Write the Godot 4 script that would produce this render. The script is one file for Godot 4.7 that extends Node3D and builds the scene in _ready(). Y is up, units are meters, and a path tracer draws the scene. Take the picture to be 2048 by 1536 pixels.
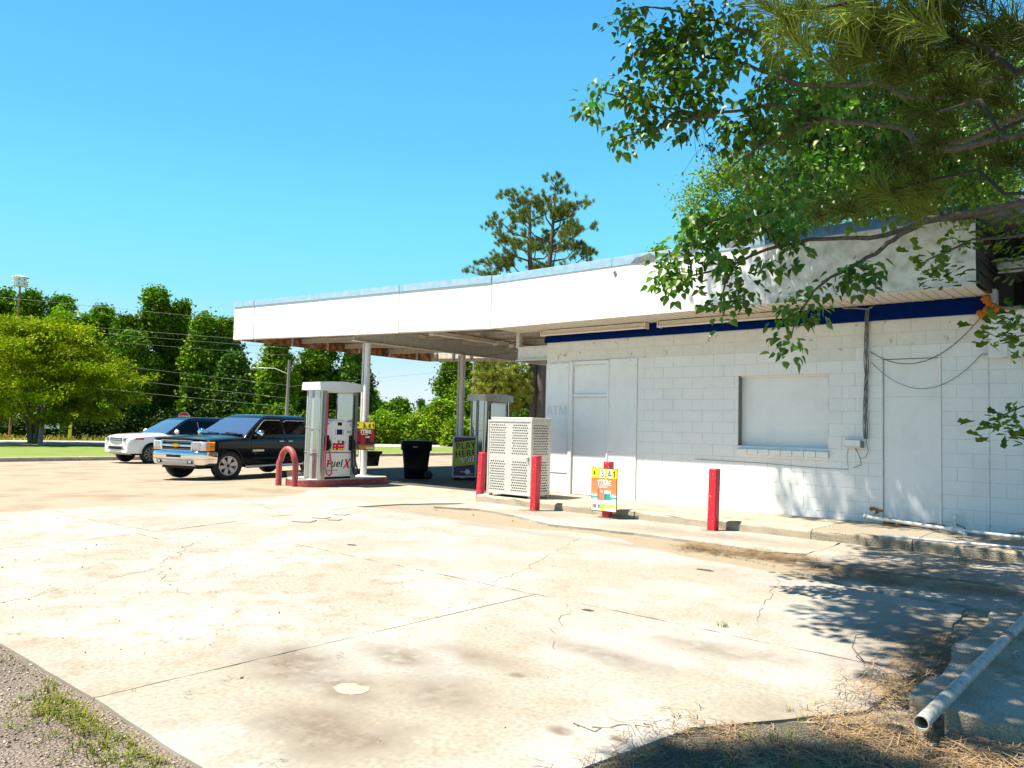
extends Node3D

const LOT := -0.05
const FLAT := 4294967295
var rng := RandomNumberGenerator.new()
var used := {}
var M := {}

# ---------------------------------------------------------------- nodes
func numbered(n: String) -> String:
	if not used.has(n):
		used[n] = 0
		return n
	used[n] += 1
	return "%s_%03d" % [n, used[n]]

func tag(o: Node3D, label: String, category: String, group := "", kind := "") -> Node3D:
	if label: o.set_meta("label", label)
	if category: o.set_meta("category", category)
	if group: o.set_meta("group", group)
	if kind: o.set_meta("kind", kind)
	return o

func thing(called: String, label: String, category: String, at := Vector3.ZERO, turn := 0.0, group := "") -> Node3D:
	var o := Node3D.new()
	o.name = numbered(called)
	add_child(o)
	o.position = at
	o.rotation.y = turn
	return tag(o, label, category, group)

func obj(called: String, st: SurfaceTool, m: Material, parent: Node3D = null, flat := true) -> MeshInstance3D:
	st.generate_normals()
	return put(called, st.commit(), m, parent)

func put(called: String, mesh: Mesh, m: Material, parent: Node3D = null) -> MeshInstance3D:
	var o := MeshInstance3D.new()
	o.mesh = mesh
	o.material_override = m
	if parent == null:
		o.name = numbered(called)
		add_child(o)
	else:
		o.name = called
		parent.add_child(o, true)
	return o

func structure(called: String, st: SurfaceTool, m: Material, parent: Node3D = null) -> MeshInstance3D:
	var o := obj(called, st, m, parent)
	if parent == null: o.set_meta("kind", "structure")
	return o

func setting(called: String) -> Node3D:
	var o := Node3D.new()
	o.name = numbered(called)
	add_child(o)
	o.set_meta("kind", "structure")
	return o

func scatter(called: String, mesh: Mesh, m: Material, where: Array, tints: Array, parent: Node3D = null) -> MultiMeshInstance3D:
	var mm := MultiMesh.new()
	mm.transform_format = MultiMesh.TRANSFORM_3D
	mm.use_colors = tints.size() > 0
	mm.mesh = mesh
	mm.instance_count = where.size()
	for i in where.size():
		mm.set_instance_transform(i, where[i])
		if tints.size() > 0:
			mm.set_instance_color(i, tints[i])
	var o := MultiMeshInstance3D.new()
	o.multimesh = mm
	o.material_override = m
	o.set_meta("kind", "stuff")
	if parent == null:
		o.name = numbered(called)
		add_child(o)
	else:
		o.name = called
		parent.add_child(o, true)
	return o

# ---------------------------------------------------------------- shapes
func S(smooth := false) -> SurfaceTool:
	var st := SurfaceTool.new()
	st.begin(Mesh.PRIMITIVE_TRIANGLES)
	st.set_smooth_group(0 if smooth else FLAT)
	return st

func face(st: SurfaceTool, p: Array, out: Vector3) -> void:
	var n: Vector3 = (p[1] - p[0]).cross(p[2] - p[0])
	var q := p
	if n.dot(out) > 0.0:
		q = p.duplicate()
		q.reverse()
	for i in range(1, q.size() - 1):
		st.add_vertex(q[0])
		st.add_vertex(q[i])
		st.add_vertex(q[i + 1])

func box(st: SurfaceTool, c: Vector3, s: Vector3, b := Basis()) -> void:
	var h := s / 2.0
	for a in 3:
		for k in [-1.0, 1.0]:
			var n := Vector3.ZERO
			n[a] = k
			var u := (a + 1) % 3
			var v := (a + 2) % 3
			var p := []
			for e in [[-1, -1], [1, -1], [1, 1], [-1, 1]]:
				var q := Vector3.ZERO
				q[a] = k * h[a]
				q[u] = e[0] * h[u]
				q[v] = e[1] * h[v]
				p.append(c + b * q)
			face(st, p, b * n)

func cbox(st: SurfaceTool, c: Vector3, s: Vector3, ch := 0.01, b := Basis()) -> void:
	var h := s / 2.0
	ch = minf(ch, minf(h.x, minf(h.y, h.z)) * 0.9)
	var at := func(sg: Vector3, a: int) -> Vector3:
		var q := sg * (h - Vector3(ch, ch, ch))
		q[a] = sg[a] * h[a]
		return c + b * q
	for a in 3:
		var u := (a + 1) % 3
		var v := (a + 2) % 3
		for k in [-1.0, 1.0]:
			var p := []
			for e in [[-1, -1], [1, -1], [1, 1], [-1, 1]]:
				var sg := Vector3.ZERO
				sg[a] = k
				sg[u] = e[0]
				sg[v] = e[1]
				p.append(at.call(sg, a))
			var n := Vector3.ZERO
			n[a] = k
			face(st, p, b * n)
			for k2 in [-1.0, 1.0]:
				var s1 := Vector3.ZERO
				s1[a] = k
				s1[u] = k2
				s1[v] = -1.0
				var s2 := s1
				s2[v] = 1.0
				var nn := Vector3.ZERO
				nn[a] = k
				nn[u] = k2
				face(st, [at.call(s1, a), at.call(s2, a), at.call(s2, u), at.call(s1, u)], b * nn)
	for x in [-1.0, 1.0]:
		for y in [-1.0, 1.0]:
			for z in [-1.0, 1.0]:
				var sg := Vector3(x, y, z)
				face(st, [at.call(sg, 0), at.call(sg, 1), at.call(sg, 2)], b * sg)

func one_box(called: String, c: Vector3, s: Vector3, m: Material, parent: Node3D = null, ch := 0.0, b := Basis()) -> MeshInstance3D:
	var st := S()
	if ch > 0.0: cbox(st, c, s, ch, b)
	else: box(st, c, s, b)
	return obj(called, st, m, parent)

func tube(st: SurfaceTool, pts: Array, radii: Array, sides := 8, caps := true) -> void:
	var n := pts.size()
	var up := Vector3.UP
	var rings := []
	var side := Vector3.ZERO
	for i in n:
		var d: Vector3 = (pts[mini(i + 1, n - 1)] - pts[maxi(i - 1, 0)]).normalized()
		if i == 0:
			side = d.cross(up if absf(d.y) < 0.95 else Vector3.RIGHT).normalized()
		else:
			side = (side - d * side.dot(d)).normalized()
		var w := d.cross(side)
		var r: float = radii[mini(i, radii.size() - 1)]
		var ring := []
		for k in sides:
			var a := TAU * k / sides
			ring.append(pts[i] + (side * cos(a) + w * sin(a)) * r)
		rings.append(ring)
	for i in n - 1:
		for k in sides:
			var k2 := (k + 1) % sides
			face(st, [rings[i][k], rings[i][k2], rings[i + 1][k2], rings[i + 1][k]], rings[i][k] + rings[i][k2] - pts[i] * 2.0)
	if caps:
		st.set_smooth_group(FLAT)
		face(st, rings[0], pts[0] - pts[1])
		face(st, rings[n - 1], pts[n - 1] - pts[n - 2])
		st.set_smooth_group(0)

func lathe(st: SurfaceTool, prof: Array, seg: int, xf := Transform3D()) -> void:
	# profile of (radius, height) about the y axis of xf
	for i in prof.size() - 1:
		var a: Vector2 = prof[i]
		var b: Vector2 = prof[i + 1]
		var nr := (b - a).orthogonal()
		for k in seg:
			var t0 := TAU * k / seg
			var t1 := TAU * (k + 1) / seg
			var tm := (t0 + t1) / 2.0
			var p := []
			p.append(xf * Vector3(a.x * cos(t0), a.y, a.x * sin(t0)))
			p.append(xf * Vector3(a.x * cos(t1), a.y, a.x * sin(t1)))
			if b.x > 1e-5:
				p.append(xf * Vector3(b.x * cos(t1), b.y, b.x * sin(t1)))
			p.append(xf * Vector3(b.x * cos(t0), b.y, b.x * sin(t0)))
			if a.x < 1e-5: p.remove_at(1)
			var o := Vector3(-nr.x * cos(tm), -nr.y, -nr.x * sin(tm))
			face(st, p, xf.basis * o)

func prism(st: SurfaceTool, poly: PackedVector2Array, z0: float, z1: float, xf := Transform3D()) -> void:
	var idx := Geometry2D.triangulate_polygon(poly)
	for i in range(0, idx.size(), 3):
		var a := poly[idx[i]]
		var b := poly[idx[i + 1]]
		var c := poly[idx[i + 2]]
		for z in [z0, z1]:
			face(st, [xf * Vector3(a.x, a.y, z), xf * Vector3(b.x, b.y, z), xf * Vector3(c.x, c.y, z)], xf.basis * Vector3(0, 0, (z1 - z0) * (1.0 if z == z1 else -1.0)))
	var ccw := not Geometry2D.is_polygon_clockwise(poly)
	for i in poly.size():
		var a := poly[i]
		var b := poly[(i + 1) % poly.size()]
		var o := Vector2(b.y - a.y, a.x - b.x) * (1.0 if ccw else -1.0)
		face(st, [xf * Vector3(a.x, a.y, z0), xf * Vector3(b.x, b.y, z0), xf * Vector3(b.x, b.y, z1), xf * Vector3(a.x, a.y, z1)], xf.basis * Vector3(o.x, o.y, 0))

func poly2(a: Array) -> PackedVector2Array:
	var p := PackedVector2Array()
	for i in range(0, a.size(), 2):
		p.append(Vector2(a[i], a[i + 1]))
	return p

func rounded(w: float, h: float, r: float, n := 4) -> PackedVector2Array:
	var p := PackedVector2Array()
	for q in 4:
		var c := Vector2([w / 2 - r, -w / 2 + r, -w / 2 + r, w / 2 - r][q], [h / 2 - r, h / 2 - r, -h / 2 + r, -h / 2 + r][q])
		for k in n + 1:
			var a := PI / 2 * (q + float(k) / n)
			p.append(c + Vector2(cos(a), sin(a)) * r)
	return p

func lettering(called: String, text: String, height: float, m: Material, parent: Node3D, xf: Transform3D, font := "Droid Sans", bold := true, depth := 0.004, align := HORIZONTAL_ALIGNMENT_LEFT) -> MeshInstance3D:
	var f := SystemFont.new()
	f.font_names = PackedStringArray([font])
	f.font_weight = 700 if bold else 400
	var t := TextMesh.new()
	t.text = text
	t.font = f
	t.font_size = 40
	t.pixel_size = height / 29.0
	t.depth = depth
	t.curve_step = 2.0
	t.horizontal_alignment = align
	t.vertical_alignment = VERTICAL_ALIGNMENT_BOTTOM
	var o := put(called, t, m, parent)
	o.transform = xf.translated_local(Vector3(0, -0.33 * height, 0))
	return o

func sag(a: Vector3, b: Vector3, drop: float, n := 14) -> Array:
	var p := []
	for i in n + 1:
		var t := float(i) / n
		p.append(a.lerp(b, t) - Vector3(0, drop * 4.0 * t * (1.0 - t), 0))
	return p

# ground level: the lot falls away towards the road
func lvl(x: float) -> float:
	if x > -16.0: return LOT
	if x > -20.8: return LOT - (-16.0 - x) * 0.0417
	return maxf(-0.25 - (-20.8 - x) * 0.0134, -0.46)

# ---------------------------------------------------------------- materials
func pm(key: String, col: Color, rough := 0.6, metal := 0.0) -> StandardMaterial3D:
	if M.has(key): return M[key]
	var m := StandardMaterial3D.new()
	m.resource_name = key
	m.albedo_color = col.linear_to_srgb()
	m.roughness = rough
	m.metallic = metal
	M[key] = m
	return m

func noise(freq: float, oct: int, sd: int, kind := FastNoiseLite.TYPE_SIMPLEX_SMOOTH) -> FastNoiseLite:
	var n := FastNoiseLite.new()
	n.noise_type = kind
	n.frequency = freq
	n.fractal_octaves = oct
	n.seed = sd
	return n

# a seamless texture that runs through the given linear colours
func ramp(n: FastNoiseLite, size: int, stops: Array, cols: Array) -> ImageTexture:
	var g := n.get_seamless_image(size, size)
	var lut := []
	for i in 256:
		var t := i / 255.0
		var c: Color = cols[cols.size() - 1]
		for k in stops.size():
			if t <= stops[k]:
				if k == 0: c = cols[0]
				else: c = cols[k - 1].lerp(cols[k], (t - stops[k - 1]) / (stops[k] - stops[k - 1]))
				break
		lut.append(c.linear_to_srgb())
	var d := g.get_data()
	var o := PackedByteArray()
	o.resize(size * size * 3)
	for i in size * size:
		var c: Color = lut[d[i]]
		o[i * 3] = int(c.r * 255.0)
		o[i * 3 + 1] = int(c.g * 255.0)
		o[i * 3 + 2] = int(c.b * 255.0)
	return ImageTexture.create_from_image(Image.create_from_data(size, size, false, Image.FORMAT_RGB8, o))

func gray(n: FastNoiseLite, size: int) -> ImageTexture:
	return ImageTexture.create_from_image(n.get_seamless_image(size, size))

# world-mapped surface: fine colour, optional broad tint over it, relief
func surf(key: String, tex: Texture2D, metres: float, rough := 0.85, broad: Texture2D = null, broad_m := 9.0, bump: Texture2D = null, bump_cm := 0.5) -> StandardMaterial3D:
	var m := StandardMaterial3D.new()
	m.resource_name = key
	m.albedo_texture = tex
	m.roughness = rough
	m.uv1_triplanar = true
	m.uv1_world_triplanar = true
	m.uv1_scale = Vector3.ONE / metres
	if broad:
		m.detail_enabled = true
		m.detail_albedo = broad
		m.detail_blend_mode = BaseMaterial3D.BLEND_MODE_MUL
		m.detail_uv_layer = BaseMaterial3D.DETAIL_UV_2
		m.uv2_triplanar = true
		m.uv2_world_triplanar = true
		m.uv2_scale = Vector3.ONE / broad_m
	if bump:
		m.heightmap_enabled = true
		m.heightmap_texture = bump
		m.heightmap_scale = bump_cm
	M[key] = m
	return m

func G(v: float) -> Color:
	return Color(v, v, v)

func make_materials() -> void:
	var fine := noise(0.03, 4, 3)
	var broad := noise(0.012, 4, 8)
	var grit := gray(noise(0.12, 2, 5), 512)
	var smoothb := gray(noise(0.03, 3, 6), 512)
	M.grit = grit
	var soft := ramp(broad, 256, [0.0, 0.45, 1.0], [Color(0.93, 0.925, 0.92), Color(0.985, 0.985, 0.985), Color(1, 1, 1)])
	var blockmap := gray(noise(0.09, 3, 15), 512)
	var paint := ramp(fine, 512, [0.0, 0.35, 1.0], [Color(0.765, 0.765, 0.765), Color(0.79, 0.79, 0.79), Color(0.81, 0.81, 0.81)])
	surf("block_paint", paint, 1.3, 0.55, soft, 3.0, blockmap, 0.35)
	var flake := ramp(noise(0.020, 6, 21), 1024, [0.0, 0.19, 0.215, 0.30, 1.0], [Color(0.40, 0.35, 0.28), Color(0.46, 0.41, 0.34), Color(0.64, 0.62, 0.58), Color(0.70, 0.68, 0.64), Color(0.73, 0.71, 0.67)])
	surf("block_peeling", flake, 4.7, 0.6, soft, 2.0, blockmap, 0.4)
	surf("board", paint, 2.3, 0.42, soft, 2.2, smoothb, 0.1)
	surf("mortar", paint, 0.7, 0.8, ramp(fine, 256, [0.0, 1.0], [Color(0.62, 0.61, 0.60), Color(0.92, 0.91, 0.90)]), 1.1, grit, 0.2)
	surf("fascia", ramp(fine, 512, [0.0, 0.4, 1.0], [Color(0.68, 0.68, 0.67), Color(0.76, 0.76, 0.75), Color(0.78, 0.78, 0.78)]), 2.7, 0.45, soft, 4.0)
	surf("fascia_mildew", ramp(noise(0.02, 5, 33), 512, [0.0, 0.3, 0.5, 0.75, 1.0], [Color(0.42, 0.43, 0.39), Color(0.54, 0.54, 0.50), Color(0.64, 0.64, 0.61), Color(0.72, 0.72, 0.70), Color(0.75, 0.75, 0.74)]), 2.4, 0.6, soft, 3.1)
	surf("coping", ramp(fine, 256, [0.0, 0.5, 1.0], [Color(0.22, 0.37, 0.50), Color(0.28, 0.42, 0.54), Color(0.36, 0.48, 0.56)]), 1.6, 0.35)
	surf("coping_blue", ramp(fine, 256, [0.0, 0.5, 1.0], [Color(0.05, 0.13, 0.33), Color(0.07, 0.17, 0.40), Color(0.12, 0.24, 0.45)]), 1.2, 0.4)
	surf("coping_bare", ramp(fine, 256, [0.0, 0.5, 1.0], [Color(0.10, 0.10, 0.115), Color(0.135, 0.135, 0.15), Color(0.18, 0.18, 0.19)]), 0.6, 0.5)
	surf("blue_band", ramp(fine, 256, [0.0, 0.5, 1.0], [Color(0.0004, 0.010, 0.085), Color(0.0006, 0.013, 0.105), Color(0.001, 0.018, 0.125)]), 1.4, 0.6).metallic_specular = 0.12
	surf("soffit", ramp(fine, 256, [0.0, 0.5, 1.0], [Color(0.56, 0.51, 0.43), Color(0.64, 0.59, 0.51), Color(0.68, 0.64, 0.57)]), 1.0, 0.55)
	surf("deck", ramp(fine, 256, [0.0, 0.5, 1.0], [Color(0.42, 0.38, 0.33), Color(0.55, 0.51, 0.46), Color(0.62, 0.59, 0.54)]), 1.4, 0.5)
	surf("beam", ramp(fine, 256, [0.0, 0.5, 1.0], [Color(0.40, 0.37, 0.33), Color(0.52, 0.49, 0.46), Color(0.60, 0.58, 0.55)]), 0.9, 0.5)
	surf("post_paint", ramp(fine, 256, [0.0, 0.5, 1.0], [Color(0.55, 0.54, 0.53), Color(0.66, 0.65, 0.64), Color(0.72, 0.71, 0.70)]), 0.9, 0.4)
	surf("rust_wood", ramp(noise(0.02, 4, 41), 256, [0.0, 0.45, 0.7, 1.0], [Color(0.11, 0.045, 0.018), Color(0.24, 0.10, 0.04), Color(0.36, 0.19, 0.09), Color(0.46, 0.36, 0.26)]), 1.7, 0.85)
	surf("red_post", ramp(noise(0.025, 5, 51), 512, [0.0, 0.19, 0.21, 0.5, 1.0], [Color(0.60, 0.48, 0.40), Color(0.5, 0.25, 0.2), Color(0.42, 0.008, 0.022), Color(0.50, 0.010, 0.030), Color(0.56, 0.022, 0.045)]), 0.7, 0.4)
	surf("old_red", ramp(noise(0.025, 4, 52), 256, [0.0, 0.2, 0.3, 0.6, 1.0], [Color(0.42, 0.24, 0.2), Color(0.38, 0.14, 0.12), Color(0.27, 0.035, 0.035), Color(0.33, 0.055, 0.055), Color(0.42, 0.13, 0.12)]), 0.6, 0.5)
	surf("island_concrete", ramp(fine, 256, [0.0, 0.5, 1.0], [Color(0.36, 0.33, 0.3), Color(0.5, 0.47, 0.43), Color(0.56, 0.54, 0.5)]), 0.8, 0.85)
	var steel := surf("steel", ramp(noise(0.03, 3, 61), 256, [0.0, 0.5, 1.0], [Color(0.44, 0.47, 0.46), Color(0.49, 0.52, 0.50), Color(0.54, 0.56, 0.54)]), 0.5, 0.17)
	steel.metallic = 0.9
	var alum := surf("aluminium", ramp(noise(0.03, 3, 62), 256, [0.0, 0.5, 1.0], [Color(0.53, 0.50, 0.45), Color(0.60, 0.57, 0.52), Color(0.66, 0.63, 0.58)]), 0.7, 0.5)
	alum.metallic = 0.35
	surf("galvanised", ramp(noise(0.05, 3, 63), 256, [0.0, 1.0], [Color(0.35, 0.35, 0.35), Color(0.5, 0.5, 0.5)]), 0.4, 0.5).metallic = 0.6
	pm("white_plastic", Color(0.72, 0.72, 0.70), 0.35)
	pm("grey_plastic", Color(0.30, 0.31, 0.32), 0.45)
	pm("black_plastic", G(0.012), 0.45).metallic_specular = 0.3
	pm("dark_bin", Color(0.004, 0.006, 0.009), 0.42).metallic_specular = 0.22
	pm("rubber", G(0.014), 0.75)
	pm("ink", G(0.01), 0.5)
	pm("pale_ink", Color(0.55, 0.56, 0.58), 0.5)
	pm("white_ink", Color(0.82, 0.82, 0.82), 0.5)
	pm("red_ink", Color(0.5, 0.012, 0.02), 0.4)
	pm("dark_red", Color(0.22, 0.008, 0.012), 0.4)
	pm("yellow", Color(0.82, 0.70, 0.02), 0.45)
	pm("orange", Color(0.80, 0.20, 0.055), 0.45)
	pm("teal", Color(0.02, 0.26, 0.24), 0.45)
	pm("screen", Color(0.006, 0.010, 0.09), 0.15)
	pm("hose_red", Color(0.50, 0.045, 0.065), 0.4)
	pm("cable", Color(0.035, 0.035, 0.035), 0.6)
	pm("cable_grey", Color(0.16, 0.16, 0.16), 0.6)
	pm("foam", Color(0.42, 0.12, 0.012), 0.8)
	surf("pvc", ramp(noise(0.03, 4, 71), 256, [0.0, 0.3, 0.6, 1.0], [Color(0.5, 0.48, 0.44), Color(0.62, 0.61, 0.58), Color(0.72, 0.71, 0.69), Color(0.76, 0.75, 0.73)]), 0.5, 0.4)
	pm("chrome", Color(0.78, 0.78, 0.79), 0.07, 1.0)
	pm("satin_chrome", Color(0.60, 0.60, 0.60), 0.25, 1.0)
	var bp := pm("black_paint", Color(0.0035, 0.004, 0.006), 0.25)
	bp.clearcoat_enabled = true
	bp.clearcoat = 0.4
	bp.metallic_specular = 0.3
	bp.clearcoat_roughness = 0.03
	var wp := pm("white_car_paint", Color(0.70, 0.70, 0.69), 0.35)
	wp.clearcoat_enabled = true
	wp.clearcoat = 1.0
	wp.clearcoat_roughness = 0.03
	pm("tinted_glass", Color(0.002, 0.003, 0.005), 0.03).metallic_specular = 0.28
	pm("shield_glass", Color(0.26, 0.36, 0.44), 0.04, 0.85)
	pm("alloy", Color(0.58, 0.56, 0.53), 0.4, 0.25)
	pm("dark_alloy", Color(0.20, 0.19, 0.18), 0.35, 0.6)
	pm("lamp_clear", Color(0.62, 0.64, 0.66), 0.08, 0.5)
	pm("lamp_amber", Color(0.80, 0.28, 0.02), 0.2)
	pm("lamp_red", Color(0.30, 0.015, 0.012), 0.2)
	pm("gold", Color(0.70, 0.42, 0.06), 0.25, 0.7)
	surf("bark", ramp(noise(0.05, 4, 81), 256, [0.0, 0.5, 1.0], [Color(0.035, 0.026, 0.020), Color(0.11, 0.085, 0.066), Color(0.20, 0.165, 0.13)]), 0.6, 0.9, null, 1.0, grit, 1.2)
	surf("pale_bark", ramp(noise(0.05, 4, 82), 256, [0.0, 0.5, 1.0], [Color(0.04, 0.029, 0.021), Color(0.10, 0.075, 0.055), Color(0.19, 0.15, 0.115)]), 0.5, 0.85, null, 1.0, grit, 0.4)
	surf("pole_wood", ramp(noise(0.04, 4, 83), 256, [0.0, 0.5, 1.0], [Color(0.12, 0.095, 0.075), Color(0.22, 0.18, 0.15), Color(0.30, 0.26, 0.22)]), 0.8, 0.9)
	surf("asphalt", ramp(noise(0.16, 3, 91), 512, [0.0, 0.35, 0.6, 1.0], [Color(0.13, 0.095, 0.065), Color(0.265, 0.21, 0.138), Color(0.31, 0.25, 0.17), Color(0.40, 0.35, 0.27)]), 1.1, 0.95, ramp(noise(0.014, 4, 92), 512, [0.0, 0.3, 0.5, 1.0], [Color(0.66, 0.60, 0.56), Color(0.86, 0.82, 0.80), Color(1, 1, 1), Color(1, 1, 1)]), 11.0, grit, 0.6)
	surf("road", ramp(noise(0.12, 3, 94), 256, [0.0, 0.5, 1.0], [Color(0.26, 0.24, 0.20), Color(0.36, 0.33, 0.28), Color(0.42, 0.39, 0.34)]), 1.6, 0.95)
	surf("gravel", ramp(noise(0.11, 3, 95), 512, [0.0, 0.3, 0.5, 0.75, 1.0], [Color(0.05, 0.038, 0.030), Color(0.13, 0.10, 0.078), Color(0.21, 0.165, 0.125), Color(0.31, 0.265, 0.21), Color(0.42, 0.38, 0.32)]), 1.0, 0.95, ramp(noise(0.014, 4, 96), 256, [0.0, 0.4, 1.0], [Color(0.55, 0.5, 0.48), Color(0.9, 0.88, 0.86), Color(1, 1, 1)]), 5.0, gray(noise(0.1, 3, 97), 512), 2.2)
	surf("dirt", ramp(noise(0.09, 4, 98), 512, [0.0, 0.4, 0.7, 1.0], [Color(0.05, 0.036, 0.024), Color(0.15, 0.105, 0.065), Color(0.27, 0.20, 0.125), Color(0.38, 0.31, 0.21)]), 0.9, 0.95, null, 5.0, grit, 1.4)
	surf("lawn", ramp(noise(0.06, 4, 99), 512, [0.0, 0.4, 0.7, 1.0], [Color(0.06, 0.095, 0.012), Color(0.13, 0.19, 0.018), Color(0.20, 0.26, 0.03), Color(0.29, 0.29, 0.07)]), 2.0, 0.95, ramp(noise(0.016, 4, 100), 256, [0.0, 0.4, 1.0], [Color(0.7, 0.75, 0.6), Color(1, 1, 1), Color(1, 1, 1)]), 13.0, grit, 2.0)
	surf("pavement", ramp(noise(0.11, 4, 101), 512, [0.0, 0.35, 0.6, 1.0], [Color(0.22, 0.175, 0.12), Color(0.34, 0.285, 0.21), Color(0.40, 0.35, 0.27), Color(0.45, 0.41, 0.34)]), 1.1, 0.9, ramp(noise(0.014, 5, 102), 512, [0.0, 0.35, 0.55, 1.0], [Color(0.62, 0.56, 0.48), Color(0.88, 0.85, 0.80), Color(1, 1, 1), Color(1, 1, 1)]), 4.0, grit, 0.5)
	surf("canopy_shade_slab", ramp(noise(0.10, 4, 105), 512, [0.0, 0.4, 1.0], [Color(0.022, 0.022, 0.022), Color(0.055, 0.053, 0.050), Color(0.11, 0.10, 0.09)]), 1.6, 0.85, ramp(noise(0.014, 4, 106), 256, [0.0, 0.5, 1.0], [Color(0.55, 0.55, 0.55), Color(0.9, 0.9, 0.9), Color(1, 1, 1)]), 5.0, grit, 0.4)
	surf("strip_gravel", ramp(noise(0.13, 3, 107), 512, [0.0, 0.35, 0.6, 1.0], [Color(0.11, 0.085, 0.055), Color(0.25, 0.20, 0.13), Color(0.34, 0.28, 0.19), Color(0.44, 0.38, 0.28)]), 0.9, 0.95, null, 5.0, grit, 1.2)
	surf("shaded_grit", ramp(noise(0.13, 4, 108), 512, [0.0, 0.4, 0.6, 0.78, 1.0], [Color(0.02, 0.019, 0.014), Color(0.06, 0.055, 0.04), Color(0.11, 0.10, 0.068), Color(0.20, 0.17, 0.10), Color(0.36, 0.30, 0.16)]), 0.8, 0.95, null, 5.0, grit, 1.6)
	surf("siding_and_recess_shade", ramp(fine, 256, [0.0, 1.0], [Color(0.010, 0.011, 0.010), Color(0.035, 0.036, 0.032)]), 0.8, 0.8)
	surf("old_pvc", ramp(noise(0.022, 5, 72), 512, [0.0, 0.3, 0.45, 0.7, 1.0], [Color(0.17, 0.15, 0.115), Color(0.27, 0.25, 0.205), Color(0.37, 0.35, 0.31), Color(0.45, 0.43, 0.39), Color(0.52, 0.50, 0.46)]), 0.6, 0.6)
	pm("lamp_smoked", Color(0.16, 0.17, 0.21), 0.08, 0.4)
	surf("moss_shade_kerb", ramp(noise(0.09, 5, 103), 512, [0.0, 0.35, 0.6, 1.0], [Color(0.10, 0.085, 0.06), Color(0.20, 0.17, 0.12), Color(0.29, 0.25, 0.185), Color(0.38, 0.34, 0.27)]), 1.3, 0.92, null, 4.0, grit, 0.8)

func leaf_mat(key: String, col: Color, through: Color, rough := 0.55) -> StandardMaterial3D:
	var m := pm(key, col, rough)
	m.vertex_color_use_as_albedo = true
	m.backlight_enabled = true
	m.backlight = through
	m.metallic_specular = 0.2
	m.cull_mode = BaseMaterial3D.CULL_DISABLED
	return m

func sky_image() -> ImageTexture:
	# a clear sky by height above the horizon; x is the angle, then linear colour
	var st := [[0, 0.317, 0.354, 0.393], [2.5, 0.299, 0.351, 0.393], [5, 0.204, 0.332, 0.393], [9, 0.116, 0.323, 0.393], [14, 0.084, 0.296, 0.393], [20, 0.060, 0.239, 0.393], [27, 0.046, 0.202, 0.382], [34, 0.031, 0.161, 0.352], [50, 0.013, 0.094, 0.275], [90, 0.005, 0.042, 0.190]]
	var h := 256
	var im := Image.create(16, h, false, Image.FORMAT_RGBF)
	for y in h:
		var el := 90.0 - 180.0 * (y + 0.5) / h
		var c := Color(st[0][1], st[0][2], st[0][3])
		if el < 0.0: c = Color(0.16, 0.15, 0.12)
		else:
			for k in st.size() - 1:
				if el >= st[k][0] and el <= st[k + 1][0]:
					var t: float = (el - st[k][0]) / (st[k + 1][0] - st[k][0])
					c = Color(st[k][1], st[k][2], st[k][3]).lerp(Color(st[k + 1][1], st[k + 1][2], st[k + 1][3]), t)
		for x in 16: im.set_pixel(x, y, c)
	return ImageTexture.create_from_image(im)

func _ready() -> void:
	rng.seed = 20240
	# camera
	var cam := Camera3D.new()
	cam.name = "camera"
	cam.position = Vector3(0.0, 1.4232, 12.7703)
	cam.rotation = Vector3(0.0573, 0.7142, 0.0256)
	cam.fov = 53.36
	cam.near = 0.05
	cam.far = 3000.0
	add_child(cam)
	cam.current = true
	# sky and exposure
	var env := Environment.new()
	env.background_mode = Environment.BG_SKY
	var sky := Sky.new()
	var pan := PanoramaSkyMaterial.new()
	pan.panorama = sky_image()
	sky.sky_material = pan
	env.sky = sky
	env.background_energy_multiplier = 1.0
	env.ambient_light_source = Environment.AMBIENT_SOURCE_SKY
	env.tonemap_mode = Environment.TONE_MAPPER_LINEAR
	env.tonemap_exposure = 2.7
	env.sdfgi_enabled = true
	env.ssao_enabled = true
	env.ssil_enabled = true
	var we := WorldEnvironment.new()
	we.name = "world_environment"
	we.environment = env
	add_child(we)
	# sun
	var sun := DirectionalLight3D.new()
	sun.name = "sun"
	sun.light_energy = 1.5
	sun.light_color = Color(1.0, 0.965, 0.90)
	sun.light_angular_distance = 0.53
	sun.shadow_enabled = true
	sun.look_at_from_position(Vector3.ZERO, Vector3(0.30, -1.0, -0.385), Vector3(0, 0, 1))
	add_child(sun)
	make_materials()
	build_setting()
	build_store()
	build_canopy()
	build_objects()
	pickup()
	white_suv()
	build_trees()

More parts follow.
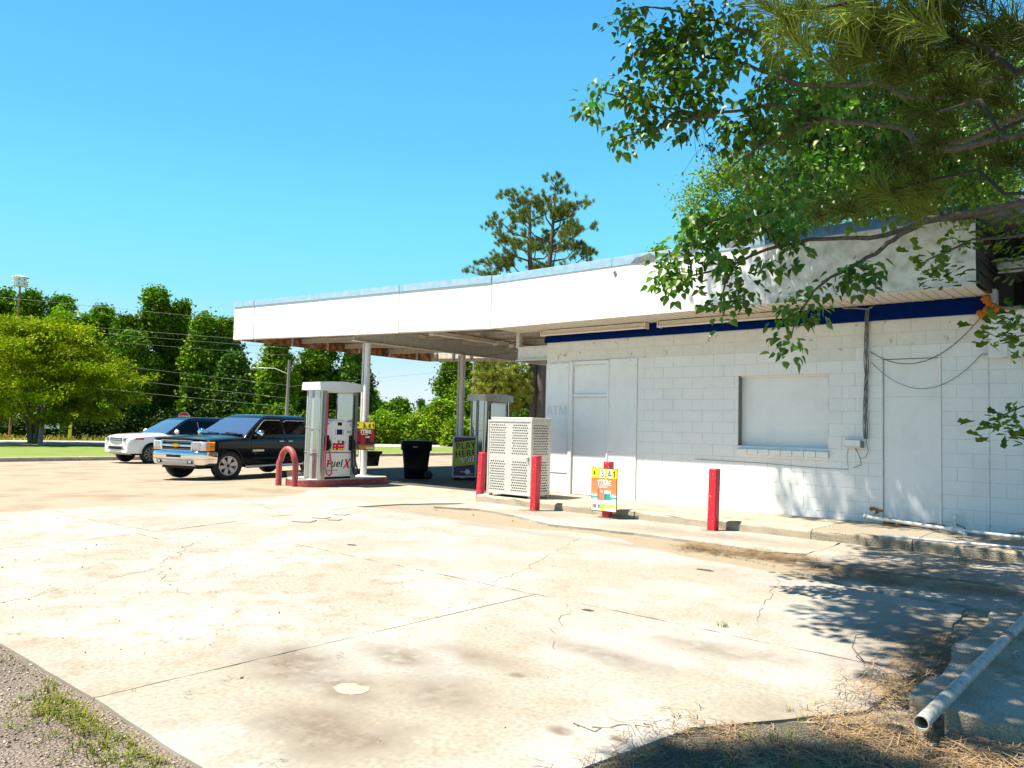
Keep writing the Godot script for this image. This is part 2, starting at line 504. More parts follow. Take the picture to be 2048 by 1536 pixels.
# ---------------------------------------------------------------- the setting
# concrete of the forecourt, one centimetre to the pixel
func lot_texture() -> ImageTexture:
	var w := 1440
	var h := 980
	var n1 := noise(0.006, 4, 201).get_image(w, h).get_data()
	var n2 := noise(0.022, 4, 202).get_image(w, h).get_data()
	var n3 := noise(0.24, 3, 203).get_image(w, h).get_data()
	var n4 := noise(0.055, 3, 204).get_image(w, h).get_data()
	# stains: x, z, radius x, radius z, strength
	var stains := [[-4.1, 10.0, 0.5, 0.35, 0.9], [-3.55, 10.05, 0.5, 0.28, 0.75], [-3.15, 9.75, 0.45, 0.3, 0.75], [-3.15, 10.45, 0.5, 0.3, 1.0], [-3.75, 9.45, 0.45, 0.22, 0.8], [-3.4, 9.1, 0.5, 0.18, 0.7], [-2.9, 8.45, 0.55, 0.16, 0.7], [-2.45, 7.85, 0.4, 0.2, 0.75], [-2.65, 8.55, 0.3, 0.14, 0.6], [-2.0, 7.7, 0.3, 0.2, 0.5], [-2.5, 6.7, 0.3, 0.3, 0.35],
		[-9.6, 3.9, 0.9, 0.35, 0.6], [-8.6, 3.85, 0.8, 0.3, 0.55], [-9.5, 4.7, 0.7, 0.4, 0.4], [-7.2, 4.3, 1.4, 0.18, 0.5], [-5.2, 4.2, 0.9, 0.2, 0.5], [-6.0, 2.6, 1.2, 0.4, 0.5], [-8.4, 2.5, 1.0, 0.4, 0.55], [-4.6, 2.5, 1.0, 0.4, 0.6], [-2.2, 3.4, 1.2, 0.8, 0.8], [-1.4, 6.4, 0.5, 1.4, 0.8], [-1.6, 8.7, 0.3, 0.3, 0.5], [-3.0, 5.0, 1.2, 0.5, 0.3], [-2.3, 9.69, 0.07, 0.05, 1.4], [-2.05, 9.57, 0.06, 0.04, 1.3], [-3.0, 9.2, 0.06, 0.05, 1.3]]
	var spots := [[-3.66, 7.53, 0.05, 0.035], [-3.84, 5.09, 0.10, 0.05], [-7.6, 6.9, 0.08, 0.04]]
	var o := PackedByteArray()
	o.resize(w * h * 3)
	var lut := PackedByteArray()
	lut.resize(1025)
	for i in 1025:
		var c := i / 1024.0
		lut[i] = int(clampf((1.055 * pow(c, 1.0 / 2.4) - 0.055) if c > 0.0031308 else c * 12.92, 0.0, 1.0) * 255.0)
	var smap := PackedFloat32Array()
	smap.resize(w * h)
	for s in stains:
		var cx := int((s[0] + 13.6) * 100.0)
		var cz := int((s[1] - 1.6) * 100.0)
		var rx := int(s[2] * 190.0)
		var rz := int(s[3] * 190.0)
		for y in range(maxi(cz - rz, 0), mini(cz + rz, h)):
			for x in range(maxi(cx - rx, 0), mini(cx + rx, w)):
				var dx: float = (x - cx) / (s[2] * 100.0)
				var dz: float = (y - cz) / (s[3] * 100.0)
				var k := y * w + x
				var d := sqrt(dx * dx + dz * dz) + (n4[k] + n2[k] - 255) / 300.0
				if d < 1.3:
					smap[k] = maxf(smap[k], s[4] * clampf((1.3 - d) / 1.05, 0.0, 1.0))
	for y in h:
		var z := 1.6 + y * 0.01
		for x in w:
			var k := y * w + x
			var wx := -13.6 + x * 0.01
			var t := clampf((n2[k] + n4[k] * 0.6 - 205.0) / 130.0, 0.0, 1.0) * (0.75 if wx < -4.3 and z > 7.4 else 0.45)
			var s := smap[k]
			var wh := clampf((n1[k] - 90.0) / 90.0, 0.0, 1.0)
			var r := lerpf(0.290, 0.335, wh)
			var g := lerpf(0.260, 0.318, wh)
			var b := lerpf(0.208, 0.282, wh)
			r = lerpf(r, 0.245, t)
			g = lerpf(g, 0.185, t)
			b = lerpf(b, 0.118, t)
			s *= 0.25 + 1.0 * clampf((n4[k] * 0.55 + n3[k] * 0.55 - 75.0) / 110.0, 0.0, 1.0)
			r = lerpf(r, 0.150, minf(s, 1.0))
			g = lerpf(g, 0.116, minf(s, 1.0))
			b = lerpf(b, 0.082, minf(s, 1.0))
			var f := 0.66 + n3[k] / 255.0 * 0.58
			o[k * 3] = lut[int(minf(r * f, 1.0) * 1024.0)]
			o[k * 3 + 1] = lut[int(minf(g * f, 1.0) * 1024.0)]
			o[k * 3 + 2] = lut[int(minf(b * f, 1.0) * 1024.0)]
	for s in spots:
		for y in range(int((s[1] - 1.6 - s[3] * 1.5) * 100.0), int((s[1] - 1.6 + s[3] * 1.5) * 100.0)):
			for x in range(int((s[0] + 13.6 - s[2] * 1.5) * 100.0), int((s[0] + 13.6 + s[2] * 1.5) * 100.0)):
				var dx: float = (x / 100.0 - 13.6 - s[0]) / s[2]
				var dz: float = (y / 100.0 + 1.6 - s[1]) / s[3]
				var k := y * w + x
				if dx * dx + dz * dz < 0.75 + n4[k] / 400.0:
					for c in 3: o[k * 3 + c] = int(o[k * 3 + c] * 0.42)
	return ImageTexture.create_from_image(Image.create_from_data(w, h, false, Image.FORMAT_RGB8, o))

# a slab of concrete with a slightly ragged outline
func slab(pts: Array, top: float, thick: float, m: Material, parent: Node3D, rough_edge := 0.014, called := "slab", gap := 0.006) -> MeshInstance3D:
	var p := poly2(pts)
	if Geometry2D.is_polygon_clockwise(p): p.reverse()
	if gap > 0.0:
		var sh := Geometry2D.offset_polygon(p, -gap)
		if sh.size() > 0: p = sh[0]
	var q := PackedVector2Array()
	for i in p.size():
		var a := p[i]
		var b := p[(i + 1) % p.size()]
		var n := maxi(1, int(a.distance_to(b) / 0.16))
		for k in n:
			var v := a.lerp(b, float(k) / n)
			if k > 0: v += Vector2(rng.randf_range(-1, 1), rng.randf_range(-1, 1)) * rough_edge
			q.append(v)
	var idx := Geometry2D.triangulate_polygon(q)
	var st := S()
	var uv := func(v: Vector2) -> Vector2: return Vector2((v.x + 13.6) / 14.4, (v.y - 1.6) / 9.8)
	for i in range(0, idx.size(), 3):
		var t := [q[idx[i]], q[idx[i + 1]], q[idx[i + 2]]]
		if (t[1] - t[0]).cross(t[2] - t[0]) < 0.0: t = [t[0], t[2], t[1]]
		for v in t:
			st.set_uv(uv.call(v))
			st.add_vertex(Vector3(v.x, top, v.y))
	for i in q.size():
		var a := q[i]
		var b := q[(i + 1) % q.size()]
		var e := (b - a).normalized()
		var inn := Vector2(-e.y, e.x) * 0.008
		st.set_uv(uv.call(a))
		face(st, [Vector3(a.x, top - thick, a.y), Vector3(b.x, top - thick, b.y), Vector3(b.x, top, b.y), Vector3(a.x, top, a.y)], Vector3(-inn.x, 0, -inn.y))
	return obj(called, st, m, parent)

# a sheet in the ground that follows the fall of the lot along x
func sheet(called: String, x0: float, x1: float, z0: float, z1: float, lift: float, m: Material, step := 1.5) -> MeshInstance3D:
	var st := S(true)
	var n := maxi(1, int((x1 - x0) / step))
	for i in n:
		var a := lerpf(x0, x1, float(i) / n)
		var b := lerpf(x0, x1, float(i + 1) / n)
		face(st, [Vector3(a, lvl(a) + lift, z0), Vector3(b, lvl(b) + lift, z0), Vector3(b, lvl(b) + lift, z1), Vector3(a, lvl(a) + lift, z1)], Vector3.UP)
	return structure(called, st, m)

func build_setting() -> void:
	var st := S()
	face(st, [Vector3(-900, -0.62, -900), Vector3(900, -0.62, -900), Vector3(900, -0.62, 900), Vector3(-900, -0.62, 900)], Vector3.UP)
	structure("ground", st, M.lawn)
	sheet("soil", -13.5, 30.0, -40.0, 40.0, -0.022, M.strip_gravel, 50.0)
	sheet("asphalt_lot", -35.4, -13.2, -60.0, 60.0, -0.006, M.asphalt, 1.2)
	# concrete kerb between lot and verge, in cast lengths
	var kerb := setting("kerb")
	for i in 40:
		var z := -60.0 + i * 3.0
		one_box("kerb_stone", Vector3(-35.55, lvl(-35.5) + 0.02, z + 1.5), Vector3(0.3, 0.30, 2.985), M.pavement, kerb, 0.03)
	sheet("verge", -60.0, -35.7, -90.0, 90.0, 0.075, M.lawn, 30.0)
	st = S()
	var d := Vector3(6.5, 0, -30.0)
	var pn := Vector3(-54.0, -0.365, 0.0)
	var pf := Vector3(-63.5, -0.365, -2.0)
	face(st, [pn - d * 5.0, pn + d * 5.0, pf + d * 5.0, pf - d * 5.0], Vector3.UP)
	structure("road", st, M.road)
	# forecourt slabs
	var lt := StandardMaterial3D.new()
	lt.resource_name = "forecourt"
	lt.albedo_texture = lot_texture()
	lt.texture_repeat = false
	lt.roughness = 0.9
	lt.detail_enabled = true
	lt.detail_albedo = ramp(noise(0.07, 5, 211), 1024, [0.0, 0.3, 0.5, 1.0], [Color(0.42, 0.36, 0.30), Color(0.78, 0.74, 0.69), Color(1, 1, 1), Color(1, 1, 1)])
	lt.detail_blend_mode = BaseMaterial3D.BLEND_MODE_MUL
	lt.detail_uv_layer = BaseMaterial3D.DETAIL_UV_2
	lt.uv2_triplanar = true
	lt.uv2_world_triplanar = true
	lt.uv2_scale = Vector3.ONE / 1.7
	M.forecourt = lt
	var lot := setting("concrete_lot")
	slab([-13.45, 11.3, -13.45, 3.9, -14.3, 2.9, -14.6, 1.9, -10.3, 1.9, -10.95, 3.2, -11.05, 4.2, -10.75, 5.2, -10.6, 6.4, -10.3, 7.3, -10.05, 8.4, -9.85, 9.6, -9.7, 11.3], LOT, 0.1, lt, lot)
	slab([-14.9, 1.9, -14.9, 0.1, -10.2, -0.1, -10.2, 1.9], LOT, 0.1, M.pavement, lot)
	slab([-20.5, -0.2, -16.1, 0.05, -14.9, 0.1, -10.2, -0.1, -10.2, -9.0, -20.5, -9.0], LOT + 0.001, 0.2, M.canopy_shade_slab, lot)  # dark colour carries the shade under the canopy, not oil
	slab([-9.7, 11.2, -9.85, 9.6, -10.05, 8.4, -9.2, 8.45, -8.7, 7.9, -8.1, 7.39, -4.322, 7.40, -4.322, 11.08], LOT, 0.1, lt, lot, 0.005, "slab", 0.004)
	slab([-4.32, 11.08, -4.32, 7.39, -1.25, 7.39, -1.28, 8.3, -1.55, 8.75, -1.85, 9.2, -2.0, 10.1, -2.2, 11.1], LOT, 0.1, lt, lot, 0.005, "slab", 0.004)
	slab([-8.1, 7.39, -8.7, 7.9, -9.2, 8.45, -10.05, 8.4, -10.3, 7.3, -10.6, 6.4, -10.75, 5.2, -11.05, 4.2, -9.9, 3.75, -8.2, 4.12, -7.2, 4.05, -6.6, 3.72, -5.7, 3.82, -5.2, 4.15, -4.2, 4.5, -3.3, 4.6, -2.3, 4.9, -1.4, 5.0, -1.2, 7.39], LOT, 0.1, lt, lot, 0.025)
	slab([-10.3, 1.9, -10.3, 1.72, -3.5, 1.72, -3.45, 3.1, -3.9, 3.4, -4.7, 3.25, -5.6, 3.22, -6.4, 3.28, -7.3, 3.42, -8.4, 2.95, -9.4, 2.75, -10.2, 3.1], LOT + 0.012, 0.1, lt, lot, 0.03)
	slab([-3.5, 1.72, 0.7, 1.72, 0.7, 3.2, -1.2, 3.5, -2.4, 3.7, -3.3, 3.95, -3.45, 3.1], LOT + 0.01, 0.1, lt, lot, 0.03)
	slab([0.2, 3.6, 0.2, 5.0, -0.95, 5.0, -1.4, 4.9, -2.3, 4.75, -3.2, 4.4, -2.4, 3.8, -1.2, 3.6], LOT + 0.004, 0.1, lt, lot, 0.03)
	# broken bits along the joint by the pumps
	for p in [[-9.9, 6.05, 0.5], [-10.1, 5.6, 0.4], [-10.25, 5.1, 0.35], [-9.75, 5.6, 0.3]]:
		var s: float = p[2]
		var c := slab([p[0] - s * 0.5, p[1] - s * 0.2, p[0] + s * 0.2, p[1] - s * 0.35, p[0] + s * 0.5, p[1] + s * 0.1, p[0], p[1] + s * 0.4], LOT + 0.012, 0.02, lt, lot, 0.03, "broken_piece", 0.0)
	# hairline cracks
	var ck := S()
	for c in [[-8.9, 8.2, -7.6, 9.3, 0.006], [-7.6, 9.3, -6.9, 10.9, 0.004], [-7.6, 9.3, -6.3, 9.6, 0.004], [-12.9, 5.2, -10.7, 5.8, 0.008], [-6.2, 4.1, -5.4, 5.9, 0.005], [-5.4, 5.9, -4.9, 7.3, 0.004], [-3.9, 7.5, -3.2, 8.6, 0.004], [-2.3, 9.6, -1.95, 9.3, 0.006], [-9.2, 5.4, -8.1, 5.1, 0.004], [-12.6, 8.4, -10.2, 8.2, 0.006], [-3.1, 5.0, -2.5, 6.9, 0.004]]:
		var n := 14
		var last := Vector2(c[0], c[1])
		for k in range(1, n + 1):
			var p := Vector2(c[0], c[1]).lerp(Vector2(c[2], c[3]), k / float(n)) + Vector2(rng.randfn(0, 0.035), rng.randfn(0, 0.035))
			var nn: Vector2 = (p - last).orthogonal().normalized() * c[4] * rng.randf_range(0.4, 1.0)
			if rng.randf() < 0.85:
				face(ck, [Vector3(last.x - nn.x, LOT + 0.003, last.y - nn.y), Vector3(last.x + nn.x, LOT + 0.003, last.y + nn.y), Vector3(p.x + nn.x * 0.7, LOT + 0.003, p.y + nn.y * 0.7), Vector3(p.x - nn.x * 0.7, LOT + 0.003, p.y - nn.y * 0.7)], Vector3.UP)
			last = p
	obj("crack", ck, M.dirt, lot).set_meta("kind", "stuff")
	# loose patch of white mortar
	slab([-3.60, 10.03, -3.55, 9.97, -3.49, 9.98, -3.45, 9.94, -3.40, 9.99, -3.385, 10.05, -3.41, 10.10, -3.47, 10.13, -3.53, 10.12, -3.58, 10.10], LOT + 0.002, 0.004, M.pavement, lot, 0.012, "mortar_splash", 0.0)
	# gravelly shoulder in the near left corner and behind the camera
	st = S()
	face(st, [Vector3(-40, LOT - 0.018, 11.0), Vector3(12, LOT - 0.018, 11.0), Vector3(12, LOT - 0.018, 40), Vector3(-40, LOT - 0.018, 40)], Vector3.UP)
	structure("gravel_shoulder", st, M.gravel)
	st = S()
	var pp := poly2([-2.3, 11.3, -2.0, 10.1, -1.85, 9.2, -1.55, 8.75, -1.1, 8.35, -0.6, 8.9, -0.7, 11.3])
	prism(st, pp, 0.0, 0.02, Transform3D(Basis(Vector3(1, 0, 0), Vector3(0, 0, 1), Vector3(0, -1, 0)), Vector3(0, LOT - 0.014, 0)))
	structure("shaded_grit_patch", st, M.shaded_grit)  # gritty surface whose dark colour also holds the shade lying on it
	# raised pavement along the wall, cast in lengths with a worn front edge
	var walk := setting("walkway")
	var xs := [-10.42, -8.9, -6.8, -5.35, -3.9, -2.6, -1.3, 0.2, 1.6]
	for i in xs.size() - 1:
		var a: float = xs[i]
		var b: float = xs[i + 1]
		st = S()
		var prof := [[-0.2, 0.0], [0.098, 0.0], [0.098, 1.70], [0.085, 1.735], [0.06, 1.75], [-0.2, 1.76]]
		var n := 6
		for k in n:
			var xa := lerpf(a + 0.006, b - 0.006, float(k) / n)
			var xb := lerpf(a + 0.006, b - 0.006, float(k + 1) / n)
			var wob := func(x: float, j: int) -> float: return (sin(x * 7.3 + j) + sin(x * 17.1 + j * 2.0)) * 0.008 if j >= 2 else 0.0
			for j in prof.size() - 1:
				face(st, [Vector3(xa, prof[j][0], prof[j][1] + wob.call(xa, j)), Vector3(xb, prof[j][0], prof[j][1] + wob.call(xb, j)), Vector3(xb, prof[j + 1][0], prof[j + 1][1] + wob.call(xb, j + 1)), Vector3(xa, prof[j + 1][0], prof[j + 1][1] + wob.call(xa, j + 1))], Vector3(0, 1, 0.3) if j < 4 else Vector3(0, 0, 1))
		for x in [a + 0.006, b - 0.006]:
			var cap := []
			for q in prof: cap.append(Vector3(x, q[0], q[1]))
			face(st, cap, Vector3(-1 if x < (a + b) / 2 else 1, 0, 0))
		obj("slab", st, M.pavement if i < 3 else M.moss_shade_kerb if i > 3 else M.pavement, walk)  # right-hand lengths: moss, with tree shade also put into the darker colour
	# concrete pad in the near right corner, its left edge broken
	var pad := setting("concrete_pad")
	slab([-1.17, 5.1, -1.1, 5.9, -1.16, 6.7, -1.08, 7.4, -1.12, 8.1, -0.75, 8.25, 0.4, 8.3, 1.9, 8.4, 1.9, 5.0], LOT + 0.075, 0.2, M.pavement, pad, 0.025, "slab", 0.0)
	E_ground_litter()

func E_ground_litter() -> void:
	# blades and straw are past counting
	var blade := S()
	for i in 7:
		var a := rng.randf() * TAU
		var l := rng.randf_range(0.05, 0.11)
		var d := Vector3(cos(a), 0, sin(a))
		var w := Vector3(-d.z, 0, d.x) * 0.003
		var b := Vector3(rng.randf_range(-0.03, 0.03), 0, rng.randf_range(-0.03, 0.03))
		var m := b + d * l * 0.35 + Vector3(0, l * 0.7, 0)
		var t := b + d * l * 0.9 + Vector3(0, l * 0.75, 0)
		face(blade, [b - w, b + w, m + w * 0.8, m - w * 0.8], Vector3(0, 1, 0))
		face(blade, [m - w * 0.8, m + w * 0.8, t], Vector3(0, 1, 0))
	blade.generate_normals()
	var tuft := blade.commit()
	var straw := S()
	for i in 10:
		var a := rng.randf() * TAU
		var l := rng.randf_range(0.06, 0.13)
		var d := Vector3(cos(a), rng.randf_range(-0.05, 0.12), sin(a)) * l
		var b := Vector3(rng.randf_range(-0.08, 0.08), rng.randf_range(0.002, 0.014), rng.randf_range(-0.08, 0.08))
		var w := Vector3(-d.z, 0, d.x).normalized() * 0.0016
		face(straw, [b - w, b + w, b + d + w, b + d - w], Vector3.UP)
	straw.generate_normals()
	var needles := straw.commit()
	var stone := S()
	cbox(stone, Vector3.ZERO, Vector3(0.02, 0.012, 0.016), 0.005)
	stone.generate_normals()
	var pebble := stone.commit()
	leaf_mat("grass_blade", Color(0.17, 0.205, 0.035), Color(0.3, 0.36, 0.08), 0.6)
	leaf_mat("straw", Color(0.30, 0.215, 0.125), Color(0.1, 0.07, 0.03), 0.7)
	pm("pebble", Color(0.34, 0.28, 0.22), 0.85).vertex_color_use_as_albedo = true
	var g := []
	var gt := []
	var add_grass := func(x: float, z: float, y: float, s: float) -> void:
		g.append(Transform3D(Basis(Vector3.UP, rng.randf() * TAU).scaled(Vector3(s, s * rng.randf_range(0.6, 1.2), s)), Vector3(x, y, z)))
		var k := rng.randf_range(0.6, 1.3)
		gt.append(Color(k * rng.randf_range(0.9, 1.35), k, k * 0.9))
	# near left strip of weeds along the slab edge
	for i in 300:
		var t := rng.randf()
		var x := lerpf(-4.5, -2.7, t * t * 0.6 + t * 0.4) + rng.randfn(0, 0.14)
		add_grass.call(x, 11.17 + absf(rng.randfn(0, 0.12)), LOT - 0.02, rng.randf_range(0.35, 0.85))
	for i in 60:
		add_grass.call(lerpf(-6.2, -4.3, rng.randf()), 11.12 + absf(rng.randfn(0, 0.05)), LOT - 0.02, rng.randf_range(0.2, 0.45))
	# weeds in the joints
	for seg in [[-4.32, 7.6, -4.32, 11.0, 26], [-8.0, 7.39, -1.4, 7.39, 46], [-10.2, 7.6, -11.0, 4.2, 14], [-5.2, 3.6, -3.4, 4.2, 60], [-10.2, 3.3, -5.6, 3.5, 30]]:
		for i in seg[4]:
			var t := rng.randf()
			add_grass.call(lerpf(seg[0], seg[2], t) + rng.randfn(0, 0.02), lerpf(seg[1], seg[3], t) + rng.randfn(0, 0.02), LOT - 0.02, rng.randf_range(0.18, 0.5))
	for i in 4: add_grass.call(-2.64 + rng.randfn(0, 0.03), 7.22 + rng.randfn(0, 0.03), LOT, 0.6)
	for i in 110:
		add_grass.call(rng.randf_range(-1.9, -0.3), rng.randf_range(8.5, 10.0), LOT - 0.005, rng.randf_range(0.4, 0.8))
	scatter("weed_grass", tuft, M.grass_blade, g, gt)
	var s := []
	var stt := []
	var add_straw := func(x: float, z: float, y: float) -> void:
		s.append(Transform3D(Basis(Vector3.UP, rng.randf() * TAU) * Basis(Vector3.RIGHT, rng.randfn(0, 0.12)), Vector3(x, y, z)))
		var k := rng.randf_range(0.45, 1.35)
		stt.append(Color(k, k * rng.randf_range(0.88, 1.0), k * rng.randf_range(0.8, 1.0)))
	for i in 1700:
		var z := 8.35 + 2.2 * rng.randf()
		var x := rng.randf_range(-1.5 + 0.45 * (z - 8.35) * rng.randf_range(0.5, 1.4), 1.2)
		add_straw.call(x, z, LOT + rng.randf() * 0.04)
	for i in 230:
		add_straw.call(-1.25 + rng.randfn(0, 0.11), rng.randf_range(6.2, 8.2), LOT + rng.randf() * 0.05)
	for i in 380:
		add_straw.call(rng.randf_range(-4.9, -3.2), 3.62 + rng.randfn(0, 0.16) + 0.05 * sin(i), LOT - 0.02 + rng.randf() * 0.05)
	for i in 420:
		var x := rng.randf_range(-3.2, 0.3)
		add_straw.call(x, 4.25 - (x + 3.2) * 0.1 + rng.randfn(0, 0.25), LOT + rng.randf() * 0.03)
	for i in 120: add_straw.call(rng.randf_range(-1.1, 1.2), rng.randf_range(5.2, 8.2), LOT + 0.078)
	for i in 260: add_straw.call(rng.randf_range(-2.0, -0.9), rng.randf_range(9.0, 11.0), LOT + 0.01)
	for i in 220: add_straw.call(rng.randf_range(-3.2, 0.4), rng.randf_range(1.8, 3.2), LOT + 0.02)
	for i in 46:
		var sx := rng.randf_range(-10.5, -2.5)
		var sz := rng.randf_range(7.5, 11.0)
		if sx > -4.3 and rng.randf() < 0.6: continue
		s.append(Transform3D(Basis(Vector3.UP, rng.randf() * TAU).scaled(Vector3(0.5, 0.3, 0.5)), Vector3(sx, LOT + 0.002, sz)))
		stt.append(Color(0.5, 0.45, 0.45))
	for c in [[-5.3, 2.05], [-7.2, 2.0], [-8.7, 2.15]]:
		for i in 12: add_straw.call(c[0] + rng.randfn(0, 0.1), c[1] + rng.randfn(0, 0.1), LOT + 0.02)
	scatter("pine_straw", needles, M.straw, s, stt)
	var q := []
	var qt := []
	for i in 620:
		var x := rng.randf_range(-13.0, -0.6)
		var z := rng.randf_range(2.0, 11.0)
		if rng.randf() < 0.45:
			x = rng.randf_range(-9.6, -4.6)
			z = rng.randf_range(7.6, 11.0)
		var k := rng.randf_range(0.3, 1.2) * (0.5 if rng.randf() < 0.5 else 1.0)
		var sc := rng.randf_range(0.15, 0.6) if rng.randf() < 0.985 else 0.9
		q.append(Transform3D(Basis.from_euler(Vector3(rng.randf() * 6, rng.randf() * 6, rng.randf() * 6)).scaled(Vector3.ONE * sc), Vector3(x, LOT + 0.004 * sc, z)))
		qt.append(Color(k, k * 0.95, k * 0.9))
	for i in 2600:
		var x := rng.randf_range(-7.5, -2.2)
		q.append(Transform3D(Basis.from_euler(Vector3(rng.randf() * 6, rng.randf() * 6, rng.randf() * 6)).scaled(Vector3.ONE * rng.randf_range(0.3, 1.0)), Vector3(x, LOT - 0.014, rng.randf_range(11.1, 12.6))))
		var k := rng.randf_range(0.4, 1.7)
		qt.append(Color(k, k * 0.96, k * 0.92))
	for i in 700:
		q.append(Transform3D(Basis.from_euler(Vector3(rng.randf() * 6, rng.randf() * 6, rng.randf() * 6)).scaled(Vector3.ONE * rng.randf_range(0.25, 0.7)), Vector3(rng.randf_range(-9.6, -4.0), LOT - 0.03, rng.randf_range(3.1, 4.0))))
		var k := rng.randf_range(0.5, 1.5)
		qt.append(Color(k, k * 0.92, k * 0.8))
	scatter("loose_gravel", pebble, M.pebble, q, qt)
	# blades over the verge, so that its skyline is not a ruled line
	g = []
	gt = []
	for i in 5200:
		var x := rng.randf_range(-52.0, -35.8)
		add_grass.call(x, rng.randf_range(-34.0, 9.0), lvl(x) + 0.07, rng.randf_range(1.4, 2.6))
	for i in 2600:
		var t := rng.randf_range(-1.0, 3.6)
		var p := Vector3(-64.5, 0, -2.0) + Vector3(6.5, 0, -30.0) * t + Vector3(-rng.randf() * 4.0, 0, 0)
		g.append(Transform3D(Basis(Vector3.UP, rng.randf() * TAU).scaled(Vector3.ONE * rng.randf_range(3.0, 8.0)), Vector3(p.x, -0.5, p.z)))
		var k := rng.randf_range(0.9, 1.7)
		gt.append(Color(k * 1.7, k * 1.15, k))
	scatter("verge_grass", tuft, M.grass_blade, g, gt)

# ---------------------------------------------------------------- the store
const COURSE := 0.2032
const UNIT := 0.4064

func block_mesh(w: float, h: float) -> ArrayMesh:
	var st := S()
	var c := 0.003
	var x := w / 2.0
	var y := h / 2.0
	var f := [Vector3(-x + c, -y + c, 0), Vector3(x - c, -y + c, 0), Vector3(x - c, y - c, 0), Vector3(-x + c, y - c, 0)]
	var e := [Vector3(-x, -y, -c), Vector3(x, -y, -c), Vector3(x, y, -c), Vector3(-x, y, -c)]
	var k := [Vector3(-x, -y, -0.03), Vector3(x, -y, -0.03), Vector3(x, y, -0.03), Vector3(-x, y, -0.03)]
	face(st, f, Vector3(0, 0, 1))
	for i in 4:
		var j := (i + 1) % 4
		var o: Vector3 = e[i] + e[j]
		face(st, [f[i], f[j], e[j], e[i]], Vector3(o.x, o.y, 0.3))
		face(st, [e[i], e[j], k[j], k[i]], Vector3(o.x, o.y, 0))
	st.generate_normals()
	return st.commit()

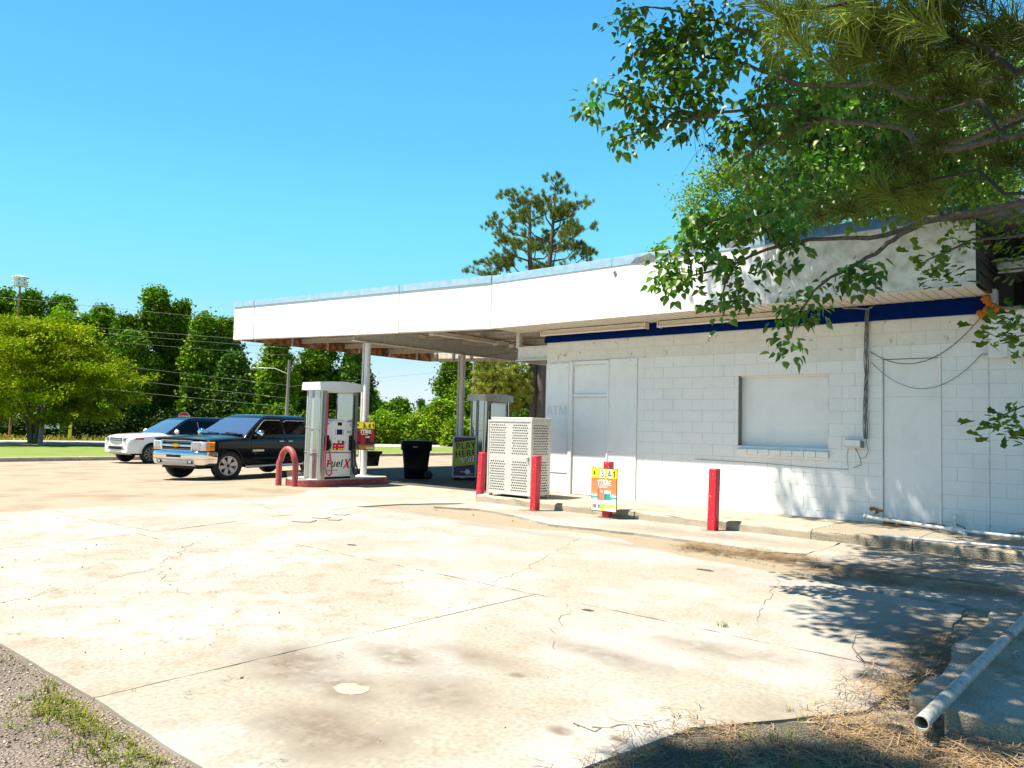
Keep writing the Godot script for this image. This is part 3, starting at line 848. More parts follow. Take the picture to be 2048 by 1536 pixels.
func build_store() -> void:
	var b := thing("store_building", "low white painted concrete block store with boarded openings and blue band", "building")
	# the wall behind the blocks, left open where the boards sit back
	var st := S()
	var zb := -0.005
	var wall := func(x0: float, x1: float, y0: float, y1: float) -> void: box(st, Vector3((x0 + x1) / 2, (y0 + y1) / 2, zb - 0.1), Vector3(x1 - x0, y1 - y0, 0.2))
	wall.call(-10.1, -5.79, -0.1, 3.6)
	wall.call(-5.79, -4.25, -0.1, 1.219)
	wall.call(-5.79, -4.25, 2.438, 3.6)
	wall.call(-4.25, -3.42, -0.1, 3.6)
	wall.call(-3.42, -2.61, 2.642, 3.6)
	wall.call(-2.61, 1.6, -0.1, 2.62)
	wall.call(-2.61, -1.9, 2.62, 3.6)
	box(st, Vector3(-10.0, 1.75, -4.6), Vector3(0.2, 3.7, 9.0))
	box(st, Vector3(1.5, 1.25, -4.6), Vector3(0.2, 2.7, 9.0))
	box(st, Vector3(-4.25, 1.75, -9.0), Vector3(11.3, 3.7, 0.2))
	var w := obj("block_wall", st, M.mortar, b)
	var full := [block_mesh(UNIT - 0.005, COURSE - 0.005), block_mesh(UNIT - 0.006, COURSE - 0.004), block_mesh(UNIT - 0.004, COURSE - 0.006)]
	var half := block_mesh(UNIT / 2 - 0.005, COURSE - 0.005)
	for k in 16:
		var y0 := k * COURSE
		var xj := -2.0006 - 20.0 * UNIT - (COURSE if k % 2 else 0.0)
		while xj < -0.9:
			var segs := [[maxf(xj, -10.1), xj + UNIT]]
			xj += UNIT
			var cuts := [[-2.003, -1.998]]
			if k >= 6 and k <= 11: cuts.append([-5.79, -4.25])
			if k <= 12: cuts.append([-3.42, -2.61])
			if k <= 13: cuts.append([-11.0, -7.84])
			if k >= 13: cuts.append([-1.998, 3.0])
			for c in cuts:
				var nx := []
				for s in segs:
					if c[1] <= s[0] or c[0] >= s[1]:
						nx.append(s)
						continue
					if c[0] > s[0] + 0.03: nx.append([s[0], c[0]])
					if c[1] < s[1] - 0.03: nx.append([c[1], s[1]])
				segs = nx
			for s in segs:
				var wd: float = s[1] - s[0]
				if wd < 0.05: continue
				var me: ArrayMesh
				if absf(wd - UNIT) < 0.004: me = full[rng.randi() % 3]
				elif absf(wd - UNIT / 2) < 0.004: me = half
				else: me = block_mesh(wd - 0.005, COURSE - 0.005)
				var peel := k >= 14 or (k >= 12 and rng.randf() < 0.12)
				var o := put("block", me, M.block_peeling if peel else M.block_paint, w)
				o.position = Vector3((s[0] + s[1]) / 2, y0 + COURSE / 2, rng.randf_range(-0.0015, 0.0015))
				o.rotation = Vector3(rng.randfn(0, 0.003), rng.randfn(0, 0.003), rng.randfn(0, 0.0015))
	# boards that close the old storefront at the left end
	one_box("board", Vector3(-9.80, 1.66, 0.002), Vector3(0.60, 2.28, 0.022), M.board, b, 0.002)
	one_box("board", Vector3(-9.80, 0.31, -0.006), Vector3(0.60, 0.40, 0.012), M.board, b, 0.002)
	one_box("board", Vector3(-8.94, 2.45, -0.004), Vector3(0.84, 0.58, 0.012), M.board, b, 0.002)
	one_box("board", Vector3(-8.94, 1.09, -0.004), Vector3(0.84, 1.96, 0.012), M.board, b, 0.002)
	one_box("board", Vector3(-8.175, 1.47, 0.008), Vector3(0.64, 2.74, 0.022), M.board, b, 0.002)
	for f in [[-9.435, 1.46, 0.085, 2.74], [-8.515, 1.46, 0.04, 2.70]]:
		one_box("door_frame", Vector3(f[0], f[1], 0.012), Vector3(f[2], f[3], 0.05), M.board, b, 0.004)
	one_box("door_frame", Vector3(-8.945, 2.795, 0.010), Vector3(0.84, 0.06, 0.046), M.board, b, 0.004)
	one_box("door_frame", Vector3(-8.945, 2.125, 0.010), Vector3(0.84, 0.05, 0.046), M.board, b, 0.004)
	var sc := S()
	for p in [[-10.05, 0.6], [-10.05, 1.6], [-10.05, 2.7], [-9.55, 0.6], [-9.55, 1.6], [-9.55, 2.7], [-8.46, 2.7], [-8.46, 1.9], [-8.46, 1.0], [-7.89, 2.7], [-7.89, 1.9], [-7.89, 1.0], [-8.0, 2.8]]:
		box(sc, Vector3(p[0], p[1], 0.02), Vector3(0.014, 0.014, 0.006))
	obj("screw", sc, M.cable_grey, b)
	lettering("lettering", "ATM", 0.19, pm("ghost_ink", Color(0.60, 0.61, 0.63), 0.5), b, Transform3D(Basis(), Vector3(-10.07, 1.72, 0.013)), "Droid Sans", true, 0.003)
	# boarded window with a brick sill
	one_box("window_board", Vector3(-5.02, 1.83, -0.14), Vector3(1.54, 1.222, 0.02), M.board, b)
	one_box("jamb_shade_strip", Vector3(-5.784, 1.83, -0.075), Vector3(0.010, 1.21, 0.14), pm("jamb_shade", Color(0.16, 0.16, 0.155), 0.6), b)  # grey strip stands in for the shade on the left jamb
	one_box("window_board_stop", Vector3(-5.02, 2.425, -0.09), Vector3(1.54, 0.025, 0.03), M.board, b)
	one_box("sill_bed", Vector3(-5.01, 1.112, 0.004), Vector3(1.56, 0.10, 0.04), M.mortar, b)
	for i in 8:
		one_box("sill_brick", Vector3(-5.69 + i * 0.195, 1.122, 0.02), Vector3(0.186, 0.092, 0.11), M.block_paint, b, 0.005, Basis(Vector3.RIGHT, 0.10 + rng.randfn(0, 0.012)))
	# boarded doorway, one sheet over another
	one_box("door_board", Vector3(-3.015, 1.09, -0.045), Vector3(0.80, 1.93, 0.02), M.board, b, 0.002)
	one_box("door_board", Vector3(-3.015, 2.345, -0.045), Vector3(0.80, 0.575, 0.02), M.board, b, 0.002)
	one_box("door_trim", Vector3(-2.625, 1.37, -0.012), Vector3(0.03, 2.54, 0.06), M.board, b, 0.003)
	one_box("control_joint", Vector3(-2.0, 1.35, -0.004), Vector3(0.022, 2.6, 0.012), M.mortar, b)
	# blue band, soffit strips, fascia, coping
	one_box("blue_band", Vector3(-6.08, 3.379, 0.005), Vector3(8.16, 0.25, 0.05), M.blue_band, b, 0.004)
	var sl := S()
	cbox(sl, Vector3.ZERO, Vector3(0.136, 0.012, 0.985), 0.004)
	box(sl, Vector3(0.058, -0.010, 0), Vector3(0.014, 0.010, 0.985))
	sl.generate_normals()
	var slat := sl.commit()
	for i in 64:
		var o := put("soffit_slat", slat, M.soffit, b)
		o.position = Vector3(-2.07 - i * 0.138, 3.512 + rng.randfn(0, 0.0015), 0.505)
		if rng.randf() < 0.06: o.rotation.x = 0.008
	var xs := [-10.83, -7.82, -4.9, -1.98]
	for i in 3:
		var a: float = xs[i]
		var c: float = xs[i + 1]
		one_box("fascia_panel", Vector3((a + c) / 2, 4.0, 0.985), Vector3(c - a - 0.006, 0.985, 0.03), M.fascia if i == 0 else M.fascia if i == 1 else M.fascia_mildew, b, 0.002)
		one_box("coping", Vector3((a + c) / 2, 4.535, 0.985), Vector3(c - a - 0.004, 0.16, 0.055), M.coping if i == 0 else M.coping if i == 1 else M.coping_blue, b, 0.004)
		one_box("fascia_trim", Vector3((a + c) / 2, 3.502, 0.998), Vector3(c - a - 0.004, 0.022, 0.03), M.soffit, b, 0.003)
	var pt := S()
	for p in [[-7.42, 4.46, -7.3, 4.56, -7.2, 4.56, -7.02, 4.60, -6.93, 4.55, -6.86, 4.50, -6.95, 4.455, -7.1, 4.46, -7.25, 4.45], [-6.78, 4.46, -6.7, 4.52, -6.55, 4.57, -6.45, 4.55, -6.3, 4.605, -5.95, 4.61, -6.05, 4.54, -6.2, 4.47, -6.45, 4.462, -6.6, 4.46], [-7.79, 4.34, -7.75, 4.37, -7.71, 4.31, -7.76, 4.26], [-5.6, 4.5, -5.5, 4.58, -5.2, 4.6, -5.3, 4.48]]:
		prism(pt, poly2(p), 1.0, 1.0145)
	obj("bare_patch", pt, M.coping_bare, b)
	# the short return at the right end and the roof
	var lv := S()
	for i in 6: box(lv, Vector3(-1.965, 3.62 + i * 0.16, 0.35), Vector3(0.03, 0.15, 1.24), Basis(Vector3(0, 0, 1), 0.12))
	obj("end_siding", lv, M.siding_and_recess_shade, b)
	one_box("roof", Vector3(-4.6, 4.50, -4.1), Vector3(12.0, 0.16, 10.1), M.coping_bare, b)
	one_box("back_fascia", Vector3(-4.6, 4.0, -9.1), Vector3(12.0, 1.0, 0.05), M.fascia, b)
	# lower metal roof that runs off to the right, over a dark gap and a ribbed apron
	var mr := S()
	for i in 22:
		box(mr, Vector3(-1.86 + i * 0.2, 3.965, -1.9), Vector3(0.13, 0.02, 4.2))
		box(mr, Vector3(-1.76 + i * 0.2, 3.985, -1.9), Vector3(0.07, 0.02, 4.2))
	obj("metal_roof", mr, M.galvanised, b)
	one_box("gutter", Vector3(0.3, 3.88, 0.22), Vector3(4.3, 0.10, 0.06), M.galvanised, b, 0.01)
	one_box("gutter", Vector3(0.3, 3.80, 0.17), Vector3(4.3, 0.035, 0.05), M.galvanised, b, 0.006)
	one_box("recess_wall", Vector3(0.3, 3.3, -1.7), Vector3(4.4, 1.4, 0.1), M.siding_and_recess_shade, b)  # near-black colour stands in for the shade of the recess
	one_box("ledge", Vector3(0.0, 3.285, 0.03), Vector3(3.7, 0.05, 0.26), M.pole_wood, b, 0.01)
	for i in 14:
		var x := -1.99 + i * 0.24
		one_box("ribbed_panel", Vector3(x + 0.09, 2.93 + rng.randfn(0, 0.004), 0.10), Vector3(0.178, 0.675, 0.012), M.fascia, b, 0.002)
		one_box("ribbed_panel", Vector3(x + 0.21, 2.935, 0.118), Vector3(0.062, 0.66, 0.012), M.fascia, b, 0.002)
	# under-soffit strip lights
	for f in [[-8.83, 2.5, "left of the two beige strip lights on the blue band"], [-6.1, 2.35, "right of the two beige strip lights on the blue band, behind hanging leaves"]]:
		var t := thing("strip_light", "long beige " + f[2], "strip light", Vector3(f[0], 3.44, 0.16), 0.0, "strip lights under the soffit")
		one_box("housing", Vector3(0, 0.0, 0), Vector3(f[1], 0.105, 0.13), M.soffit, t, 0.006)
		one_box("reflector", Vector3(0, -0.045, 0.075), Vector3(f[1], 0.03, 0.05), M.soffit, t, 0.004, Basis(Vector3.RIGHT, 0.5))
		for k in [-1, 1]: one_box("end_cap", Vector3(k * (f[1] / 2 + 0.012), -0.005, 0.01), Vector3(0.026, 0.125, 0.16), M.soffit, t, 0.004)
	# small openings in the foam-stopped gaps
	foam_lump("orange foam lump stuffed at the end of the blue band", [Vector3(-2.06, 3.27, 0.08), Vector3(-1.97, 3.22, 0.1), Vector3(-1.9, 3.24, 0.12), Vector3(-2.0, 3.35, 0.08), Vector3(-2.02, 3.44, 0.09)], 0.075)
	foam_lump("orange foam strip along the foot of the boarded doorway", [Vector3(-3.37, 0.13, 0.02), Vector3(-3.2, 0.12, 0.025), Vector3(-3.05, 0.125, 0.02), Vector3(-2.9, 0.115, 0.03), Vector3(-2.75, 0.12, 0.025), Vector3(-2.6, 0.12, 0.02)], 0.06)
	foam_lump("orange foam blob round the pipe end by the door jamb", [Vector3(-3.56, 0.31, 0.015), Vector3(-3.49, 0.29, 0.02), Vector3(-3.53, 0.26, 0.015)], 0.04)
	build_wall_fittings()

func foam_lump(label: String, at: Array, r: float) -> void:
	var st := S(true)
	for p in at:
		for j in 3:
			var c: Vector3 = p + Vector3(rng.randfn(0, r * 0.5), rng.randfn(0, r * 0.3), rng.randf_range(0, r * 0.3))
			var q := r * rng.randf_range(0.5, 0.95)
			var prof := []
			for i in 7:
				var a := PI * i / 6.0
				prof.append(Vector2(sin(a) * q, -cos(a) * q))
			lathe(st, prof, 9, Transform3D(Basis.from_euler(Vector3(rng.randf(), rng.randf(), rng.randf())).scaled(Vector3(rng.randf_range(0.8, 1.5), rng.randf_range(0.7, 1.0), 0.8)), c))
	tag(obj("expanding_foam", st, M.foam), label, "foam", "orange foam fillings")

func build_wall_fittings() -> void:
	# meter box and the cables that hang to it
	var t := thing("junction_box", "small grey utility box on the block wall under hanging cables", "utility box", Vector3(-3.85, 1.31, 0.05))
	one_box("case", Vector3(0, 0, 0), Vector3(0.25, 0.13, 0.09), M.pale_ink, t, 0.012)
	one_box("cover", Vector3(0.0, 0.015, 0.05), Vector3(0.24, 0.09, 0.02), M.board, t, 0.006)
	one_box("connector", Vector3(0.14, -0.01, 0.0), Vector3(0.035, 0.10, 0.07), M.cable_grey, t, 0.006)
	var st := S(true)
	for i in 6:
		var pts := []
		for k in 15:
			var y := 3.45 - k * 0.147
			pts.append(Vector3(-3.64 + sin(k * 0.9 + i * 1.7) * 0.018 + (i - 2.5) * 0.008 - k * 0.002, y, 0.03 + 0.012 * (i % 3)))
		tube(st, pts, [0.006 + 0.002 * (i % 2)], 5)
	tube(st, [Vector3(-4.0, 3.485, 0.06), Vector3(-3.8, 3.47, 0.06), Vector3(-3.64, 3.44, 0.05), Vector3(-3.55, 3.47, 0.06)], [0.014], 6)
	tube(st, [Vector3(-3.66, 1.4, 0.04), Vector3(-3.62, 1.2, 0.05), Vector3(-3.66, 1.1, 0.05), Vector3(-3.74, 1.08, 0.05), Vector3(-3.80, 1.24, 0.06)], [0.005], 5)
	tube(st, [Vector3(-3.82, 1.25, 0.05), Vector3(-3.74, 1.1, 0.05), Vector3(-3.73, 0.98, 0.03), Vector3(-3.85, 0.93, 0.02)], [0.006], 5)
	tube(st, [Vector3(-3.92, 1.24, 0.05), Vector3(-3.95, 1.1, 0.02), Vector3(-3.93, 0.9, 0.012), Vector3(-4.3, 0.895, 0.012), Vector3(-5.4, 0.93, 0.012), Vector3(-6.6, 0.94, 0.012)], [0.004], 4)
	tag(obj("cable_bundle", st, M.cable_grey), "bundle of dark cables hanging from the blue band to the grey box", "cables")
	st = S(true)
	tube(st, sag(Vector3(-3.6, 2.77, 0.03), Vector3(-2.05, 3.24, 0.05), 0.42, 16), [0.006], 5)
	tag(obj("loose_cable", st, M.cable), "upper loose cable sagging across the top of the boarded doorway", "cable", "loose cables over the doorway")
	st = S(true)
	tube(st, sag(Vector3(-3.58, 2.6, 0.03), Vector3(-2.08, 2.66, 0.03), 0.46, 16), [0.005], 5)
	tube(st, [Vector3(-2.08, 2.66, 0.03), Vector3(-1.95, 2.66, 0.02)], [0.005], 5)
	tag(obj("loose_cable", st, M.cable_grey), "lower loose cable sagging deepest across the boarded doorway", "cable", "loose cables over the doorway")
	# the drain pipe that comes out of the wall and lies along the pavement
	t = thing("drain_pipe", "white plastic drain pipe leaving the wall and running along the pavement", "pipe")
	st = S(true)
	tube(st, [Vector3(-3.52, 0.29, -0.02), Vector3(-3.56, 0.24, 0.12), Vector3(-3.6, 0.2, 0.22)], [0.026], 10)
	obj("elbow_run", st, M.pvc, t)
	st = S(true)
	tube(st, [Vector3(-3.6, 0.2, 0.22), Vector3(-3.55, 0.196, 0.25), Vector3(-2.25, 0.14, 0.44), Vector3(-0.6, 0.13, 0.62)], [0.027], 10)
	obj("pipe", st, M.pvc, t)
	st = S(true)
	tube(st, [Vector3(-3.63, 0.2, 0.19), Vector3(-3.58, 0.2, 0.25)], [0.034], 10)
	tube(st, [Vector3(-2.42, 0.148, 0.415), Vector3(-2.27, 0.142, 0.437)], [0.036], 10)
	obj("coupling", st, M.pvc, t)
	st = S(true)
	tube(st, [Vector3(-2.3, 0.13, 0.46), Vector3(-2.2, 0.115, 0.62)], [0.026], 10)
	obj("branch", st, M.pvc, t)
	t = thing("standpipe", "short white capped standpipe rising beside the wall behind the drain pipe", "pipe")
	st = S(true)
	tube(st, [Vector3(-2.42, 0.08, 0.12), Vector3(-2.42, 0.30, 0.12)], [0.022], 10)
	obj("pipe", st, M.pvc, t)
	st = S(true)
	tube(st, [Vector3(-2.42, 0.28, 0.12), Vector3(-2.42, 0.34, 0.12)], [0.03], 10)
	obj("cap", st, M.pvc, t)
	st = S(true)
	tube(st, [Vector3(-2.42, 0.2, 0.12), Vector3(-2.3, 0.17, 0.16), Vector3(-2.25, 0.1, 0.2)], [0.007], 6)
	obj("valve", st, M.cable, t)
	# a straight length of trim lying on the edge of the pavement
	var a := Vector3(-3.0, 0.112, 1.7)
	var c := Vector3(-0.9, 0.118, 1.42)
	var d := (c - a).normalized()
	var o := one_box("trim_strip", (a + c) / 2 + Vector3(0, 0, 0.0), Vector3(a.distance_to(c), 0.022, 0.035), pm("trim_white", Color(0.66, 0.70, 0.74), 0.35), null, 0.004, Basis(d, Vector3.UP, d.cross(Vector3.UP)))
	tag(o, "long thin bluish white trim strip lying on the pavement edge", "strip")
	# stones swept up by the wall
	for i in 5:
		var r := S(true)
		var pr := []
		for k in 6:
			var an := PI * k / 5.0
			pr.append(Vector2(sin(an), -cos(an) * 0.6) * rng.randf_range(0.9, 1.1) * (0.05 + 0.02 * (i % 3)))
		lathe(r, pr, 8, Transform3D(Basis.from_euler(Vector3(rng.randf(), i, 0.3)), Vector3(-1.72 + 0.09 * i, 0.125, 0.16 + 0.05 * (i % 2))))
		tag(obj("rubble_stone", r, M.moss_shade_kerb), "brown rubble stone in the little heap at the foot of the wall past the standpipe", "stone", "rubble heap by the wall")

# ---------------------------------------------------------------- the canopy over the pumps
func cb(x: float) -> float: return 3.5 + 0.034 * maxf(0.0, -11.0 - x)

func build_canopy() -> void:
	var t := thing("fuel_canopy", "flat white fuel canopy on steel posts reaching out from the store", "canopy")
	var xs := [-21.32, -20.2, -17.0, -13.79, -10.84]
	for i in 4:
		var a: float = xs[i] + 0.008
		var c: float = xs[i + 1] - 0.008
		var z: float = 1.0 + [0.012, 0.0, 0.006, 0.0][i]
		var st := S()
		prism(st, PackedVector2Array([Vector2(a, cb(a) + 0.01 * (i % 2)), Vector2(c, cb(c)), Vector2(c, cb(c) + 0.97), Vector2(a, cb(a) + 0.97)]), z - 0.035, z)
		obj("fascia_panel", st, M.fascia, t)
		st = S()
		prism(st, PackedVector2Array([Vector2(a, cb(a) + 0.972), Vector2(c, cb(c) + 0.972), Vector2(c, cb(c) + 1.13), Vector2(a, cb(a) + 1.13)]), z - 0.04, z + 0.022)
		obj("coping", st, M.coping, t)
		st = S()
		prism(st, PackedVector2Array([Vector2(a, cb(a) - 0.012), Vector2(c, cb(c) - 0.012), Vector2(c, cb(c) + 0.02), Vector2(a, cb(a) + 0.02)]), z - 0.10, z - 0.037)
		obj("fascia_trim", st, M.soffit, t)
	var yl := cb(-21.3)
	for i in 3:
		var z0 := 0.95 - i * 2.65
		one_box("fascia_panel", Vector3(-21.33, yl + 0.5, z0 - 1.325), Vector3(0.03, 1.0, 2.63), M.fascia, t)
		one_box("coping", Vector3(-21.33, yl + 1.06, z0 - 1.325), Vector3(0.06, 0.14, 2.63), M.coping, t)
		one_box("backing_board", Vector3(-21.27, yl + 0.22, z0 - 1.325), Vector3(0.03, 0.46, 2.6), M.rust_wood, t)
		for k in 2: one_box("stud", Vector3(-21.21, yl + 0.24, z0 - 0.6 - k * 1.3), Vector3(0.07, 0.46, 0.045), M.beam, t)
	for i in 4:
		var a := -21.3 + i * 2.8
		var st := S()
		prism(st, PackedVector2Array([Vector2(a, cb(a)), Vector2(a + 2.78, cb(a + 2.78)), Vector2(a + 2.78, cb(a + 2.78) + 1.0), Vector2(a, cb(a) + 1.0)]), -7.03, -7.0)
		obj("fascia_panel", st, M.deck, t)
		for k in 3: one_box("stud", Vector3(a + 0.4 + k * 0.9, cb(a + 0.5) + 0.2, -6.96), Vector3(0.05, 0.4, 0.06), M.beam, t)
	# roof pans that run along the canopy, each with a lip
	var dx := Vector3(11.1, -0.352, 0)
	var bs := Basis(dx.normalized(), Vector3.UP, Vector3(0, 0, 1)).orthonormalized()
	var sp := S()
	box(sp, Vector3.ZERO, Vector3(dx.length(), 0.02, 0.288))
	box(sp, Vector3(0, -0.03, 0.14), Vector3(dx.length(), 0.05, 0.012))
	sp.generate_normals()
	var pan := sp.commit()
	for i in 27:
		var o := put("roof_pan", pan, M.deck, t)
		o.transform = Transform3D(bs, Vector3(-15.72, cb(-15.72) + 0.36, 0.78 - i * 0.29))
	# steel: main beam with flanges over the posts, cross joists
	var i_beam := func(a: Vector3, c: Vector3, h: float, w: float) -> SurfaceTool:
		var st := S()
		var d := (c - a).normalized()
		var bb := Basis(d, Vector3.UP, d.cross(Vector3.UP)).orthonormalized()
		var m := (a + c) / 2
		var l := a.distance_to(c)
		box(st, m, Vector3(l, h - 0.03, 0.015), bb)
		box(st, m + Vector3(0, h / 2 - 0.008, 0), Vector3(l, 0.016, w), bb)
		box(st, m - Vector3(0, h / 2 - 0.008, 0), Vector3(l, 0.016, w), bb)
		return st
	obj("main_beam", i_beam.call(Vector3(-15.6, 3.66, 0.93), Vector3(-15.6, 3.66, -6.9), 0.30, 0.16), M.beam, t)
	for z in [0.45, -1.3, -3.0, -4.9]:
		obj("joist", i_beam.call(Vector3(-21.2, cb(-21.2) + 0.19, z), Vector3(-15.66, cb(-15.66) + 0.19, z), 0.14, 0.08), M.beam, t)
		obj("joist", i_beam.call(Vector3(-15.54, cb(-15.54) + 0.21, z - 0.2), Vector3(-10.2, cb(-10.2) + 0.21, z - 0.2), 0.10, 0.06), M.beam, t)
	for x in [-12.2, -14.4, -17.6, -19.6]:
		one_box("purlin", Vector3(x, cb(x) + 0.28, -3.05), Vector3(0.05, 0.06, 7.8), M.beam, t)
	obj("bracket_beam", i_beam.call(Vector3(-11.0, 3.06, -0.1), Vector3(-10.1, 3.06, -0.1), 0.30, 0.16), M.post_paint, t)
	one_box("hanger", Vector3(-10.98, 3.5, -0.1), Vector3(0.09, 0.58, 0.09), M.post_paint, t)
	var cd := S(true)
	tube(cd, [Vector3(-13.0, 3.66, 0.6), Vector3(-13.05, 3.66, -3.0), Vector3(-13.1, 3.66, -6.8)], [0.016], 6)
	tube(cd, [Vector3(-13.18, 3.68, 0.6), Vector3(-13.2, 3.68, -6.8)], [0.012], 6)
	tube(cd, sag(Vector3(-14.0, 3.7, 0.3), Vector3(-12.8, 3.66, -1.0), 0.12, 8), [0.008], 5)
	tube(cd, sag(Vector3(-15.5, 3.5, -2.9), Vector3(-13.1, 3.66, -3.4), 0.1, 8), [0.008], 5)
	obj("conduit", cd, M.rust_wood, t)
	# posts
	for z in [0.45, -3.02]:
		var st := S(true)
		tube(st, [Vector3(-15.6, lvl(-15.6) + 0.1, z), Vector3(-15.6, 3.5, z)], [0.078], 16)
		obj("post", st, M.post_paint, t)
		one_box("base_plate", Vector3(-15.6, lvl(-15.6) + 0.115, z), Vector3(0.26, 0.02, 0.26), M.post_paint, t)
		one_box("conduit_cover", Vector3(-15.72, 1.9, z + 0.03), Vector3(0.06, 3.2, 0.05), M.beam, t)
	# lamps
	for f in [[0.2, "nearer of the two long lamps under the canopy roof"], [-2.7, "farther of the two long lamps under the canopy roof"]]:
		var l := thing("strip_light", "white " + f[1], "strip light", Vector3(-13.35, cb(-13.35) + 0.05, f[0]), 0.0, "lamps under the canopy")
		one_box("housing", Vector3(0, 0.06, -1.0), Vector3(0.16, 0.10, 2.3), M.soffit, l, 0.01)
		for k in [-0.04, 0.04]:
			var st := S(true)
			tube(st, [Vector3(k, -0.02, 0.1), Vector3(k, -0.02, -2.1)], [0.02], 8)
			obj("lamp_tube", st, M.white_plastic, l)
		for k in [0.13, -2.13]: one_box("lamp_holder", Vector3(0, 0.0, k), Vector3(0.17, 0.14, 0.04), M.soffit, l, 0.008)

# ---------------------------------------------------------------- pumps
const FACE_X := Basis(Vector3(0, 0, -1), Vector3(0, 1, 0), Vector3(1, 0, 0))

func lean(b: Basis, k: float) -> Basis:
	return Basis(b.x, b.y + b.x * k, b.z)

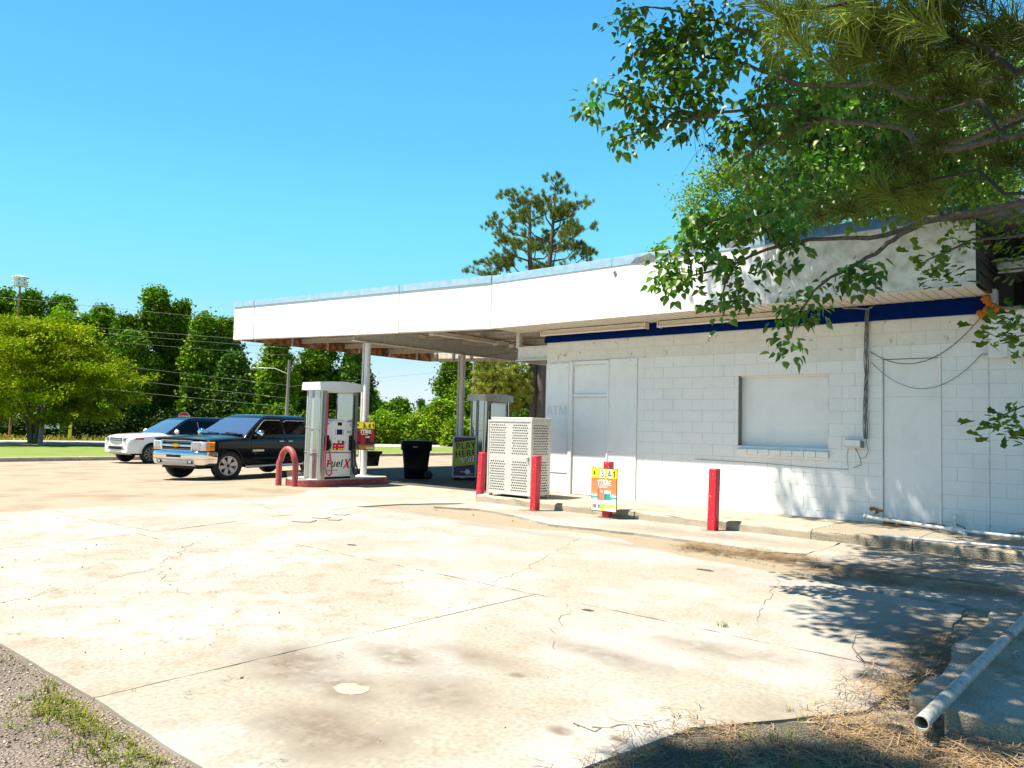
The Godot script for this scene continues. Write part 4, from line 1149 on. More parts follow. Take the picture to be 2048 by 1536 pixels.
func fuel_pump(at: Vector3, label: String, shade: bool) -> Node3D:
	var t := thing("fuel_pump", label, "fuel pump", at, 0.0, "fuel pumps under the canopy")
	# the two steel end columns, faceted
	for s in [1.0, -1.0]:
		var st := S()
		var p := poly2([-0.30, 0.0, 0.30, 0.0, 0.30, 0.13, 0.24, 0.185, 0.09, 0.20, 0.05, 0.17, -0.05, 0.17, -0.09, 0.20, -0.24, 0.185, -0.30, 0.13])
		var q := PackedVector2Array()
		for v in p: q.append(Vector2(v.x, v.y * s))
		prism(st, q, 0.0, 2.07, Transform3D(Basis(Vector3(1, 0, 0), Vector3(0, 0, 1), Vector3(0, -1, 0)), Vector3(0, 2.07, 0.37 * s)))
		obj("steel_column", st, M.steel, t)
		var bd := S()
		for y in [0.62, 1.20]: box(bd, Vector3(0, y, (0.37 + 0.2) * s), Vector3(0.5, 0.012, 0.012))
		obj("column_band", bd, M.galvanised, t)
		for dk in [[-0.205, 0.05, 0.192], [0.0, 0.095, 0.1715], [0.262, 0.03, 0.168]]:  # grey strips put dark reflections and groove shade onto the steel
			one_box("facet_shade_strip", Vector3(dk[0], 1.035, (0.37 + dk[2]) * s), Vector3(dk[1], 2.05, 0.008), M.grey_plastic, t)
		one_box("side_shade_strip", Vector3(0.301, 1.035, (0.37 + 0.05) * s), Vector3(0.008, 2.05, 0.06), M.grey_plastic, t)
	# bowed white top
	var tp := S()
	var n := 10
	for i in n:
		var za := lerpf(-0.62, 0.62, float(i) / n)
		var zc := lerpf(-0.62, 0.62, float(i + 1) / n)
		var ya := 2.25 + 0.035 * (1.0 - pow(za / 0.62, 2))
		var yc := 2.25 + 0.035 * (1.0 - pow(zc / 0.62, 2))
		var ba := 2.045 + 0.03 * pow(za / 0.62, 2)
		var bc := 2.045 + 0.03 * pow(zc / 0.62, 2)
		var xa := 0.375 + 0.05 * (1.0 - pow(za / 0.62, 2))
		var xc := 0.375 + 0.05 * (1.0 - pow(zc / 0.62, 2))
		for s in [-1.0, 1.0]:
			face(tp, [Vector3(xa * s, ba, za), Vector3(xc * s, bc, zc), Vector3((xc - 0.03) * s, yc, zc), Vector3((xa - 0.03) * s, ya, za)], Vector3(s, 0, 0))
		face(tp, [Vector3(-xa + 0.03, ya, za), Vector3(xa - 0.03, ya, za), Vector3(xc - 0.03, yc, zc), Vector3(-xc + 0.03, yc, zc)], Vector3.UP)
		face(tp, [Vector3(-xa, ba, za), Vector3(xa, ba, za), Vector3(xc, bc, zc), Vector3(-xc, bc, zc)], Vector3.DOWN)
	for s in [-1.0, 1.0]:
		face(tp, [Vector3(-0.375, 2.075, 0.62 * s), Vector3(0.375, 2.075, 0.62 * s), Vector3(0.345, 2.25, 0.62 * s), Vector3(-0.345, 2.25, 0.62 * s)], Vector3(0, 0, s))
	obj("top_cover", tp, M.white_plastic, t)
	# cabinet and head
	one_box("cabinet", Vector3(0, 0.33, 0), Vector3(0.56, 0.56, 0.80), M.white_plastic, t, 0.012)
	one_box("plinth", Vector3(0, 0.025, 0), Vector3(0.50, 0.05, 0.84), M.black_plastic, t)
	var hd := S()
	var hp := PackedVector2Array()
	for v in [[-0.42, 0.63], [0.42, 0.63], [0.42, 1.33], [0.20, 1.34], [0.14, 1.385], [0.0, 1.41], [-0.14, 1.385], [-0.20, 1.34], [-0.42, 1.33]]: hp.append(Vector2(v[0], v[1]))
	prism(hd, hp, -0.29, 0.29, Transform3D(FACE_X, Vector3.ZERO))
	obj("head", hd, M.white_plastic, t)
	for s in [1.0, -1.0]:
		var side := Node3D.new()
		side.name = "dispenser_face"
		t.add_child(side, true)
		side.rotation.y = 0.0 if s > 0 else PI
		one_box("bezel", Vector3(0.30, 1.02, 0.0), Vector3(0.035, 0.70, 0.42), M.white_plastic, side, 0.012)
		one_box("display", Vector3(0.319, 1.29, 0.0), Vector3(0.006, 0.075, 0.12), M.black_plastic, side)
		one_box("screen", Vector3(0.319, 1.10, 0.0), Vector3(0.006, 0.125, 0.16), M.screen, side)
		var kb := S()
		for k in 4:
			for z in [-0.115, 0.115]: box(kb, Vector3(0.319, 1.15 - k * 0.034, z), Vector3(0.006, 0.016, 0.016))
		box(kb, Vector3(0.319, 0.955, 0.11), Vector3(0.006, 0.018, 0.018))
		for r in 4:
			for c in 3: box(kb, Vector3(0.320, 0.90 - r * 0.018, -0.005 + c * 0.018), Vector3(0.006, 0.013, 0.013))
		box(kb, Vector3(0.321, 0.865, -0.10), Vector3(0.012, 0.06, 0.05))
		box(kb, Vector3(0.321, 0.86, -0.165), Vector3(0.006, 0.03, 0.02))
		obj("keys", kb, M.black_plastic, side)
		one_box("grade_panel", Vector3(0.3205, 0.755, 0.015), Vector3(0.008, 0.165, 0.33), M.red_ink, side)
		var gb := S(true)
		for z in [0.12, 0.0, -0.065, -0.13]:
			lathe(gb, [Vector2(0.026, -0.006), Vector2(0.026, 0.006), Vector2(0.0, 0.007)], 12, Transform3D(Basis(Vector3(0, 1, 0), Vector3(1, 0, 0), Vector3(0, 0, -1)), Vector3(0.324, 0.705, z)))
		obj("grade_button", gb, M.yellow, side)
		var wl := S()
		for z in [0.12, 0.0, -0.065, -0.13]: box(wl, Vector3(0.325, 0.775, z), Vector3(0.004, 0.014, 0.045))
		obj("grade_print", wl, M.white_ink, side)
		lettering("number", "1", 0.07, M.ink, side, Transform3D(FACE_X, Vector3(0.291, 1.24, -0.30)))
		lettering("number", "144", 0.05, M.ink, side, Transform3D(FACE_X, Vector3(0.291, 1.08, -0.225)))
		one_box("notice", Vector3(0.291, 1.29, 0.33), Vector3(0.004, 0.03, 0.10), M.dark_red, side)
		one_box("notice", Vector3(0.291, 1.00, -0.30), Vector3(0.004, 0.04, 0.07), M.pale_ink, side)
		if not shade:
			lettering("lettering", "Fuel", 0.165, M.ink, side, Transform3D(lean(FACE_X, 0.22), Vector3(0.282, 0.275, 0.33)))
			lettering("lettering", "X", 0.22, M.red_ink, side, Transform3D(lean(FACE_X, 0.22), Vector3(0.282, 0.24, -0.155)))
			one_box("lettering_bar", Vector3(0.284, 0.432, 0.245), Vector3(0.005, 0.02, 0.10), M.red_ink, side)
			lettering("lettering", "FUELING THE FUTURE", 0.026, M.ink, side, Transform3D(lean(FACE_X, 0.2), Vector3(0.282, 0.19, 0.335)), "Droid Sans", false)
		# nozzles in black holsters, with hoses that loop to the top
		for z in [0.345, -0.36]:
			var noz := S(true)
			tube(noz, [Vector3(0.33, 0.98, z + 0.02), Vector3(0.36, 0.90, z - 0.02), Vector3(0.37, 0.80, z - 0.05), Vector3(0.355, 0.70, z - 0.05)], [0.022, 0.034, 0.04, 0.022], 8)
			one_box("holster", Vector3(0.29, 0.84, z), Vector3(0.09, 0.36, 0.13), M.black_plastic, side, 0.02)
			obj("nozzle", noz, M.black_plastic, side)
			var red: bool = z > 0 and s > 0 and not shade
			var hs := S(true)
			var zt: float = z + (0.035 if z > 0 else -0.03)
			tube(hs, [Vector3(0.335, 1.98, zt), Vector3(0.345, 1.5, zt), Vector3(0.36, 0.7, zt + 0.03), Vector3(0.37, 0.30, zt + 0.03), Vector3(0.38, 0.12, zt - 0.02), Vector3(0.38, 0.085, zt - 0.09), Vector3(0.375, 0.14, zt - 0.16), Vector3(0.365, 0.36, z - 0.11), Vector3(0.36, 0.56, z - 0.07), Vector3(0.355, 0.68, z - 0.05)], [0.019], 8)
			obj("hose", hs, M.hose_red if red else M.rubber, side)
			var br := S(true)
			tube(br, [Vector3(0.25, 2.02, zt), Vector3(0.33, 2.03, zt), Vector3(0.33, 1.90, zt)], [0.016], 8)
			tube(br, [Vector3(0.33, 1.93, zt), Vector3(0.33, 1.78, zt)], [0.02], 8)
			obj("swivel", br, M.galvanised, side)
	return t

func pump_island(z0: float, z1: float, label: String) -> void:
	var t := thing("pump_island", label, "pump island", Vector3(-15.45, LOT, (z0 + z1) / 2), 0.0, "pump islands")
	var h := (z1 - z0) / 2.0
	for lay in [[0.0, 0.145, 0.0, "edge"], [0.145, 0.17, 0.025, "deck"]]:
		var p := PackedVector2Array()
		var w: float = 0.57 - lay[2]
		var r := 0.42
		for q in 4:
			var c := Vector2([w - r, -w + r, -w + r, w - r][q], [h - r, h - r, -h + r, -h + r][q])
			for k in 7:
				var a := PI / 2 * (q + k / 6.0)
				p.append(c + Vector2(cos(a), sin(a)) * r)
		var st := S()
		prism(st, p, -lay[1], -lay[0], Transform3D(Basis(Vector3(1, 0, 0), Vector3(0, 0, 1), Vector3(0, -1, 0)), Vector3.ZERO))
		obj(lay[3], st, M.old_red if lay[3] == "edge" else M.island_concrete, t)

# ---------------------------------------------------------------- signs
func poster(dark: bool) -> ImageTexture:
	var w := 128
	var h := 180
	var im := Image.create(w, h, false, Image.FORMAT_RGB8)
	var nz := noise(0.05, 3, 301)
	for y in h:
		for x in w:
			var u := float(x) / w
			var v := float(y) / h + nz.get_noise_2d(x, y) * 0.03
			var c := Color(0.80, 0.20, 0.06).lerp(Color(0.75, 0.26, 0.14), v)
			if v > 0.45: c = Color(0.78, 0.36, 0.20)
			if v > 0.50: c = Color(0.62, 0.66, 0.58)
			if v > 0.55 and v < 0.62: c = Color(0.07, 0.36, 0.36)
			if v > 0.62: c = Color(0.70, 0.70, 0.60)
			if v > 0.80 and u > 0.38: c = Color(0.72, 0.55, 0.05)
			if dark:
				c = Color(0.21, 0.008, 0.012)
				if v > 0.62: c = Color(0.02, 0.012, 0.01)
				if v > 0.74: c = Color(0.10, 0.045, 0.02)
				if v > 0.78 and u > 0.2: c = Color(0.26, 0.12, 0.03)
			im.set_pixel(x, y, c.linear_to_srgb())
	var r := func(u0: float, v0: float, u1: float, v1: float, c: Color) -> void:
		im.fill_rect(Rect2i(int(u0 * w), int(v0 * h), int((u1 - u0) * w), int((v1 - v0) * h)), c.linear_to_srgb())
	if dark:
		r.call(0.30, 0.38, 0.52, 0.76, Color(0.25, 0.02, 0.02))
		r.call(0.54, 0.44, 0.78, 0.74, Color(0.012, 0.013, 0.015))
		r.call(0.54, 0.36, 0.76, 0.44, Color(0.45, 0.45, 0.45))
		r.call(0.58, 0.87, 1.0, 0.98, Color(0.4, 0.36, 0.33))
	else:
		r.call(0.25, 0.32, 0.29, 0.68, Color(0.20, 0.035, 0.02))
		r.call(0.29, 0.32, 0.52, 0.68, Color(0.72, 0.20, 0.13))
		r.call(0.36, 0.37, 0.46, 0.43, Color(0.78, 0.6, 0.55))
		r.call(0.52, 0.36, 0.78, 0.50, Color(0.72, 0.72, 0.66))
		r.call(0.53, 0.46, 0.77, 0.66, Color(0.02, 0.33, 0.27))
		r.call(0.53, 0.46, 0.60, 0.66, Color(0.02, 0.15, 0.14))
		var cols := [Color(0.70, 0.16, 0.10), Color(0.02, 0.02, 0.14), Color(0.75, 0.75, 0.75), Color(0.02, 0.20, 0.20), Color(0.2, 0.5, 0.1)]
		for k in 5: r.call(0.05 + k * 0.075, 0.81, 0.12 + k * 0.075, 0.93, cols[k])
		r.call(0.55, 0.89, 0.98, 0.985, Color(0.78, 0.78, 0.78))
	return ImageTexture.create_from_image(im)

func price_sign(at: Vector3, turn: float, label: String, dark: bool, w := 0.51, h := 0.72) -> void:
	var t := thing("price_sign", label, "price sign", at, turn, "cigarette price signs")
	one_box("back_plate", Vector3(0, h / 2, 0), Vector3(w, h, 0.012), M.black_plastic, t, 0.003)
	one_box("price_panel", Vector3(0, h - 0.09, 0.008), Vector3(w - 0.02, 0.16, 0.005), M.yellow, t)
	var st := S()
	var y1 := h - 0.178
	var x := w / 2 - 0.01
	for q in [[-x, 0.012, 0.0, 1.0], [x, y1, 1.0, 0.0], [x, 0.012, 1.0, 1.0], [-x, 0.012, 0.0, 1.0], [-x, y1, 0.0, 0.0], [x, y1, 1.0, 0.0]]:
		st.set_uv(Vector2(q[2], q[3]))
		st.add_vertex(Vector3(q[0], q[1], 0.0085))
	var pmat := StandardMaterial3D.new()
	pmat.albedo_texture = poster(dark)
	pmat.roughness = 0.35
	obj("poster", st, pmat, t)
	lettering("price", "$", 0.06, M.ink, t, Transform3D(Basis(), Vector3(-w / 2 + 0.04, h - 0.115, 0.012)))
	var tiles := [] if dark else [[-0.03, 0.085], [0.105, 0.085]]
	for q in tiles: one_box("digit_tile", Vector3(q[0], h - 0.09, 0.0115), Vector3(q[1], 0.14, 0.004), M.white_ink, t)
	for q in [["3", -0.065], [".", 0.005], ["4", 0.07], ["1", 0.165]]:
		lettering("price", q[0], 0.105, M.ink, t, Transform3D(Basis(Vector3(0.85, 0, 0), Vector3.UP, Vector3(0, 0, 1)), Vector3(q[1], h - 0.143, 0.015)), "Droid Sans", dark)
	lettering("lettering", "TIME", 0.085, M.white_ink, t, Transform3D(Basis(), Vector3(-0.135, h - 0.29, 0.010)), "Droid Serif" if dark else "Droid Sans")
	lettering("lettering", "timeless", 0.026, M.white_ink, t, Transform3D(Basis(), Vector3(-0.085, h - 0.205, 0.010)))
	lettering("lettering", "cigarettes", 0.026, M.white_ink, t, Transform3D(Basis(), Vector3(-0.10, h - 0.325, 0.010)))

func play_sign() -> void:
	var t := thing("pavement_sign", "lime and navy framed pavement sign reading PLAY HERE beside the far pump", "sign", Vector3(-14.93, LOT, -2.52), deg_to_rad(46))
	var w := 0.62
	var h := 1.10
	var y0 := 0.09
	for s in [-1, 1]: one_box("frame_bar", Vector3(s * (w / 2 + 0.005), y0 + h / 2, 0), Vector3(0.045, h + 0.05, 0.05), M.galvanised, t, 0.01)
	for y in [y0, y0 + h]: one_box("frame_bar", Vector3(0, y, 0), Vector3(w - 0.035, 0.045, 0.05), M.galvanised, t, 0.01)
	one_box("panel", Vector3(0, y0 + h / 2, 0), Vector3(w - 0.03, h - 0.04, 0.012), pm("lime", Color(0.33, 0.42, 0.015), 0.4), t)
	var nv := pm("navy", Color(0.012, 0.010, 0.085), 0.4)
	var st := S()
	var x := w / 2 - 0.02
	prism(st, poly2([-x, y0 + h - 0.17, x, y0 + h - 0.08, x, y0 + h - 0.025, -x, y0 + h - 0.025]), 0.006, 0.0085)
	obj("print", st, nv, t)
	st = S()
	prism(st, poly2([-x, y0 + 0.025, x, y0 + 0.025, x, y0 + 0.34, -x, y0 + 0.27]), 0.006, 0.0085)
	obj("print", st, nv, t)
	var b := Basis(Vector3(0, 0, 1), 0.11)
	lettering("lettering", "PLAY", 0.175, M.ink, t, Transform3D(b, Vector3(-0.255, 0.83, 0.009)))
	lettering("lettering", "HERE", 0.175, M.ink, t, Transform3D(b, Vector3(-0.265, 0.61, 0.009)))
	for q in [[0.012, 0.0, M.ink, 0.011], [-0.012, 0.0, M.ink, 0.011], [0.0, -0.012, M.ink, 0.011], [0.0, 0.0, M.white_ink, 0.014]]:
		lettering("lettering", "Y'all!", 0.15, q[2], t, Transform3D(lean(Basis(Vector3(0, 0, 1), 0.20), 0.25), Vector3(-0.12 + q[0], 0.44 + q[1], q[3])), "Droid Serif", true)
	var fl := S()
	for i in 6:
		var a := TAU * i / 6.0
		var c := Vector2(0.09, 0.22) + Vector2(cos(a), sin(a)) * 0.045
		var p := PackedVector2Array()
		for k in 8: p.append(c + Vector2(cos(TAU * k / 8), sin(TAU * k / 8)) * 0.034)
		prism(fl, p, 0.0085, 0.011 + i * 0.0002)
	obj("flower_emblem", fl, M.pale_ink, t)
	lettering("lettering", "MISSISSIPPI", 0.035, M.pale_ink, t, Transform3D(Basis(), Vector3(-0.11, 0.205, 0.0135)))
	lettering("lettering", "LOTTERY", 0.035, M.pale_ink, t, Transform3D(Basis(), Vector3(0.06, 0.15, 0.010)))
	one_box("base", Vector3(0, 0.03, 0), Vector3(0.6, 0.06, 0.4), M.black_plastic, t, 0.02)
	one_box("base_weight", Vector3(-0.05, 0.04, 0.13), Vector3(0.10, 0.08, 0.10), M.pale_ink, t, 0.02)

func red_post(x: float, z: float, h: float, tilt: Vector2, label: String, turn := 0.0) -> void:
	var st := S()
	cbox(st, Vector3(0, h / 2 - 0.05, 0), Vector3(0.132, h + 0.1, 0.132), 0.01)
	var o := obj("square_bollard", st, M.red_post)
	o.position = Vector3(x, LOT, z)
	o.rotation = Vector3(tilt.x, turn, tilt.y)
	tag(o, label, "bollard", "square red bollards along the pavement")

# ---------------------------------------------------------------- gas bottle cage
func perforated(st: SurfaceTool, o: Vector3, u: Vector3, v: Vector3, w: float, h: float, groups: Array) -> void:
	# a sheet from o along u and v with staggered oval holes in the given rectangles
	var n := u.cross(v)
	var at := func(a: float, b: float) -> Vector3: return o + u * a + v * b
	var xs := [0.0, w]
	var ys := [0.0, h]
	for g in groups:
		for k in [g[0], g[1]]:
			if not xs.has(k): xs.append(k)
		for k in [g[2], g[3]]:
			if not ys.has(k): ys.append(k)
	xs.sort()
	ys.sort()
	for i in xs.size() - 1:
		for j in ys.size() - 1:
			var x0: float = xs[i]
			var x1: float = xs[i + 1]
			var y0: float = ys[j]
			var y1: float = ys[j + 1]
			var hole := false
			for g in groups:
				if x0 >= g[0] - 1e-4 and x1 <= g[1] + 1e-4 and y0 >= g[2] - 1e-4 and y1 <= g[3] + 1e-4: hole = true
			if not hole:
				face(st, [at.call(x0, y0), at.call(x1, y0), at.call(x1, y1), at.call(x0, y1)], n)
				continue
			var rows := int(round((y1 - y0) / 0.049))
			var cols := int(round((x1 - x0) / 0.051))
			var dy := (y1 - y0) / rows
			var dx := (x1 - x0) / cols
			for r in rows:
				var a0 := y0 + r * dy
				var sh := 0.0 if r % 2 == 0 else dx / 2
				if sh > 0.0:
					face(st, [at.call(x0, a0), at.call(x0 + sh, a0), at.call(x0 + sh, a0 + dy), at.call(x0, a0 + dy)], n)
					face(st, [at.call(x1 - sh, a0), at.call(x1, a0), at.call(x1, a0 + dy), at.call(x1 - sh, a0 + dy)], n)
				for c in (cols if r % 2 == 0 else cols - 1):
					var b0 := x0 + sh + c * dx
					var m := Vector2(b0 + dx / 2, a0 + dy / 2)
					var outer := [Vector2(b0, a0), Vector2(m.x, a0), Vector2(b0 + dx, a0), Vector2(b0 + dx, m.y), Vector2(b0 + dx, a0 + dy), Vector2(m.x, a0 + dy), Vector2(b0, a0 + dy), Vector2(b0, m.y)]
					var inner := []
					for k in 8:
						var an := -PI * 0.75 + TAU * k / 8.0
						inner.append(m + Vector2(cos(an) * 0.0185, sin(an) * 0.0140))
					for k in 8:
						var k2 := (k + 1) % 8
						face(st, [at.call(outer[k].x, outer[k].y), at.call(outer[k2].x, outer[k2].y), at.call(inner[k2].x, inner[k2].y), at.call(inner[k].x, inner[k].y)], n)

func bottle_cage() -> void:
	var t := thing("gas_bottle_cage", "tall perforated pale metal gas bottle cabinet standing on the pavement corner", "cabinet", Vector3(-9.66, 0.1, 1.36))
	var w := 1.08
	var h := 1.42
	var d := 0.60
	var y0 := 0.05
	var st := S()
	perforated(st, Vector3(-w / 2, y0, d / 2), Vector3(1, 0, 0), Vector3(0, 1, 0), w, h, [[0.04, 0.448, 0.06, 0.648], [0.04, 0.448, 0.76, 1.348], [0.60, 1.008, 0.06, 0.648], [0.60, 1.008, 0.76, 1.348]])
	obj("door_panel", st, M.aluminium, t)
	st = S()
	perforated(st, Vector3(w / 2, y0, d / 2), Vector3(0, 0, -1), Vector3(0, 1, 0), d, h, [[0.06, 0.519, 0.06, 0.648], [0.06, 0.519, 0.76, 1.348]])
	obj("side_panel", st, M.aluminium, t)
	st = S()
	perforated(st, Vector3(-w / 2, y0, -d / 2), Vector3(0, 0, 1), Vector3(0, 1, 0), d, h, [[0.06, 0.519, 0.06, 0.648], [0.06, 0.519, 0.76, 1.348]])
	obj("side_panel", st, M.aluminium, t)
	one_box("back_panel", Vector3(0, y0 + h / 2, -d / 2 + 0.005), Vector3(w - 0.01, h, 0.008), M.black_plastic, t)  # black here and on tray and shelf paints the shade inside the cabinet
	one_box("floor_tray", Vector3(0, y0 + 0.01, 0), Vector3(w - 0.02, 0.02, d - 0.02), M.black_plastic, t)
	one_box("middle_shelf", Vector3(0, y0 + 0.70, 0), Vector3(w - 0.02, 0.015, d - 0.02), M.black_plastic, t)
	one_box("lid", Vector3(0.01, y0 + h + 0.025, -0.02), Vector3(w - 0.03, 0.06, d - 0.02), M.aluminium, t, 0.006)
	for x in [-w / 2, w / 2]:
		one_box("corner_rail", Vector3(x, y0 + h / 2, d / 2 + 0.002), Vector3(0.035, h, 0.02), M.aluminium, t, 0.004)
		for z in [-d / 2 + 0.05, d / 2 - 0.05]: one_box("foot", Vector3(x * 0.92, 0.025, z), Vector3(0.05, 0.05, 0.05), M.galvanised, t)
	one_box("door_rail", Vector3(0, y0 + h - 0.015, d / 2 + 0.006), Vector3(w - 0.04, 0.03, 0.012), M.aluminium, t, 0.003)
	one_box("door_rail", Vector3(0, y0 + 0.015, d / 2 + 0.006), Vector3(w - 0.04, 0.03, 0.012), M.aluminium, t, 0.003)
	one_box("latch", Vector3(0.30 + w / 2 - 0.36, y0 + 0.70, d / 2 + 0.02), Vector3(0.05, 0.07, 0.03), M.galvanised, t, 0.005)
	for q in [[-0.30, 0.02, -0.06], [0.02, 0.02, 0.0], [0.33, 0.02, -0.08], [-0.30, 0.715, -0.1], [0.02, 0.715, -0.06], [0.33, 0.715, -0.1]]:
		if q[0] == 0.02 and q[1] < 0.1: continue
		var g := thing("gas_bottle", ["grey gas bottle on the floor of the perforated cabinet at its left", "grey gas bottle on the floor of the perforated cabinet at its right", "grey gas bottle on the cabinet shelf at its left", "grey gas bottle on the middle of the cabinet shelf", "grey gas bottle on the cabinet shelf at its right"][[[-0.30, 0.02], [0.33, 0.02], [-0.30, 0.715], [0.02, 0.715], [0.33, 0.715]].find([q[0], q[1]])], "gas bottle", Vector3(-9.66 + q[0], 0.1 + y0 + q[1], 1.36 + q[2]), 0.0, "gas bottles in the cabinet")
		var b := S(true)
		lathe(b, [Vector2(0.10, 0.0), Vector2(0.145, 0.05), Vector2(0.15, 0.10), Vector2(0.15, 0.28), Vector2(0.13, 0.35), Vector2(0.05, 0.39), Vector2(0.0, 0.395)], 16)
		obj("body", b, M.cable_grey, g)  # bottle colour darkened to the shade of the cabinet interior
		b = S(true)
		lathe(b, [Vector2(0.11, 0.36), Vector2(0.115, 0.46)], 16)
		lathe(b, [Vector2(0.025, 0.39), Vector2(0.025, 0.44), Vector2(0.0, 0.44)], 8)
		obj("collar", b, M.cable_grey, g)

# ---------------------------------------------------------------- wheeled bin
func rect_loft(st: SurfaceTool, levels: Array, cap_low := true, cap_top := true) -> void:
	# levels of [y, half x, half z, radius, z shift]
	var rings := []
	for l in levels:
		var p := rounded(l[1] * 2.0, l[2] * 2.0, l[3], 3)
		var r := []
		for v in p: r.append(Vector3(v.x, l[0], v.y + l[4]))
		rings.append(r)
	for i in rings.size() - 1:
		var n: int = rings[i].size()
		for k in n:
			var k2 := (k + 1) % n
			var c := Vector3(0, rings[i][k].y, levels[i][4])
			var o: Vector3 = rings[i][k] + rings[i][k2] - c * 2.0
			if o.length() < 1e-4: continue
			face(st, [rings[i][k], rings[i][k2], rings[i + 1][k2], rings[i + 1][k]], Vector3(o.x, 0, o.z))
	if cap_low: face(st, rings[0], Vector3.DOWN)
	if cap_top: face(st, rings[rings.size() - 1], Vector3.UP)

func wheeled_bin() -> void:
	var t := thing("wheeled_bin", "black lidded wheeled refuse bin standing alone in the canopy shade", "bin", Vector3(-15.98, LOT - 0.01, -1.66), deg_to_rad(-38))
	var st := S(true)
	rect_loft(st, [[0.02, 0.27, 0.30, 0.05, 0.0], [0.30, 0.285, 0.32, 0.05, 0.0], [0.80, 0.32, 0.37, 0.06, 0.0]])
	obj("body", st, M.dark_bin, t)
	st = S(true)
	rect_loft(st, [[0.78, 0.325, 0.375, 0.06, 0.0], [0.80, 0.36, 0.41, 0.06, 0.0], [0.96, 0.365, 0.415, 0.06, 0.0], [0.985, 0.38, 0.43, 0.06, 0.0], [1.005, 0.38, 0.43, 0.06, 0.0]])
	obj("rim", st, M.dark_bin, t)
	st = S(true)
	rect_loft(st, [[1.0, 0.385, 0.435, 0.06, 0.0], [1.03, 0.385, 0.435, 0.06, 0.0], [1.055, 0.35, 0.40, 0.08, 0.0], [1.065, 0.2, 0.2, 0.08, 0.0]])
	obj("lid", st, M.dark_bin, t)
	one_box("handle", Vector3(0, 0.98, -0.46), Vector3(0.5, 0.03, 0.03), M.dark_bin, t, 0.01)
	for s in [-1.0, 1.0]:
		var w := S(true)
		lathe(w, [Vector2(0.0, -0.03), Vector2(0.11, -0.03), Vector2(0.125, 0.0), Vector2(0.11, 0.03), Vector2(0.0, 0.03)], 16, Transform3D(Basis(Vector3(0, 1, 0), Vector3(1, 0, 0), Vector3(0, 0, -1)), Vector3(s * 0.27, 0.125, -0.33)))
		obj("wheel", w, M.rubber, t)
	one_box("decal", Vector3(0.356, 0.89, 0.05), Vector3(0.022, 0.035, 0.13), M.cable_grey, t)
	one_box("decal", Vector3(-0.1, 0.90, 0.41), Vector3(0.2, 0.04, 0.012), M.pale_ink, t)
	one_box("decal", Vector3(0.02, 0.46, 0.343), Vector3(0.06, 0.014, 0.006), M.pale_ink, t)

